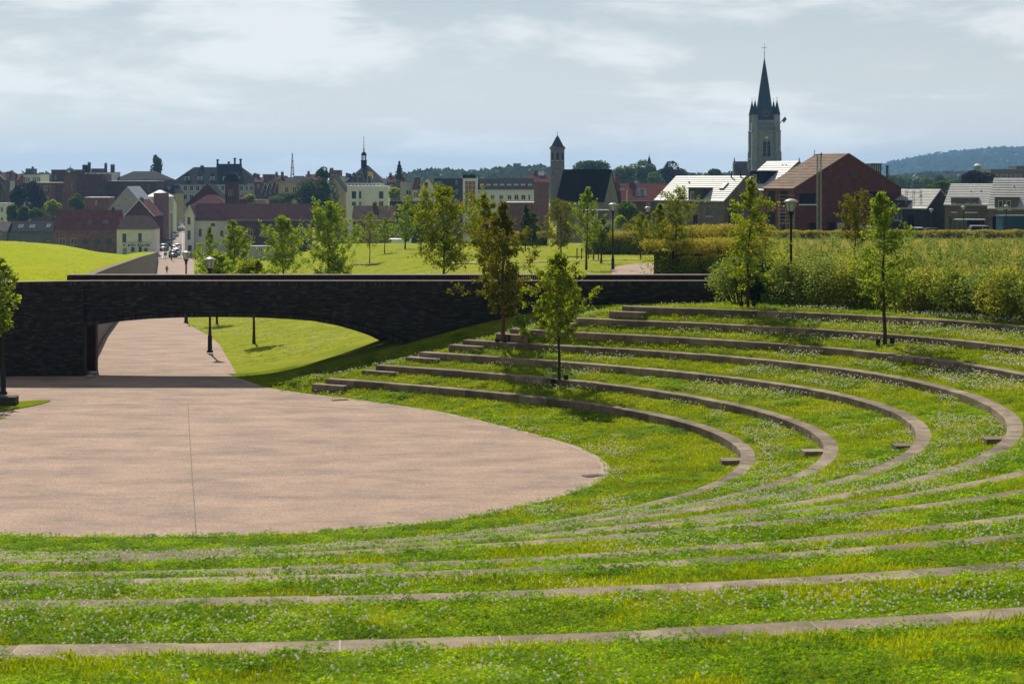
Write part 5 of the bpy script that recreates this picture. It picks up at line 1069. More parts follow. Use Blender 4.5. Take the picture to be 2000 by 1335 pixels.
o = gable_roof(nx1 - nx0, 10, zq(343), Z(316, D_ + 12) - zc, .3).build('nave_roof', NAVE, chu, (nx0, 2, 0))
o = hip_roof(8, 9, zq(345), zq(315), 3, .2).build('transept_roof', NAVE, chu, (xq(1497), -7.5, 0))
for px_ in (1443.5, 1573): b = MB(); b.box(xq(px_) - .5, xq(px_) + .5, 6, 8, zq(350), zq(316)); b.tube([(xq(px_), 7, zq(316)), (xq(px_), 7, zq(306))], [.35, .05], 6); b.build('gable_finial', W_stone, chu)
flag('green flag leaning out from the right of the church tower', 1522.5, 224, 242, 562, FLGG, 1.0, 1.6, 1, R(38)); flag('furled flag leaning out from the left of the church tower', 1470, 231, 240, 562, T_dark, .25, .9, -1, R(-40))
sp2 = thing('spirelet', 'tiny distant spire above the green trees', 'spire', tuple(P(1268, 330, 760))); MB().lathe([(1.6, 0), (.9, 3.2), (.05, 6.0)], 6).build('roof', R_slate, sp2); MB().tube([(0, 0, 5.9), (0, 0, 7.2)], [.06, .03], 4).build('rod', T_dark, sp2)
# --- new houses with pale glazed roofs, turned to the left; seen over their right gable
def new_house(label, px, py, d, yaw, w, dep, he, hr, wm, wins=(), gwins=(), dorm=(), sky_=(), name='new_house', rm=None, courses=12, vents=()):
    """px,py,d: foot of the front-right corner; local x runs LEFT along the front, y runs back"""
    root = thing(name, label, 'house', (X(px, d), d, Z(py, d)), R(yaw)); W_ = -w
    b = MB(); o1 = MB(); wall_open(o1, w, -3, he, [q[:4] for q in wins]); o1.v = [(x - w, y, z) for x, y, z in o1.v]
    b.v, b.f, b.m, b.sm = o1.v, o1.f, o1.m, o1.sm
    b.add([(0, 0, -3), (0, dep, -3), (0, dep, he), (0, dep / 2, hr), (0, 0, he), (-w, 0, -3), (-w, dep, -3), (-w, dep, he), (-w, dep / 2, hr), (-w, 0, he)], [(0, 1, 2, 3, 4), (5, 9, 8, 7, 6), (1, 6, 7, 2)]); b.build('wall', wm, root)
    rb_ = MB(); half = dep / 2; n = courses            # stepped tile courses
    for sgn in (0, 1):
        for k in range(n):
            t0, t1 = k / n, (k + 1) / n; y0, y1 = half * t0, half * t1; z0, z1 = he + (hr - he) * t0, he + (hr - he) * t1; lip = .07
            if sgn: y0, y1 = dep - y0, dep - y1
            if k == 0: e_ = -.25 if not sgn else dep + .25; z0 -= .25 * (hr - he) / half; y0 = e_
            rb_.add([(-w - .12, y0, z0 + .10 + lip), (.12, y0, z0 + .10 + lip), (.12, y1, z1 + .10), (-w - .12, y1, z1 + .10), (-w - .12, y0, z0), (.12, y0, z0), (.12, y1, z1), (-w - .12, y1, z1)], [(0, 1, 2, 3), (4, 5, 1, 0), (5, 6, 2, 1), (7, 4, 0, 3), (4, 7, 6, 5)] if not sgn else [(3, 2, 1, 0), (0, 1, 5, 4), (1, 2, 6, 5), (3, 0, 4, 7), (5, 6, 7, 4)])
    rf = rb_.build('roof', rm or R_white, root)
    for q in wins:
        o_ = q[4] if len(q) > 4 else {}; a, c, bb, e = q[0] - w, q[1], q[2] - w, q[3]
        if o_.get('void'): MB().box(a + .01, bb - .01, .11, .15, c + .01, e - .01).build('opening', o_.get('gm', BLK), root)
        else: window(root, a, c, bb, e, o_.get('fm', T_grey), o_.get('gm', GLS), o_.get('nx', 1), 1, o_.get('sill', W_lgrey), .13)
    for (y0, z0, y1, z1, m_) in gwins: MB().box(.005, .05, y0, y1, z0, z1).build('gable_panel', m_, root)
    for (x0, x1, z0, z1, m_, ww) in dorm:               # box dormers breaking through the roof
        t = (z0 - he) / (hr - he); yf = max(t * half, -.02) if z0 > he else -.02; ln_ = half * (z1 - he) / (hr - he) - yf + .3; b = MB()
        wall_open(b, x1 - x0, z0, z1, [q[:4] for q in ww], .12); b.add([(0, 0, z0), (0, ln_, z0), (0, ln_, z1), (0, 0, z1), (x1 - x0, 0, z0), (x1 - x0, ln_, z0), (x1 - x0, ln_, z1), (x1 - x0, 0, z1)], [(0, 3, 2, 1), (4, 5, 6, 7), (3, 7, 6, 2)])
        b.box(-.06, x1 - x0 + .06, -.06, ln_, z1, z1 + .08); o_ = b.build('dormer', m_, root, (x0 - w, yf, 0))
        for q in ww: f_ = window(root, *q[:4], T_white, GLS, 1, 1, T_white, .12); f_.location = (x0 - w, yf, 0)
    for (x, t, sw, sh) in sky_:
        ln_ = math.hypot(half, hr - he); u_ = Vector((0, half, hr - he)).normalized(); n_ = Vector((0, -u_.z, u_.y)); p = Vector((x - w, half * t, he + (hr - he) * t)) + n_ * .14; b = MB(); vs = [p + Vector((a, 0, 0)) + u_ * c_ + n_ * h_ for h_ in (-.08, .16) for a, c_ in ((0, 0), (sw, 0), (sw, sh), (0, sh))]
        b.add(vs, [(4, 5, 6, 7), (0, 1, 5, 4), (1, 2, 6, 5), (2, 3, 7, 6), (3, 0, 4, 7)]); b.build('skylight', T_dark, rf)
    for (x, t, hh) in vents: b = MB(); b.tube([(x - w, half * t, he + (hr - he) * t), (x - w, half * t, he + (hr - he) * t + hh)], [.11, .11], 7); b.build('vent_pipe', T_dark, rf)
    return root
new_house('pale-roofed duplex with long dark dormer, left of the church', 1414, 452, 272, -48, 15.0, 10.6, Z(392, 272) - Z(452, 272), Z(344.5, 276) - Z(452, 272), B_grey,
          [V(1.5, 2.2, 2.6, 3.6), V(5.0, .4, 6.0, 2.6, void=1), V(11.2, 2.4, 12.6, 3.9), V(8.4, .3, 9.4, 2.6, void=1)], [(1.0, .8, 3.6, 4.2, B_char)], [(7.4, 10.4, 4.3, 6.9, B_char, [(.4, 4.9, 1.2, 6.3)])], [(12.0, .45, .9, 1.6)], vents=[(12.3, .93, 1.1), (14.2, .95, 1.4), (4.2, .7, .4)])
new_house('narrow pale-roofed house with dark dormer just below the church', 1500, 452, 288, -52, 7.2, 15.0, Z(371, 288) - Z(452, 288), Z(315.5, 294) - Z(452, 288), B_grey,
          [V(1.0, 3.4, 2.0, 5.2), V(3.2, 3.4, 4.2, 5.2, sill=T_white), V(1.2, .4, 2.4, 2.6, void=1)], [(.6, .5, 9, 4.2, B_char)], [(1.8, 5.0, 7.9, 10.2, R_black, [(.5, 8.3, 1.4, 9.6)])], vents=[(4.6, .85, .25), (5.4, .85, .25)])
new_house('pale-roofed charcoal brick house with scaffold rail on its roof', 1809.6, 452, 252, -40, 7.6, 9.0, Z(407, 252) - Z(452, 252), Z(370.5, 256) - Z(452, 252), B_char, [V(2.2, 1.6, 3.6, 3.3, nx=2, fm=W_lgrey), V(4.6, .3, 5.6, 2.4, void=1)], [], [(1.0, 4.4, 3.3, 4.5, B_char, [])], vents=[(5.4, .6, .25)])
D2 = 244
new_house('brown brick house with broad pale roof and box dormers, right', 1936, 454, D2, -26, 6.6, 10.2, Z(400, D2) - Z(454, D2), Z(360, D2 + 4) - Z(454, D2), B_grey, [V(.5, .2, 1.1, 2.3), V(1.6, .2, 2.6, 2.3, gm=GLS_lt), V(3.2, -.2, 5.6, 1.75, void=1)], [(1.0, .5, 4.0, 3.2, B_char)],
          [(.9, 4.6, 2.0, 4.9, B_grey, [(.15, 2.9, .75, 4.2), (2.1, 2.9, 2.75, 4.2), (3.0, 2.9, 3.6, 4.2)])], vents=[(3.2, .6, .2), (4.6, .62, .2)])
new_house('brown brick house cut by the right picture edge, with box dormer', 2050, 456, 238, -26, 8.4, 10.2, Z(407, 238) - Z(456, 238), Z(349, 242) - Z(456, 238), B_grey, [V(.6, .2, 1.6, 2.3, void=1), V(2.2, .2, 3.0, 2.3), V(4.6, 1.7, 5.4, 2.8)], [], [(.9, 4.0, 2.8, 5.0, B_grey, [(.5, 3.3, 1.1, 4.6), (1.6, 3.3, 2.2, 4.6)])], vents=[(3, .7, .2)])
# canopy on the right-hand house
cnp = thing('canopy', 'thin white canopy over the entrance of the broad-roofed house', 'canopy', tuple(P(1866, 428, 243)), R(-26)); MB().box(0, 4.2, -1.2, .2, -.06, .06).build('slab', T_white, cnp); MB().tube([(3.9, -1.0, -2.2), (3.9, -1.0, -.06)], [.05, .05], 6).build('post', T_dark, cnp)
# --- red brick house under construction
dR = 250; red = new_house('large red brick house shell with unfinished brown roof', 1550.5, 456, dR, -66, 8.2, 19.2, Z(368, dR) - Z(456, dR), Z(301, dR + 7.6) - Z(456, dR), B_new, [V(1.2, .6, 3.2, 3.0, void=1), V(4.6, .6, 6.6, 3.0, void=1), V(1.2, 4.2, 3.2, 6.2, void=1), V(4.6, 4.2, 6.6, 6.2, void=1)],
    [(.95, 4.3, 3.7, 5.85, BLK), (2.7, -.5, 3.8, 1.6, BLK), (6.0, -.5, 7.3, 1.6, BLK), (7.6, -.5, 8.8, 1.5, W_lgrey), (9.8, 8.1, 11.2, 9.6, BOARD), (13.6, 5.4, 15.6, 6.1, BLK), (10.0, -.6, 13.5, 1.4, W_lgrey), (14.2, -.6, 16.2, 1.3, W_lgrey)], rm=R_lath, courses=22, name='house_shell')
b = MB(); b.box(.05, .16, .8, 3.85, 4.12, 4.3); b.build('lintel', T_white, red)
STEEL = mat('scaffold_steel', (.30, .30, .31), (.22, .22, .23), 5, .4, metal=.6); PLANK = mat('scaffold_board', (.34, .25, .15), (.25, .18, .11), 3, .8)
def scaffold(label, px, py, d, yaw, w, h, dep=1.0, nx=2, nz=3):
    r_ = thing('scaffold', label, 'scaffold', tuple(P(px, py, d)), R(yaw), 'scaffolds on the building site')
    for i in range(nx + 1):
        for y in (0, dep): MB().tube([(w * i / nx, y, -.5), (w * i / nx, y, h)], [.04, .04], 6).build('upright', STEEL, r_)
    for k in range(1, nz + 1):
        z = h * k / (nz + .25); MB().box(0, w, .1, dep - .1, z - .05, z).build('platform', PLANK, r_)
        for y in (0, dep): MB().bar((0, y, z + .5), (w, y, z + .5), .05).bar((0, y, z + 1.0), (w, y, z + 1.0), .05).build('guard_rail', STEEL, r_)
    b = MB()
    for i in range(nx): b.bar((w * i / nx, 0, 0), (w * (i + 1) / nx, 0, h * .45), .04)
    b.build('brace', STEEL, r_); return r_
scaffold('tube scaffold against the left corner of the red brick shell', 1520, 456, 246, -20, 2.2, 4.9); scaffold('tube scaffold in front of the narrow pale-roofed house', 1486, 454, 270, -25, 1.7, 6.4, .9, 1, 4); scaffold('short scaffold rail on the roof of the charcoal brick house', 1769, 394, 248, -35, 2.2, 1.7, .6, 2, 1)
mast = thing('hoist_mast', 'tall steel lattice hoist mast beside the red brick shell', 'hoist', tuple(P(1600.5, 458, 240))); hM = Z(303, 240) - Z(458, 240); 
for sx_ in (-.27, .27):
    for y in (0, .5): MB().tube([(sx_, y, 0), (sx_, y, hM)], [.05, .05], 5).build('mast_tube', STEEL, mast)
n = int(hM / .55)
for k in range(n):
    z = hM * k / n; z2 = hM * (k + 1) / n; b = MB(); b.bar((-.27, 0, z), (.27, 0, z), .05); b.bar((-.27 if k % 2 else .27, 0, z), (.27 if k % 2 else -.27, 0, z2), .04); b.bar((.27, 0, z), (.27, .5, z2), .04); b.build('lattice_bay', STEEL, mast)
b = MB(); b.bar((-.75, .2, hM), (.3, .2, hM + .1), .12); b.bar((-.75, .2, hM - .15), (-.62, .2, hM + .75), .08); b.bar((.3, .2, hM - .3), (.3, .2, hM + .35), .16); b.build('jib', T_dark, mast)
# --- site container, factory, chimney, water tower on the right
BLUE = mat('container_blue', (.020, .085, .16), (.014, .065, .13), 1.0, .55)
ct = thing('site_container', 'blue site container at the right picture edge', 'container', tuple(P(1959, 457, 228)), R(6)); b = MB(); b.box(0, 6.0, 0, 2.4, 0, 2.4); b.build('body', BLUE, ct)
for k in range(24): MB().box(.2 + .24 * k, .32 + .24 * k, -.05, -.002, .2, 2.2).build('rib', BLUE, ct)
MB().box(-.05, 6.05, -.06, 2.45, 2.4, 2.5).build('top_rail', mat('container_rail', (.22, .26, .30), (.18, .22, .26), 2), ct)
fac = house('factory', 'square brick factory block on the right skyline', 1935, 2040, 420, 640, 16, 331, 330, 'flat', B_grey, T_grey, [V(1945 + 9 * k, 341, 1950 + 9 * k, 347, gm=GLS) for k in range(6)], cat='factory')
house('factory', 'raised brick block of the factory at the right edge', 1985, 2040, 345, 655, 10, 325, 324, 'flat', B_grey, T_grey, [], cat='factory', sink=2)
house('dark_block', 'dark metal clad block behind the red brick shell', 1702, 1721.5, 400, 520, 8, 320, 319, 'flat', W_slateb, W_slateb, [V(1704 + 4.2 * k, 322, 1706.6 + 4.2 * k, 335, gm=R_zinc, nx=1, fm=W_slateb) for k in range(4)], cat='building')
c_ = thing('chimney', 'slim dark chimney behind the red brick shell', 'chimney', tuple(P(1733, 400, 520))); MB().lathe([(.42, 0), (.4, Z(325, 520) - Z(400, 520)), (.46, Z(324.5, 520) - Z(400, 520)), (.44, Z(323, 520) - Z(400, 520))], 10).build('stack', W_slateb, c_)
wtw = thing('water_tower', 'small water tower with pale cap above the distant trees', 'tower', tuple(P(1909, 370, 900))); k_ = 900 / F
MB().lathe([(1.0, 0), (.95, 9.0)], 10).build('shaft', W_lgrey, wtw); MB().lathe([(1.0, 9.0), (1.9, 10.2), (1.95, 12.2), (1.8, 12.6)], 14).build('tank', W_grey, wtw); MB().lathe([(1.95, 12.6), (1.0, 13.4), (.05, 13.7)], 14).build('cap', T_white, wtw)
# --- lattice mast far behind the town
pm = thing('radio_mast', 'distant red and white lattice mast on the skyline', 'mast', tuple(P(571, 350, 900))); hP = Z(299, 900) - Z(350, 900); MR = mat('mast_red', (.30, .12, .10), (.22, .09, .08), 2, .7); MW = mat('mast_white', (.5, .5, .5), (.4, .4, .4), 2, .7)
for k in range(8):
    z0, z1 = hP * k / 8, hP * (k + 1) / 8; r0, r1 = 1.25 * (1 - k / 8.6), 1.25 * (1 - (k + 1) / 8.6); b = MB()
    for j in range(4):
        t = j * math.pi / 2 + .78; t2 = t + math.pi / 2; a = Vector((r0 * math.cos(t), r0 * math.sin(t), z0)); a2 = Vector((r1 * math.cos(t), r1 * math.sin(t), z1)); c2 = Vector((r1 * math.cos(t2), r1 * math.sin(t2), z1)); c0 = Vector((r0 * math.cos(t2), r0 * math.sin(t2), z0)); b.bar(a, a2, .2); b.bar(a, c2, .12); b.bar(c0, a2, .12)
    b.build('mast_section', MR if k % 2 else MW, pm)
# --- street
M_road = mat('asphalt', (.30, .245, .205), (.24, .195, .165), .5, .85, .2, 20, world=True); M_walk = mat('sidewalk', (.36, .30, .25), (.28, .235, .20), .8, .85, world=True)
SY = [412, 425, 450, 480, 510, 545, 575]
def sline(px_pts): return np.interp(SY, [412, 462, 512, 575], px_pts)
def street_ribbon(name, l, r, m, lift):
    yl = np.array(SY, float); a = np.c_[(np.interp(SY, [412, 462, 512, 575], l) - 1000) * yl / F, yl, path_z(yl) + lift]; c = np.c_[(np.interp(SY, [412, 462, 512, 575], r) - 1000) * yl / F, yl, path_z(yl) + lift]; n = len(SY); i = np.arange(n - 1)
    o = link(name, mesh_np(name, np.concatenate([a, c]), np.stack([i, i + n, i + n + 1, i + 1], 1)), m); tag(o, kind='structure'); return o
street_ribbon('sidewalk', [296, 300, 312, 326], [375, 372, 366, 360], M_walk, .02); street_ribbon('street', [314, 318, 330, 342], [361, 359.5, 358, 356], M_road, .03)
street_ribbon('street_marking', [316, 320, 332, 343], [317.3, 320.9, 332.7, 343.5], mat('road_white', (.7, .7, .68), (.6, .6, .58), 2), .036); street_ribbon('street_marking', [356, 356.5, 356, 355], [357, 357.2, 356.6, 355.5], MATS['road_white'], .036)
kb = MB(); kb.box(X(312, 412), X(363, 412), 411.2, 411.6, -11.75, -11.45); tag(kb.build('kerb', M_walk), kind='structure')
# ------------------------------------------------------------------ lamps, cars, people, small things
IRON = mat('lamp_iron', (.012, .013, .014), (.008, .009, .010), 8, .5, spec=.4); LGL = mat('lamp_glass', (.62, .64, .62), (.5, .52, .5), 3, .25, spec=.6); LCAP = mat('lamp_cap', (.55, .56, .55), (.45, .46, .45), 3, .4)
def mat_clear():
    m = bpy.data.materials.new('lamp_clear_glass'); m.use_nodes = True; b = m.node_tree.nodes['Principled BSDF']; b.inputs['Base Color'].default_value = (.8, .85, .85, 1); b.inputs['Roughness'].default_value = .15; b.inputs['Alpha'].default_value = .42
    return m
M_clear = mat_clear()
def lamp_proto():
    r_ = thing('street_lamp', 'x', 'street lamp', (0, 0, 0), 0, 'black park lamps with tapered glass lanterns')
    MB().lathe([(.16, 0), (.16, .06), (.11, .1), (.10, .75), (.075, .85), (.055, 1.2), (.05, 3.68), (.075, 3.72), (.07, 3.78)], 10).build('pole', IRON, r_)
    MB().lathe([(.09, 3.68), (.07, 3.76), (.08, 3.84), (.15, 3.92), (.13, 3.96)], 8).build('neck', IRON, r_)
    n = 6; b = MB(); fr = MB()
    for k in range(n):
        t, t2 = 2 * math.pi * k / n, 2 * math.pi * (k + 1) / n; lo, hi = .135, .265
        p = [(lo * math.cos(t), lo * math.sin(t), 3.96), (lo * math.cos(t2), lo * math.sin(t2), 3.96), (hi * math.cos(t2), hi * math.sin(t2), 4.36), (hi * math.cos(t), hi * math.sin(t), 4.36)]
        b.add(p, [(0, 1, 2, 3)]); fr.bar(p[0], p[3], .022); fr.bar(p[2], p[3], .03); fr.bar(p[0], p[1], .03)
    g_ = b.build('lantern_glass', M_clear, r_); fr.build('lantern_frame', IRON, g_)
    MB().lathe([(.305, 4.35), (.31, 4.38), (.23, 4.44), (.11, 4.485), (.03, 4.5)], 16).build('cap', LCAP, r_); MB().lathe([(.06, 3.97), (.065, 4.28), (.03, 4.33)], 8).build('bulb_tube', LGL, r_)
    return r_
lamp = lamp_proto(); first = True
def put_lamp(label, px, top, base_py=None, d=None, zb=None):
    global first
    if d is None: p = hit(px, base_py); d = p.y
    else: p = Vector((X(px, d), d, gz(X(px, d), d) if zb is None else zb))
    h = Z(top, d) - p.z; o = lamp if first else copy_tree(lamp); first = False; o.location = p; s_ = h / 4.5; o.scale = (min(s_, 1.12) if s_ > 1 else max(s_, .9), min(s_, 1.12) if s_ > 1 else max(s_, .9), s_); o['label'] = label; return o
put_lamp('park lamp whose pole shows under the bridge arch, beside the path', 410, 502, None, 79.6, 0.0)
put_lamp('park lamp further down the path, behind the bridge parapet', 363.5, 490, None, 106, float(path_z(106)))
put_lamp('park lamp standing on the lawn left of the curved park path', 1197, 396, 528)
put_lamp('park lamp behind the hedge, left of the two orange young trees', 1265, 403, 497)
put_lamp('park lamp half hidden behind the left orange young tree', 1291, 398, None, 128)
put_lamp('park lamp rising behind the shrubs left of the red brick shell', 1545, 388, None, 69.5)
put_lamp('lamp in front of the charcoal brick house', 1819, 407, None, 212)
put_lamp('lamp in front of the broad-roofed brown house', 1881.5, 402, None, 210)
put_lamp('lamp beside the blue site container', 1965.5, 400, None, 210)
put_lamp('park lamp at the left picture edge, standing by the planter', 6, 527, None, 64.2, 0.02)
# tall street lamp in the street
p = P(334.5, 508, 405); sl = thing('lamp_post', 'tall thin street lamp post at the foot of the street', 'lamp post', (p.x, p.y, -11.6)); hh = Z(414, 405) + 11.6; MB().tube([(0, 0, 0), (0, 0, hh - .3)], [.16, .09], 8).build('pole', mat('post_grey', (.12, .10, .09), (.09, .08, .07), 3), sl); MB().lathe([(.1, hh - .35), (.25, hh - .2), (.25, hh), (.08, hh + .08)], 8).build('lantern', LCAP, sl)
sg = thing('road_sign', 'round blue arrow sign at the foot of the street', 'road sign', (X(323, 405), 405, -11.6)); MB().tube([(0, .06, 0), (0, .06, 2.4)], [.04, .04], 6).build('pole', T_grey, sg)
o = MB().lathe([(.02, 0), (.42, 0), (.42, .03), (.02, .03)], 20).build('disc', mat('sign_blue', (.02, .14, .38), (.02, .12, .33), 2, .5), sg, (0, 0, Z(496, 405) + 11.6)); o.rotation_euler.x = R(90)
a_ = MB().add([(-.06, -.28, .035), (.06, -.28, .035), (.06, .05, .035), (.18, .05, .035), (0, .3, .035), (-.18, .05, .035), (-.06, .05, .035)], [tuple(range(7))]).build('arrow', T_white, o); a_.rotation_euler.z = R(135)
# planter block, spot lights
pb = thing('planter_block', 'dark concrete block on the small grass island at the left edge', 'block', (X(-8, 61.2), 61.2, .02), R(6)); o = MB().box(-1.3, 0.75, -.35, .3, 0, .3).build('block', mat('dark_concrete', (.085, .075, .065), (.06, .053, .046), 3, .9, .3, 30), pb); bv = o.modifiers.new('edge', 'BEVEL'); bv.width = .02
for (px, py, lab) in ((176, 735, 'dark'), (182, 728, 'orange')):
    d_ = F * 8.15 / (py - Y0); o_ = thing('floor_light', 'small pale floor light at the bridge abutment, ' + ('nearer one' if lab == 'dark' else 'farther one'), 'floor light', (X(px, d_), d_, .015), R(10)); MB().box(-.14, .14, -.35, .35, 0, .06).build('frame', T_grey, o_); MB().box(-.11, .11, -.31, .31, .06, .075).build('lens', LGL if lab == 'dark' else mat('lens_amber', (.8, .55, .38), (.7, .45, .3), 2), o_)
def spot(label, x, y, ang):
    r_ = thing('ground_spotlight', label, 'spotlight', (x, y, gz(x, y)), ang, 'black spotlights at the feet of the young trees'); MB().lathe([(.055, -.05), (.055, .02), (.075, .03), (.085, .22), (.075, .25)], 10).build('housing', IRON, r_); MB().lathe([(.07, .24), (.065, .255)], 10).build('lens', GLS, r_)
# cars
def car_proto(name, col, estate=False):
    r_ = thing(name, 'x', 'car'); L_ = 4.3; w = .88; pm_ = mat('paint_' + col[0], col[1], tuple(c * .9 for c in col[1]), 3, .3, spec=.6); tyre = mat('tyre', (.012, .012, .013), (.01, .01, .01), 5, .8); chrome = mat('rim', (.35, .35, .36), (.28, .28, .29), 4, .35, metal=.7)
    prof = [(-2.15, .30), (-2.12, .62), (-2.0, .78), (-1.15, .92), (1.75, .95) if not estate else (1.95, .95), (2.1, .85), (2.15, .55), (2.12, .30)]
    b = MB(); n = len(prof); rows_ = []
    for yy_, k in ((-w, .93), (-w * .98, 1), (0, 1.02), (w * .98, 1), (w, .93)): rows_.append([(x * (1 if abs(yy_) < w else .985), yy_, .3 + (z - .3) * k) for x, z in prof])
    vs = [p_ for r in rows_ for p_ in r]; fs = []
    for i in range(4):
        for j in range(n - 1): fs.append((i * n + j, i * n + j + 1, (i + 1) * n + j + 1, (i + 1) * n + j))
    fs += [tuple(range(n))[::-1], tuple(range(4 * n, 5 * n))]; b.add(vs, fs, 0, True); b.box(-1.9, 1.9, -w * .9, w * .9, .22, .34); b.build('body', pm_, r_)
    top = [(-1.05, .90), (-.35, 1.42), (1.15 if not estate else 1.75, 1.45), (1.72 if not estate else 2.02, .92)]; b = MB(); lo, hi = .84, .66
    v = []
    for sgn in (-1, 1): v += [(top[0][0], sgn * lo, top[0][1]), (top[1][0], sgn * hi, top[1][1]), (top[2][0], sgn * hi, top[2][1]), (top[3][0], sgn * lo, top[3][1])]
    b.add(v, [(0, 1, 2, 3), (7, 6, 5, 4), (0, 4, 5, 1), (2, 6, 7, 3)]); b.build('windows', mat_glass('car_glass', (.015, .018, .022), .08), r_)
    b = MB(); b.add([(top[1][0] - .06, -hi - .02, 1.41), (top[2][0] + .06, -hi - .02, 1.44), (top[2][0] + .06, hi + .02, 1.44), (top[1][0] - .06, hi + .02, 1.41), (top[1][0] + .12, -hi + .05, 1.49), (top[2][0] - .1, -hi + .05, 1.5), (top[2][0] - .1, hi - .05, 1.5), (top[1][0] + .12, hi - .05, 1.49)], [(4, 5, 6, 7), (0, 1, 5, 4), (1, 2, 6, 5), (2, 3, 7, 6), (3, 0, 4, 7)], 0, True)
    for sgn in (-1, 1):
        b.bar((top[0][0], sgn * lo, .92), (top[1][0], sgn * hi, 1.43), .07); b.bar((top[3][0], sgn * lo, .93), (top[2][0], sgn * hi, 1.45), .09); b.bar((.35, sgn * lo * 1.005, .93), (.4, sgn * hi * 1.01, 1.43), .07)
    b.build('roof', pm_, r_)
    for x in (-1.32, 1.32):
        for sgn in (-1, 1):
            o = MB().lathe([(.2, -.1), (.31, -.1), (.32, 0), (.31, .1), (.2, .1)], 14).build('wheel', tyre, r_, (x, sgn * .8, .32)); o.rotation_euler.x = R(90); MB().lathe([(.02, -.105), (.2, -.105), (.2, .105), (.02, .105)], 10).build('rim', chrome, o)
    for sgn in (-1, 1):
        MB().box(-2.16, -2.0, sgn * .6 - .17, sgn * .6 + .17, .58, .72).build('headlight', LGL, r_); MB().box(2.02, 2.16, sgn * .66 - .13, sgn * .66 + .13, .62, .84).build('tail_light', mat('tail_red', (.3, .02, .02), (.22, .015, .015), 3, .3), r_); MB().box(-.75, -.6, sgn * .95 - .09, sgn * .95 + .09, .92, 1.05).build('mirror', pm_, r_)
    MB().box(-2.17, -2.1, -.26, .26, .38, .5).build('number_plate', T_white, r_); return r_
cars = {'white': car_proto('parked_car', ('white', (.62, .62, .60))), 'silver': car_proto('parked_car', ('silver', (.34, .36, .37)), True), 'dark': car_proto('parked_car', ('dark', (.03, .032, .038))), 'red': car_proto('parked_car', ('red', (.22, .02, .018)))}
used = set()
def put_car(col, label, px, d, z=None, yaw=90, group='cars parked along the street', sc_=1.0):
    o = cars[col] if col not in used else copy_tree(cars[col]); used.add(col); x = X(px, d); o.location = (x, d, float(path_z(d)) + .035 if z is None else z); o.rotation_euler.z = R(yaw); o['label'] = label; o['group'] = group; o.scale = (sc_,) * 3
put_car('dark', 'dark car at the front of the right-hand row in the street', 338, 418, None, 98, sc_=1.1)
put_car('white', 'white car second in the right-hand row in the street', 344, 424, None, 98, sc_=1.1)
put_car('silver', 'silver car third in the right-hand row in the street', 346, 431, None, 98)
put_car('red', 'red car in the right-hand row in the street', 341.5, 440, None, 98)
put_car('white', 'white car behind the red one in the street', 347, 447, None, 98)
put_car('dark', 'dark van-like car parked on the left side of the street', 320, 442, None, 95, sc_=1.2)
put_car('white', 'white car behind the dark car on the left of the street', 330, 470, None, 95)
put_car('silver', 'silver car further up on the left of the street', 335, 492, None, 95)
put_car('white', 'farthest white car up the street', 342, 508, None, 95)
put_car('silver', 'silver estate car behind the hedge, right of the building site', 1922, 226, None, 176, 'cars behind the long hedge'); cars_z = gz(X(1922, 226), 226)
for o in list(C.objects):
    if o.get('label') == 'silver estate car behind the hedge, right of the building site': o.location.z = Z(462, 226)
put_car('white', 'white car roof behind the hedge, below the charcoal brick house', 1797, 232, Z(465, 232), 172, 'cars behind the long hedge'); put_car('dark', 'dark car behind the hedge beside the white one', 1826, 236, Z(466, 236), 172, 'cars behind the long hedge')
# market awnings at the top of the street
for k, (px, py, w_) in enumerate([(349, 443, 2.6), (353.5, 450, 2.3)]):
    d_ = 560 - 20 * k; r_ = thing('market_awning', ['taller white awning at the top of the street', 'lower pale awning at the top of the street'][k], 'awning', (X(px, d_), d_, Z(py + 6, d_) - 1.2))
    for sx_ in (-1, 1):
        for y in (0, 2.4): MB().tube([(sx_ * w_ * .48, y, 0), (sx_ * w_ * .48, y, 3.0)], [.05, .05], 5).build('post', T_grey, r_)
    MB().add([(-w_ / 2, -.2, 3), (w_ / 2, -.2, 3), (w_ / 2, 2.6, 3), (-w_ / 2, 2.6, 3), (0, 1.2, 4.3)], [(0, 1, 4), (1, 2, 4), (2, 3, 4), (3, 0, 4), (3, 2, 1, 0)]).build('canopy', T_white, r_)
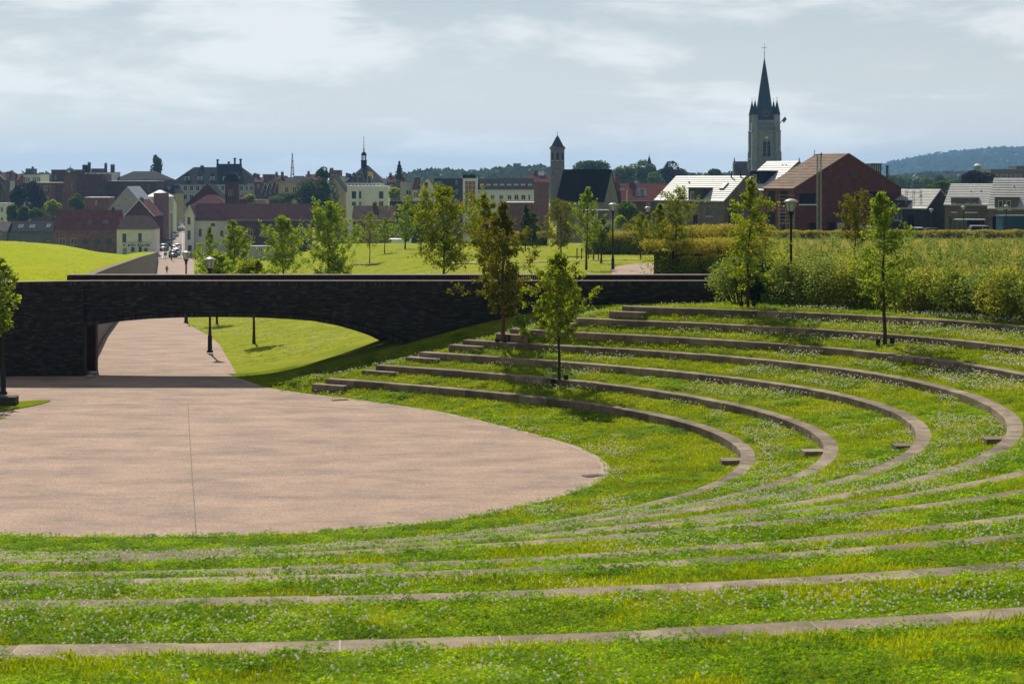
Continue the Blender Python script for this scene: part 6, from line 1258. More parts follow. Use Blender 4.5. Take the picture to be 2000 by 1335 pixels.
# people
def person(label, loc, h, top_m, leg_m, stride=.14, facing=0):
    r_ = thing('person', label, 'person', loc, facing); k = h / 1.72
    SK = mat('skin', (.42, .26, .19), (.36, .22, .16), 8, .6); HAIR = mat('hair', (.03, .02, .015), (.02, .014, .01), 8, .7)
    def skin(name, pts, edges, rad, m, sub=1, root=0):
        me = bpy.data.meshes.new(name); me.from_pydata([tuple(c * k for c in p) for p in pts], edges, []); o = link(name, me, m, r_); o.modifiers.new('skin', 'SKIN'); 
        for v, rr_ in zip(me.skin_vertices[0].data, rad): v.radius = (rr_ * k, rr_ * k * .9)
        me.skin_vertices[0].data[root].use_root = True; s_ = o.modifiers.new('sub', 'SUBSURF'); s_.levels = s_.render_levels = sub; return o
    s_ = stride
    body = [(0, 0, .95), (0, 0, 1.2), (0, 0, 1.42), (0, -.01, 1.5), (0, -.02, 1.58), (0, -.02, 1.70), (.10, 0, .9), (.11, -s_, .5), (.11, -s_ * 1.2, .08), (.11, -s_ * 1.2 - .16, .04), (-.10, 0, .9), (-.11, s_ * .8, .48), (-.11, s_ * 1.9, .10), (-.11, s_ * 1.7 - .1, .04),
            (.19, 0, 1.40), (.25, .08, 1.13), (.26, -.02, .88), (.26, -.06, .80), (-.19, 0, 1.40), (-.25, -.05, 1.13), (-.26, -.14, .90), (-.26, -.18, .83)]
    skin('body', body, [(0, 1), (1, 2), (2, 3), (3, 4), (4, 5), (0, 6), (6, 7), (7, 8), (8, 9), (0, 10), (10, 11), (11, 12), (12, 13), (2, 14), (14, 15), (15, 16), (16, 17), (2, 18), (18, 19), (19, 20), (20, 21)],
         [.135, .13, .12, .055, .085, .075, .09, .06, .042, .035, .09, .06, .042, .035, .06, .042, .033, .03, .06, .042, .033, .03], SK)
    skin('jacket', [(0, 0, .92), (0, 0, 1.2), (0, 0, 1.43), (.19, 0, 1.41), (.25, .08, 1.13), (.26, 0, .93), (-.19, 0, 1.41), (-.25, -.05, 1.13), (-.26, -.12, .95)], [(0, 1), (1, 2), (2, 3), (3, 4), (4, 5), (2, 6), (6, 7), (7, 8)], [.16, .155, .14, .075, .057, .046, .075, .057, .046], top_m)
    skin('trousers', [(0, 0, .96), (.10, 0, .88), (.11, -s_, .5), (.11, -s_ * 1.2, .12), (-.10, 0, .88), (-.11, s_ * .8, .48), (-.11, s_ * 1.9, .14)], [(0, 1), (1, 2), (2, 3), (0, 4), (4, 5), (5, 6)], [.15, .105, .075, .06, .105, .075, .06], leg_m)
    MB().lathe([(.05, 1.60), (.088, 1.64), (.09, 1.70), (.06, 1.765), (.01, 1.78)], 10, 0, (0, .012)).build('hair', HAIR, r_).scale = (k, k, k)
    for n_, b in (('nose', MB().box(-.012, .012, -.115, -.09, 1.635, 1.665)), ('mouth', MB().box(-.025, .025, -.1, -.088, 1.60, 1.61))): b.build(n_, SK, r_).scale = (k, k, k)
    for sx_ in (-1, 1):
        MB().lathe([(.004, 1.672), (.011, 1.68), (.004, 1.688)], 6, 0, (sx_ * .03, -.088)).build('eye', INK, r_).scale = (k, k, k); MB().box(sx_ * .088 - .01, sx_ * .088 + .01, -.02, .015, 1.64, 1.69).build('ear', SK, r_).scale = (k, k, k)
        for f_ in range(5):                                    # fingers
            x = sx_ * .26 + (f_ - 2) * .014; y = (-.06 if sx_ > 0 else -.18); MB().tube([(x, y, .80), (x, y - .012, .76), (x, y - .03, .735 + (.02 if f_ in (0, 4) else 0))], [.011, .010, .007], 5).build('finger', SK, r_).scale = (k, k, k)
    return r_
CL1 = mat('cloth_black', (.015, .016, .018), (.01, .011, .012), 6, .9); CL2 = mat('cloth_blue', (.04, .05, .08), (.03, .04, .06), 6, .9); CL3 = mat('cloth_green', (.03, .06, .04), (.02, .045, .03), 6, .9)
d_ = 345; person('person in dark green top and black shorts walking on the sunny path', (X(326, d_), d_, float(path_z(d_)) + .016), 1.72, CL3, CL1, .12, R(160))
d_ = 392; person('person in dark clothes walking at the right edge of the path', (X(380, d_), d_, float(path_z(d_)) + .5), 1.7, CL1, CL2, .2, R(80))
# ------------------------------------------------------------------ trees, shrubs, hedges
BARK = mat('bark', (.075, .060, .046), (.045, .037, .030), 9, .9, .4, 40, spec=.15); BARK_r = mat('bark_reddish', (.16, .095, .065), (.11, .065, .045), 9, .9, .4, 40, spec=.15); BARK_d = mat('bark_dark', (.035, .03, .026), (.024, .021, .018), 9, .9)
LV_g = mat_leaf('leaf_green', [(0.095, 0.179, 0.022), (0.168, 0.274, 0.030), (0.263, 0.347, 0.042), (0.378, 0.400, 0.062)], .5)
LV_y = mat_leaf('leaf_yellow_green', [(.115, .195, .018), (.195, .280, .024), (.290, .350, .034), (.40, .390, .05)], .5)
LV_o = mat_leaf('leaf_olive_brown', [(.085, .115, .010), (.130, .155, .012), (.180, .180, .016), (.24, .175, .025)], .45)
LV_or = mat_leaf('leaf_orange_green', [(.095, .165, .012), (.160, .230, .018), (.230, .260, .025), (.31, .235, .03)], .48)
LV_d = mat_leaf('leaf_dark_green', [(0.023, 0.052, 0.014), (0.040, 0.081, 0.018), (0.063, 0.109, 0.023)], .35)
LV_m = mat_leaf('leaf_mid_green', [(0.049, 0.091, 0.020), (0.084, 0.137, 0.025), (0.133, 0.182, 0.036)], .4)
LV_p = mat_leaf('leaf_purple', [(0.014, 0.013, 0.016), (0.024, 0.018, 0.022), (0.040, 0.027, 0.030)], .25)
LV_gr = mat_leaf('leaf_grey_green', [(0.072, 0.102, 0.048), (0.102, 0.132, 0.066), (0.144, 0.168, 0.084)], .4)
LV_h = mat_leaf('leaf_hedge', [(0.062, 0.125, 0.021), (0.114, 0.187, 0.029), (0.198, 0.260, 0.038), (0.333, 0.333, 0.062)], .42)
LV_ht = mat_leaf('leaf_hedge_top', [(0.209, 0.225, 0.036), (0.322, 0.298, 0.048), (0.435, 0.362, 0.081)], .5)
LV_w = mat_leaf('leaf_shrub', [(0.102, 0.162, 0.036), (0.173, 0.243, 0.052), (0.263, 0.324, 0.071), (0.385, 0.405, 0.121)], .45)
LV_wy = mat_leaf('leaf_shrub_yellow', [(0.159, 0.212, 0.032), (0.247, 0.292, 0.042), (0.354, 0.371, 0.062), (0.460, 0.424, 0.106)], .5)
def leaf_quads(pts, size, r, up=.35, droop=None, aspect=.62):
    """one small diamond leaf at each point"""
    n = len(pts); a = r.normal(size=(n, 3)); a /= np.linalg.norm(a, axis=1)[:, None]
    nn = r.normal(size=(n, 3)); nn[:, 2] = np.abs(nn[:, 2]) + up; b = np.cross(nn, a); b /= np.linalg.norm(b, axis=1)[:, None] + 1e-9
    s = size * r.uniform(.6, 1.25, n)[:, None]; a = a * s * .5; b = b * s * .5 * aspect
    bend = np.cross(a, b); bend /= np.linalg.norm(bend, axis=1)[:, None] + 1e-9; bend = bend * s * .12
    v = np.stack([pts - a, pts + b + bend, pts + a, pts - b + bend], 1).reshape(-1, 3); return v, np.arange(4 * n).reshape(-1, 4)
def crown_obj(name, pts, size, r, m, parent, up=.35, aspect=.62):
    v, f = leaf_quads(pts, size, r, up, aspect=aspect); return link(name, mesh_np(name, v, f), m, parent)
def young_tree(label, base, H, cr, cz, leafm, seed, nleaf=3000, leaf=.11, trunk=.05, bark=None, shape='oval', group='young trees planted in the park', lean=(0, 0), density=1.0, nb=None, cat='tree', low=None, asym=0.0):
    """base: Vector; H height; cr crown radius; cz height where the crown starts"""
    r = np.random.default_rng(seed); root = thing('young_tree', label, cat, tuple(base), 0, group); tb = MB(); bark = bark or BARK
    n = 9; tp = []; wob = r.normal(0, .012 * H, (n, 2)); wob[0] = 0
    for i in range(n):
        t = i / (n - 1); tp.append(Vector((lean[0] * t * H + wob[i, 0] * t, lean[1] * t * H + wob[i, 1] * t, H * .97 * t - .05 * (i == 0))))
    tr = [trunk * (1 - .88 * (i / (n - 1)) ** 1.1) for i in range(n)]; tr[0] *= 1.25; tb.tube(tp, tr, 8)
    trunk_o = tb.build('trunk', bark, root)
    def axis(z):
        t = min(max(z / (H * .97), 0), 1) * (n - 1); i = min(int(t), n - 2); return tp[i].lerp(tp[i + 1], t - i)
    prof = {'oval': lambda t: max(.05, math.sin(math.pi * min(1, .16 + .84 * t)) ** .75 * (1 - .35 * t)) * 1.25, 'cone': lambda t: (1 - t) ** .75 * min(1, .45 + 3 * t), 'broad': lambda t: math.sin(math.pi * (.12 + .8 * t)) ** .6, 'wide_low': lambda t: (1 - t) ** .6 * min(1, .7 + 2 * t)}[shape]
    nb = nb or int(16 + 10 * H / 5); bb = MB(); tw = []; wts = []
    for k in range(nb):
        t = (k + r.uniform(0, 1)) / nb; z0 = cz + (H - cz) * t * .93; R_ = cr * prof(t) * r.uniform(.45, 1.28); az = k * 2.39996 + r.normal(0, .3); R_ *= 1 + asym * math.cos(az)
        up_ = r.uniform(.35, .95) * (1 - .25 * t) * (.62 if shape == 'wide_low' else 1); p0 = axis(max(z0 - R_ * up_ * (.85 if shape == 'wide_low' else .5), cz * .8)); d = Vector((math.cos(az), math.sin(az), 0)); pts = [p0]
        for j in range(1, 4): u_ = j / 3; pts.append(p0 + d * R_ * u_ + Vector((r.normal(0, .05 * R_), r.normal(0, .05 * R_), R_ * up_ * u_ ** 1.15 + r.normal(0, .03 * R_))))
        r0 = max(.006, trunk * .34 * (1 - .6 * t)); bb.tube(pts, [r0, r0 * .7, r0 * .45, r0 * .2], 5, cap=False)
        for j in range(9):
            u_ = r.uniform(.22, 1.0) * 3; i = min(int(u_), 2); p = pts[i].lerp(pts[i + 1], u_ - i); q = p + Vector(r.normal(0, 1, 3)) * R_ * .17 + Vector((0, 0, .05 * R_)); bb.tube([p, q], [r0 * .35, r0 * .12], 3, cap=False)
            for f_ in (.35, .7, 1.0, 1.15): tw.append(p.lerp(q, f_))
    for j in range(10): tw.append(axis(H * (.86 + .014 * j)) + Vector(r.normal(0, .03 * cr, 3)))
    bb.build('branches', bark, trunk_o)
    tw = np.array([tuple(p) for p in tw]); sel = r.integers(0, len(tw), int(nleaf * density * 1.45)); pts = tw[sel] + r.normal(0, .03 * cr + .02, (len(sel), 3))
    crown_obj('crown', pts, leaf, r, leafm, root, .25); return root
def on(px, py, d=None):
    if d is None: return hit(px, py)
    x = X(px, d); return Vector((x, d, gz(x, d)))
def px_tree(label, px, base_py, top, cl, cr_, cb, leafm, seed, d=None, z=None, **kw):
    p = on(px, base_py, d) if z is None else Vector((X(px, d), d, z)); k = p.y / F; H = Z(top, p.y) - p.z; crad = (cr_ - cl) / 2 * k * 1.22; cz = Z(cb, p.y) - p.z
    lean = ((((cl + cr_) / 2 - px) * k) / H * .8, 0); return young_tree(label, p, H, crad, max(cz, .25), leafm, seed, lean=lean, **kw)
def at_row(px, py, z): d_ = F * (EYE - z) / (py - Y0); return d_
# trees on the terraces
dT = at_row(1092, 765, .5); t1 = px_tree('small yellow-green tree on the lowest terrace, mid picture', 1092, 765, 487, 1040, 1140, 655, LV_y, 1, d=dT, z=.5, nleaf=5200, leaf=.115, trunk=.062, shape='oval', nb=34)
dT2 = at_row(983, 690, 1.4); t2 = px_tree('olive-brown tree with reddish trunk standing before the bridge wall', 983, 690, 385, 926, 1030, 602, LV_o, 2, d=dT2, z=1.4, nleaf=6800, leaf=.115, trunk=.085, bark=BARK_r, nb=40)
# broken branch hanging beside the trunk
r8 = np.random.default_rng(8); hb = thing('broken_branch', 'broken leafy branch hanging from the reddish trunk', 'branch', (t2.location.x + .1, dT2 - .3, 1.4 + 1.75)); pts = [Vector((0, 0, 0)), Vector((.35, 0, .0)), Vector((.62, 0, -.35)), Vector((.78, 0, -1.0)), Vector((.86, 0, -1.75))]; MB().tube(pts, [.03, .025, .018, .012, .006], 6).build('limb', BARK, hb)
pp_ = np.array([pts[2].lerp(pts[4], u_)[:] if u_ > .35 else pts[1].lerp(pts[3], u_ + .3)[:] for u_ in r8.uniform(0, 1, 900)]) + r8.normal(0, 1, (900, 3)) * [.10, .10, .09]; crown_obj('leaves', pp_, .12, r8, LV_g, hb)
dT3 = at_row(1460, 625, 2.75); px_tree('tall light green tree on the upper terrace, left of the red brick shell', 1460, 625, 338, 1412, 1526, 545, LV_y, 3, d=dT3, z=2.75, nleaf=3900, leaf=.11, trunk=.062, shape='wide_low', nb=36)
dT4 = at_row(1728, 682, 2.3); px_tree('green tree on the upper right terrace, before the shrubs', 1728, 682, 368, 1652, 1800, 575, LV_g, 4, d=dT4, z=2.3, nleaf=3300, leaf=.115, trunk=.068, shape='wide_low', nb=40)
spots = []
for (px, d_, z_, lab) in ((1092, dT, .5, 'small yellow-green tree'), (983, dT2, 1.4, 'tree with the reddish trunk'), (1460, dT3, 2.75, 'tall light green tree'), (1728, dT4, 2.3, 'green tree on the upper right terrace')):
    for sx_, w_ in ((-1, 'left'), (1, 'right')): spot('black spotlight %s of the %s' % (w_, lab), X(px, d_) + sx_ * .24, d_ - .05, 0)
px_tree('dark leafy tree cut by the left picture edge, beside the lamp', -14, 770, 492, -58, 38, 650, LV_g, 6, d=63.4, z=.02, nleaf=2300, leaf=.15, trunk=.06, group='young trees planted in the park')
# trees beyond the bridge
px_tree('round yellow-brown tree right behind the parapet, left of the olive-brown one', 866, 541, 360, 805, 930, 520, LV_or, 10, d=80, nleaf=5200, leaf=.13, trunk=.075, shape='broad', nb=42)
px_tree('orange tinted tree half hidden behind the olive-brown one', 946, 541, 372, 905, 985, 520, LV_or, 11, d=86, nleaf=4200, leaf=.13, trunk=.06)
px_tree('tall bushy green tree rising behind the parapet, left of the white blocks', 642, 541, 390, 594, 692, 560, LV_g, 12, d=112, nleaf=8500, leaf=.145, trunk=.08, shape='broad', nb=46)
px_tree('green tree before the long red roof', 553, 541, 416, 506, 592, 528, LV_g, 13, d=118, nleaf=5600, leaf=.14, trunk=.07, nb=36)
px_tree('pointed green tree left of the long brick building', 452, 541, 426, 424, 492, 550, LV_g, 14, d=126, nleaf=5200, leaf=.14, trunk=.06, nb=34)
px_tree('slim green tree beside the white corner house', 407, 541, 438, 384, 432, 560, LV_g, 15, d=136, nleaf=3600, leaf=.14, trunk=.055, nb=30)
px_tree('low yellow-green tree whose trunk shows under the arch', 496, 671, 508, 456, 528, 570, LV_y, 16, nleaf=3800, leaf=.13, trunk=.075, shape='broad')
px_tree('low bushy tree behind the lamp, trunk just visible under the arch', 424, 634, 498, 384, 452, 560, LV_g, 17, nleaf=3600, leaf=.13, trunk=.07, shape='broad')
px_tree('thin brownish sapling on the lawn left of the brown cottage', 722, 515, 412, 698, 746, 478, LV_or, 18, nleaf=900, leaf=.15, trunk=.045)
px_tree('thin green sapling before the brown cottage', 751, 495, 424, 736, 768, 472, LV_g, 19, nleaf=1000, leaf=.17, trunk=.05)
px_tree('green tree by the white container hut', 791, 486, 392, 772, 818, 470, LV_g, 20, nleaf=2200, leaf=.2, trunk=.08, shape='broad')
px_tree('green tree behind the round yellow-brown tree', 822, 492, 398, 800, 850, 470, LV_m, 21, nleaf=2000, leaf=.2, trunk=.08, shape='broad')
px_tree('dark slender cone-shaped tree before the grey barn gable', 1026, 491, 398, 1012, 1042, 462, LV_d, 22, nleaf=2200, leaf=.18, trunk=.06, shape='cone')
px_tree('dark rounded tree beside the grey barn gable', 1040, 482, 415, 1030, 1056, 468, LV_d, 23, nleaf=1600, leaf=.2, trunk=.06, shape='broad')
px_tree('brownish tree before the black barn roof', 1096, 500, 386, 1062, 1126, 480, LV_o, 24, nleaf=4000, leaf=.14, trunk=.06, shape='broad', nb=34)
px_tree('slim green tree left of the park lamp on the lawn', 1145, 528, 362, 1124, 1170, 470, LV_g, 25, nleaf=2600, leaf=.12, trunk=.07)
px_tree('young staked tree just left of the lamp on the lawn', 1159, 508, 432, 1146, 1178, 470, LV_g, 26, nleaf=1200, leaf=.15, trunk=.06)
px_tree('young tree right behind the lamp on the lawn', 1174, 515, 420, 1160, 1192, 478, LV_m, 27, nleaf=1300, leaf=.15, trunk=.07)
px_tree('small rusty-leaved tree right of the lamp on the lawn', 1251, 508, 412, 1234, 1272, 466, LV_or, 28, nleaf=1500, leaf=.14, trunk=.055)
px_tree('left one of two sparse orange trees by the curved path', 1288, 541, 392, 1268, 1312, 486, LV_or, 29, d=88, nleaf=1700, leaf=.11, trunk=.06)
px_tree('right one of two sparse orange trees by the curved path', 1316, 541, 364, 1286, 1366, 486, LV_or, 30, d=86, nleaf=2600, leaf=.11, trunk=.065, shape='broad')
px_tree('small bronze tree in the meadow before the red brick shell', 1668, 500, 374, 1638, 1704, 470, LV_o, 31, d=84, nleaf=2200, leaf=.11, trunk=.05, shape='broad')
px_tree('small orange sapling before the long brick building', 476, 515, 462, 464, 490, 492, LV_or, 32, d=190, z=float(G(np.array([X(476, 190)]), np.array([190.]))[0]), nleaf=700, leaf=.2, trunk=.05)
# stakes by the young tree
for k, (px, py) in enumerate(((1127, 507), (1136, 507), (1149, 507), (1169, 508))):
    p = hit(px, py); r_ = thing('tree_stake', ['leftmost', 'second', 'third', 'rightmost'][k] + ' wooden stake in the row on the lawn', 'stake', tuple(p), 0, 'stakes on the lawn'); MB().tube([(0, 0, -.1), (0, 0, .92)], [.045, .04], 7).build('post', BARK_d, r_); MB().box(-.06, .06, -.012, .012, .78, .84).build('tie', IRON, r_)
# --- big trees behind the town and lumps of foliage
def big_tree(label, px0, px1, py0, py1, d, leafm, seed, name='tree', cat='tree', n=2600, leaf=None, lumps=9, trunk_py=None, conical=False, group=None, sx=.5):
    r = np.random.default_rng(seed); k = d / F; w = (px1 - px0) * k / 2; h = (py1 - py0) * k; cx_ = X((px0 + px1) / 2, d); zt = Z(py0, d); zb = Z(py1, d); root = thing(name, label, cat, (cx_, d, zb - 1.5), 0, group); leaf = leaf or max(.36, 4.3 * k)
    MB().tube([(0, 0, -2), (0, 0, 1.5 + h * .45)], [max(.15, w * .07), w * .03], 7).build('trunk', BARK_d, root); L_ = []
    if conical:
        t = r.uniform(0, 1, n) ** .75; az = r.uniform(0, 6.283, n); tier = .72 + .28 * np.cos(t * 40); rr_ = w * (1 - t) * tier * r.uniform(.25, 1.05, n); P_ = np.c_[rr_ * np.cos(az), rr_ * np.sin(az), 1.5 + h * t - .12 * rr_]
    else:
        c = r.normal(0, 1, (lumps, 3)); c /= np.linalg.norm(c, axis=1)[:, None]; c[:, 2] = c[:, 2] * .8 + .05; c *= r.uniform(.35, .72, lumps)[:, None]; c[0] = (0, 0, .45); rad = r.uniform(.32, .55, lumps)
        i = r.integers(0, lumps, n); u_ = r.normal(0, 1, (n, 3)); u_ /= np.linalg.norm(u_, axis=1)[:, None]; q = c[i] + u_ * (rad[i] * r.uniform(.62, 1.0, n) ** .5)[:, None]
        mxz = np.abs(q[:, 2]).max(); mxx = np.abs(q[:, 0]).max(); P_ = np.c_[q[:, 0] / mxx * w, q[:, 1] / mxx * w, 1.5 + h / 2 + q[:, 2] / mxz * h / 2]
    crown_obj('crown', P_, leaf, r, leafm, root, .5, .75); return root
big_tree('left dark purple tree at the left edge of the town', 18, 52, 362, 412, 520, LV_p, 40); big_tree('right, larger dark purple tree at the left edge of the town', 40, 88, 354, 412, 515, LV_p, 41, n=3400)
big_tree('yellow-green shrubs behind the slate roofed row house', 10, 42, 400, 436, 450, LV_m, 42, cat='shrub', name='shrub'); big_tree('middle green shrub mass behind the slate roofed row house', 34, 62, 402, 436, 448, LV_m, 43, cat='shrub', name='shrub'); big_tree('right green shrub mass behind the slate roofed row house', 56, 82, 406, 436, 446, LV_m, 44, cat='shrub', name='shrub')
big_tree('bright green tree behind the left end of the red roof', 86, 121, 390, 424, 450, LV_y, 45, n=1800); big_tree('drooping green tree behind the middle of the red roof', 136, 166, 378, 416, 455, LV_m, 46, n=1800); big_tree('green tree cut by the left edge above the white house', -20, 9, 356, 400, 500, LV_m, 47, n=1500)
big_tree('tall poplar standing alone on the left skyline', 292, 317, 303, 352, 640, LV_d, 48, n=1600, lumps=12); big_tree('dark fir tree on the skyline right of the town hall', 767, 793, 316, 352, 520, LV_d, 49, n=1700, conical=True, cat='fir tree', name='fir_tree')
big_tree('large dark green tree behind the long red roof', 574, 672, 338, 440, 452, LV_d, 50, n=7500, lumps=16); big_tree('thin green top above the large dark tree', 618, 646, 326, 352, 453, LV_d, 51, n=700); big_tree('grey-green willow left of the large dark tree', 526, 584, 376, 404, 455, LV_gr, 52, n=2400)
big_tree('small light green tree behind the long red roof', 478, 500, 380, 396, 470, LV_y, 53, n=800); big_tree('green bush between the white block and the grey villa', 758, 784, 366, 396, 440, LV_y, 54, n=1300)
big_tree('dark tree left of the black barn roof top', 1118, 1192, 313, 362, 640, LV_d, 55, n=4200, lumps=12); big_tree('broad green tree left on the wooded rise', 1190, 1244, 324, 372, 660, LV_m, 56, n=3200); big_tree('broad green tree in the middle of the wooded rise', 1224, 1290, 313, 370, 670, LV_m, 57, n=3800, lumps=12); big_tree('dark beech on the right of the wooded rise', 1280, 1344, 315, 362, 655, LV_p, 58, n=3800, lumps=12); big_tree('green tree below the beech on the wooded rise', 1256, 1300, 336, 372, 640, LV_m, 581, n=2000)
big_tree('dark tree top left of the church nave', 1370, 1420, 330, 356, 600, LV_d, 59, n=1500); big_tree('green garden tree right of the barn', 1204, 1244, 395, 436, 250, LV_m, 60, n=2600); big_tree('light green shrub below the garden tree', 1198, 1226, 420, 450, 240, LV_y, 61, n=1400, cat='shrub', name='shrub')
big_tree('rusty shrub mound below the garden tree', 1216, 1268, 424, 458, 235, LV_o, 62, n=1600, cat='shrub', name='shrub')
big_tree('purple tree behind the broad-roofed house on the right', 1858, 1942, 333, 374, 420, LV_p, 63, n=3800, lumps=12); big_tree('green tree left of the purple tree on the right', 1806, 1868, 352, 380, 400, LV_m, 64, n=2200)
rngt = random.Random(4)
for k in range(13):
    a = 1712 + 17 * k + rngt.uniform(-5, 5); top = 346 - 5 * math.sin(k * 1.3) - (6 if k > 8 else 0)
    big_tree('blue-green distant tree, %s from the left in the belt behind the red brick shell' % ['first', 'second', 'third', 'fourth', 'fifth', 'sixth', 'seventh', 'eighth', 'ninth', 'tenth', 'eleventh', 'twelfth', 'thirteenth'][k], a, a + 30, top, 376, 760 + 25 * (k % 4), LV_m if k % 3 else LV_d, 70 + k, n=900, group='tree belt on the right')
# --- clipped hedges
def hedge(label, px0, px1, d0, d1, h, dep, n, seed, leaf=.09, top=True, wob=.34, group='hedges of the park'):
    r = np.random.default_rng(seed); a = Vector((X(px0, d0), d0)); b_ = Vector((X(px1, d1), d1)); L_ = (b_ - a).length; t = (b_ - a) / L_; nn = Vector((t.y, -t.x)); 
    if nn.y > 0: nn = -nn
    c0 = a.lerp(b_, .5); root = thing('hedge', label, 'hedge', (c0.x, c0.y, gz(c0.x, c0.y)), 0, group)
    u_ = r.uniform(0, 1, n); v_ = r.uniform(0, 1, n); face = r.uniform(0, 1, n); z = np.where(face < .62, v_ * h, h * r.uniform(.86, 1.04, n)); off = np.where(face < .62, -dep / 2 + r.normal(0, wob * .5, n), (v_ - .5) * dep); 
    z = z + np.sin(u_ * L_ * 2.1 + seed) * .05 + vnoise(u_ * L_, off, .7, seed) * .22 * (z > h * .7); off = off - (vnoise(u_ * L_, z * 1.3, .8, seed + 3) - .25) * .55 * (face < .62); end = r.uniform(0, 1, n) < .10; u_ = np.where(end, np.round(u_) + r.normal(0, .02, n), u_); off = np.where(end, r.uniform(-.5, .5, n) * dep, off)
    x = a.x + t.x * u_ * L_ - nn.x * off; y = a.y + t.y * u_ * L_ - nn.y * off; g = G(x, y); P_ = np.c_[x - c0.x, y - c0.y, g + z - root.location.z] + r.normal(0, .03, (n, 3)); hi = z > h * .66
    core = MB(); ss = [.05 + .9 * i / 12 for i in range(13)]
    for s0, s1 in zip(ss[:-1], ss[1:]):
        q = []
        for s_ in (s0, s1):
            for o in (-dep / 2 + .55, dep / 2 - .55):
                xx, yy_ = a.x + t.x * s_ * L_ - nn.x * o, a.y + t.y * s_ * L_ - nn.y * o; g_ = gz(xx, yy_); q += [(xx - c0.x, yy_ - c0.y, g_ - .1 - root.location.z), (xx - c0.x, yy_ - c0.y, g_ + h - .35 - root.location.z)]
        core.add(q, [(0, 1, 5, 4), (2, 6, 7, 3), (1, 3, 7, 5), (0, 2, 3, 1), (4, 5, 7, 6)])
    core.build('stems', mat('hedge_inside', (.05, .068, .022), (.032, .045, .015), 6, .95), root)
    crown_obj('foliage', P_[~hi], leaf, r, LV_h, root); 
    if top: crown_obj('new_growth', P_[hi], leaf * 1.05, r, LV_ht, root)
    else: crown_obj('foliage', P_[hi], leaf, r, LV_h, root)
    return root
hedge('tall clipped hedge with yellow top behind the right end of the bridge', 1286, 1446, 86, 92, 2.05, 2.2, 27000, 1, .10)
hedge('second hedge block behind the tall clipped hedge', 1322, 1470, 112, 118, 2.5, 2.5, 14400, 2, .13)
hedge('clipped hedge along the lawn, right of the lamp', 1163, 1276, 152, 146, 1.8, 2.2, 14400, 3, .14)
hedge('short clipped hedge before the grey barn gable', 1004, 1066, 196, 192, 1.35, 2.0, 7200, 4, .17)
hedge('long low hedge before the building site and new houses', 1425, 1760, 205, 203, 1.25, 1.8, 21600, 5, .17); hedge('long low hedge before the parked cars on the right', 1758, 2120, 203, 200, 1.3, 1.8, 21600, 6, .17)
# --- loose shrubs above the top bench wall
def shrub(label, x, y, w, h, leafm, seed, n=4200, leaf=.10, dep=None):
    """rounded bush: lumps of foliage of different size, loose shoots above"""
    r = np.random.default_rng(seed); g_ = gz(x, y); root = thing('shrub', label, 'shrub', (x, y, g_), 0, 'shrubs above the top bench wall'); b = MB(); dep = dep or w; nl = 15
    az = r.uniform(0, 6.283, nl); rr_ = np.sqrt(r.uniform(0, 1, nl)) * .36; cz_ = r.uniform(.22, .74, nl) * (1 - .55 * rr_); c = np.c_[np.cos(az) * rr_ * w, np.sin(az) * rr_ * dep, cz_ * h]; c[0] = (0, 0, .66 * h); rad = r.uniform(.17, .30, nl) * h
    for p in c: b.tube([(p[0] * .3, p[1] * .3, -.05), (p[0] * .8, p[1] * .8, p[2] * .55), tuple(p)], [.02, .014, .006], 4, cap=False)
    i = r.integers(0, nl, n); u_ = r.normal(0, 1, (n, 3)); u_ /= np.linalg.norm(u_, axis=1)[:, None]; P_ = c[i] + u_ * (rad[i] * r.uniform(.35, 1.0, n) ** .4)[:, None] + r.normal(0, .035, (n, 3)); P_ = P_[P_[:, 2] > .02]
    sh = []
    for k in range(16):
        j = r.integers(0, nl); p = c[j] + np.array([r.normal(0, .15), r.normal(0, .15), rad[j] * .8]); q = p + np.array([r.normal(0, .12), r.normal(0, .12), r.uniform(.15, .42)]); b.tube([tuple(p), tuple(q)], [.006, .002], 3, cap=False); sh += [p + (q - p) * t + r.normal(0, .025, 3) for t in r.uniform(0, 1.05, 16)]
    b.build('stems', BARK, root)['kind'] = 'stuff'; crown_obj('foliage', np.concatenate([P_, np.array(sh)]), leaf, r, leafm, root); return root
kth = ['first', 'second', 'third', 'fourth', 'fifth', 'sixth', 'seventh', 'eighth', 'ninth', 'tenth', 'eleventh', 'twelfth']
sp = [(1450, 66.8, 2.5, 2.35, LV_w), (1502, 66.2, 2.2, 2.2, LV_d), (1552, 65.4, 2.6, 2.3, LV_w), (1606, 64.7, 2.5, 2.35, LV_w), (1660, 64.0, 2.6, 2.45, LV_wy), (1712, 63.2, 2.6, 2.25, LV_h), (1768, 62.4, 2.6, 2.1, LV_wy), (1824, 61.5, 2.6, 2.0, LV_wy), (1880, 60.5, 2.6, 2.0, LV_h), (1936, 59.4, 2.6, 2.05, LV_w), (1992, 58.2, 2.6, 2.1, LV_wy), (2050, 57, 2.6, 2.2, LV_w)]
for k, (px, d_, w_, h_, m_) in enumerate(sp): shrub('loose green shrub, %s from the left in the row above the top bench wall' % kth[k], X(px, d_), d_ + .9, w_, h_, m_, 200 + k, n=6500)
back = [(1545, 69.6), (1625, 69), (1705, 68), (1785, 67), (1865, 66), (1945, 65), (2030, 64)]
for k, (px, d_) in enumerate(back): shrub('rear row shrub, %s from the left, above the top bench wall' % kth[k], X(px, d_), d_ + .8, 3.2, 2.2, [LV_wy, LV_w][k % 2], 230 + k, n=5500)
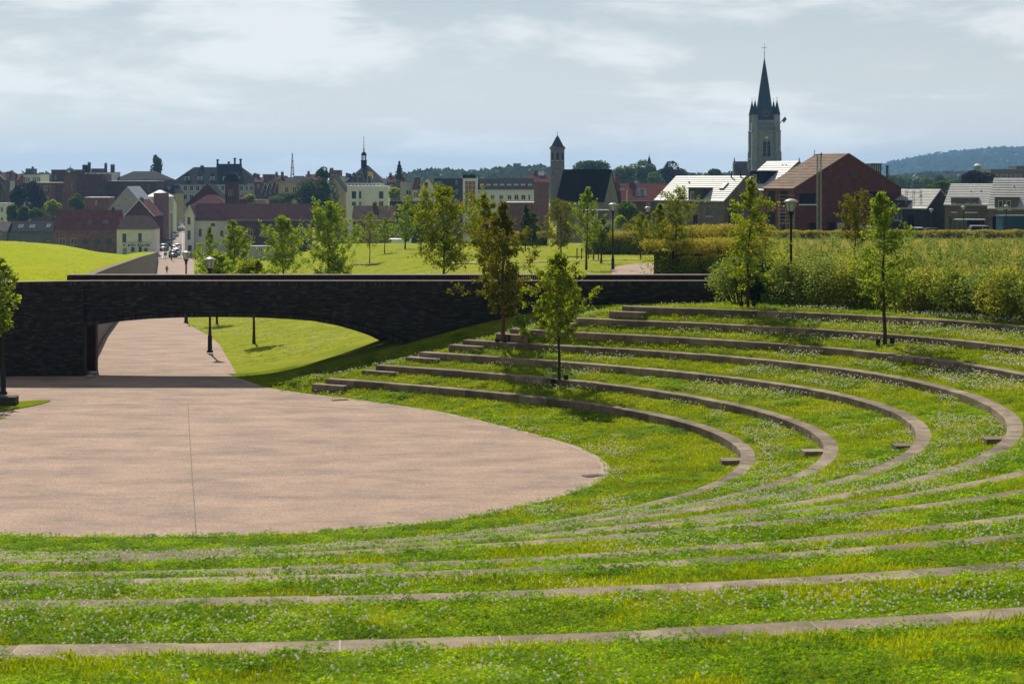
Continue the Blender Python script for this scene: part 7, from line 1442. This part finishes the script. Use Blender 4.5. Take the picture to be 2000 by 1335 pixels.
# ------------------------------------------------------------------ hills, far woods, haze
def ridge(name, px, top, d, depth, m, base=-15, bump=0.0, seed=0):
    """a hill whose crest follows the given picture profile at distance d"""
    xs = np.linspace(px[0], px[-1], 240); ts = np.interp(xs, px, top); n = 12; rows_ = []
    for k in range(n + 1):
        t = k / n; dd_ = d - depth * (1 - t); prof_ = math.sin(t * math.pi / 2) ** 1.3; X_ = (xs - 1000) * dd_ / F; crest = EYE - (ts - Y0) * d / F; zz_ = base + (crest - base) * prof_
        zz_ = zz_ + bump * (vnoise(X_, np.full_like(X_, dd_), depth * .09, seed) - .5) * prof_
        rows_.append(np.c_[X_, np.full_like(X_, dd_), zz_])
    X_ = (xs - 1000) * (d + depth) / F; rows_.append(np.c_[X_, np.full_like(X_, d + depth), np.full_like(X_, base)])
    A = np.array(rows_); i = np.arange(A.shape[0] - 1)[:, None] * A.shape[1] + np.arange(A.shape[1] - 1)[None]; k = A.shape[1]; f = np.stack([i, i + 1, i + k + 1, i + k], -1).reshape(-1, 4)
    o = link(name, mesh_np(name, A.reshape(-1, 3), f, True), m); tag(o, kind='structure'); return o, A
def wood(name, A, n, leaf, m, seed, lo=.0, hi=1.0, keep=None):
    r = np.random.default_rng(seed); R_, K, _ = A.shape; u_ = r.uniform(0, K - 1.001, n); v_ = r.uniform(lo * (R_ - 2), hi * (R_ - 2) - .001, n); i = v_.astype(int); j = u_.astype(int); fu = (u_ - j)[:, None]; fv = (v_ - i)[:, None]
    P_ = (A[i, j] * (1 - fu) + A[i, j + 1] * fu) * (1 - fv) + (A[i + 1, j] * (1 - fu) + A[i + 1, j + 1] * fu) * fv
    if keep is not None: P_ = P_[keep(P_, v_ / (R_ - 2))]
    P_[:, 2] += r.uniform(-.7, .12, len(P_)) * leaf; v, f = leaf_quads(P_, leaf, r, 1.2, aspect=.9); o = link(name, mesh_np(name, v, f), m); return tag(o, name.replace('_', ' '), None, None, 'stuff')
H_wood = mat('hill_wood', (.045, .070, .030), (.028, .046, .022), .012, .95, world=True, spec=.1)
H_field = mat('hill_field', (.20, .17, .09), (.10, .13, .04), .006, .95, world=True, spec=.1, stretch=(1, .4, 1))
LV_far = mat_leaf('leaf_far_wood', [(.030, .050, .020), (.045, .070, .026), (.065, .090, .034)], .3)
o, A = ridge('far_hill', [1640, 1700, 1760, 1820, 1880, 1930, 2000, 2100, 2300, 2500], [342, 330, 317, 307, 299, 294, 292, 294, 301, 318], 4800, 1900, H_field, -30, 20, 3)
wood('far_hill_wood', A, 26000, 21, LV_far, 5, .32, 1.0, lambda P_, t: vnoise(P_[:, 0], P_[:, 1], 340, 4) + .9 * t > .72)
o, A = ridge('wooded_ridge', [380, 480, 560, 640, 720, 800, 830, 880, 940, 1000, 1060, 1120, 1200, 1300, 1420, 1560, 1700], [366, 366, 365, 364, 360, 345, 339, 338, 337, 332, 331, 337, 340, 344, 348, 350, 352], 1250, 350, H_wood, -14, 4, 6)
wood('ridge_wood', A, 22000, 7.0, LV_far, 7, .3, 1.0)
o, A = ridge('wooded_ridge', [-700, -300, 0, 60, 95, 130, 200, 300, 420, 520], [356, 354, 350, 343, 342, 354, 362, 364, 366, 368], 1100, 300, H_wood, -14, 4, 8)
wood('left_ridge_wood', A, 12000, 6.5, LV_far, 9, .3, 1.0)
o, A = ridge('low_rise', [1640, 1720, 1800, 1900, 2000, 2200, 2500], [362, 352, 345, 340, 338, 336, 340], 1500, 500, H_field, -14, 5, 11)
wood('rise_wood', A, 14000, 7.0, LV_far, 12, .2, 1.0, lambda P_, t: vnoise(P_[:, 0], P_[:, 1], 120, 5) > .42)
# the air between here and the hills
hz = MB().box(-4200, 5200, -60, 7000, -45, 97).build('haze', None); hz.data.materials.clear()
hm = bpy.data.materials.new('haze'); hm.use_nodes = True; t = hm.node_tree; t.nodes.clear(); v = t.nodes.new('ShaderNodeVolumePrincipled'); v.inputs['Color'].default_value = (.29, .56, .95, 1); v.inputs['Density'].default_value = .000125; v.inputs['Anisotropy'].default_value = .45
oo = t.nodes.new('ShaderNodeOutputMaterial'); t.links.new(v.outputs[0], oo.inputs['Volume']); hz.data.materials.append(hm); tag(hz, kind='stuff')
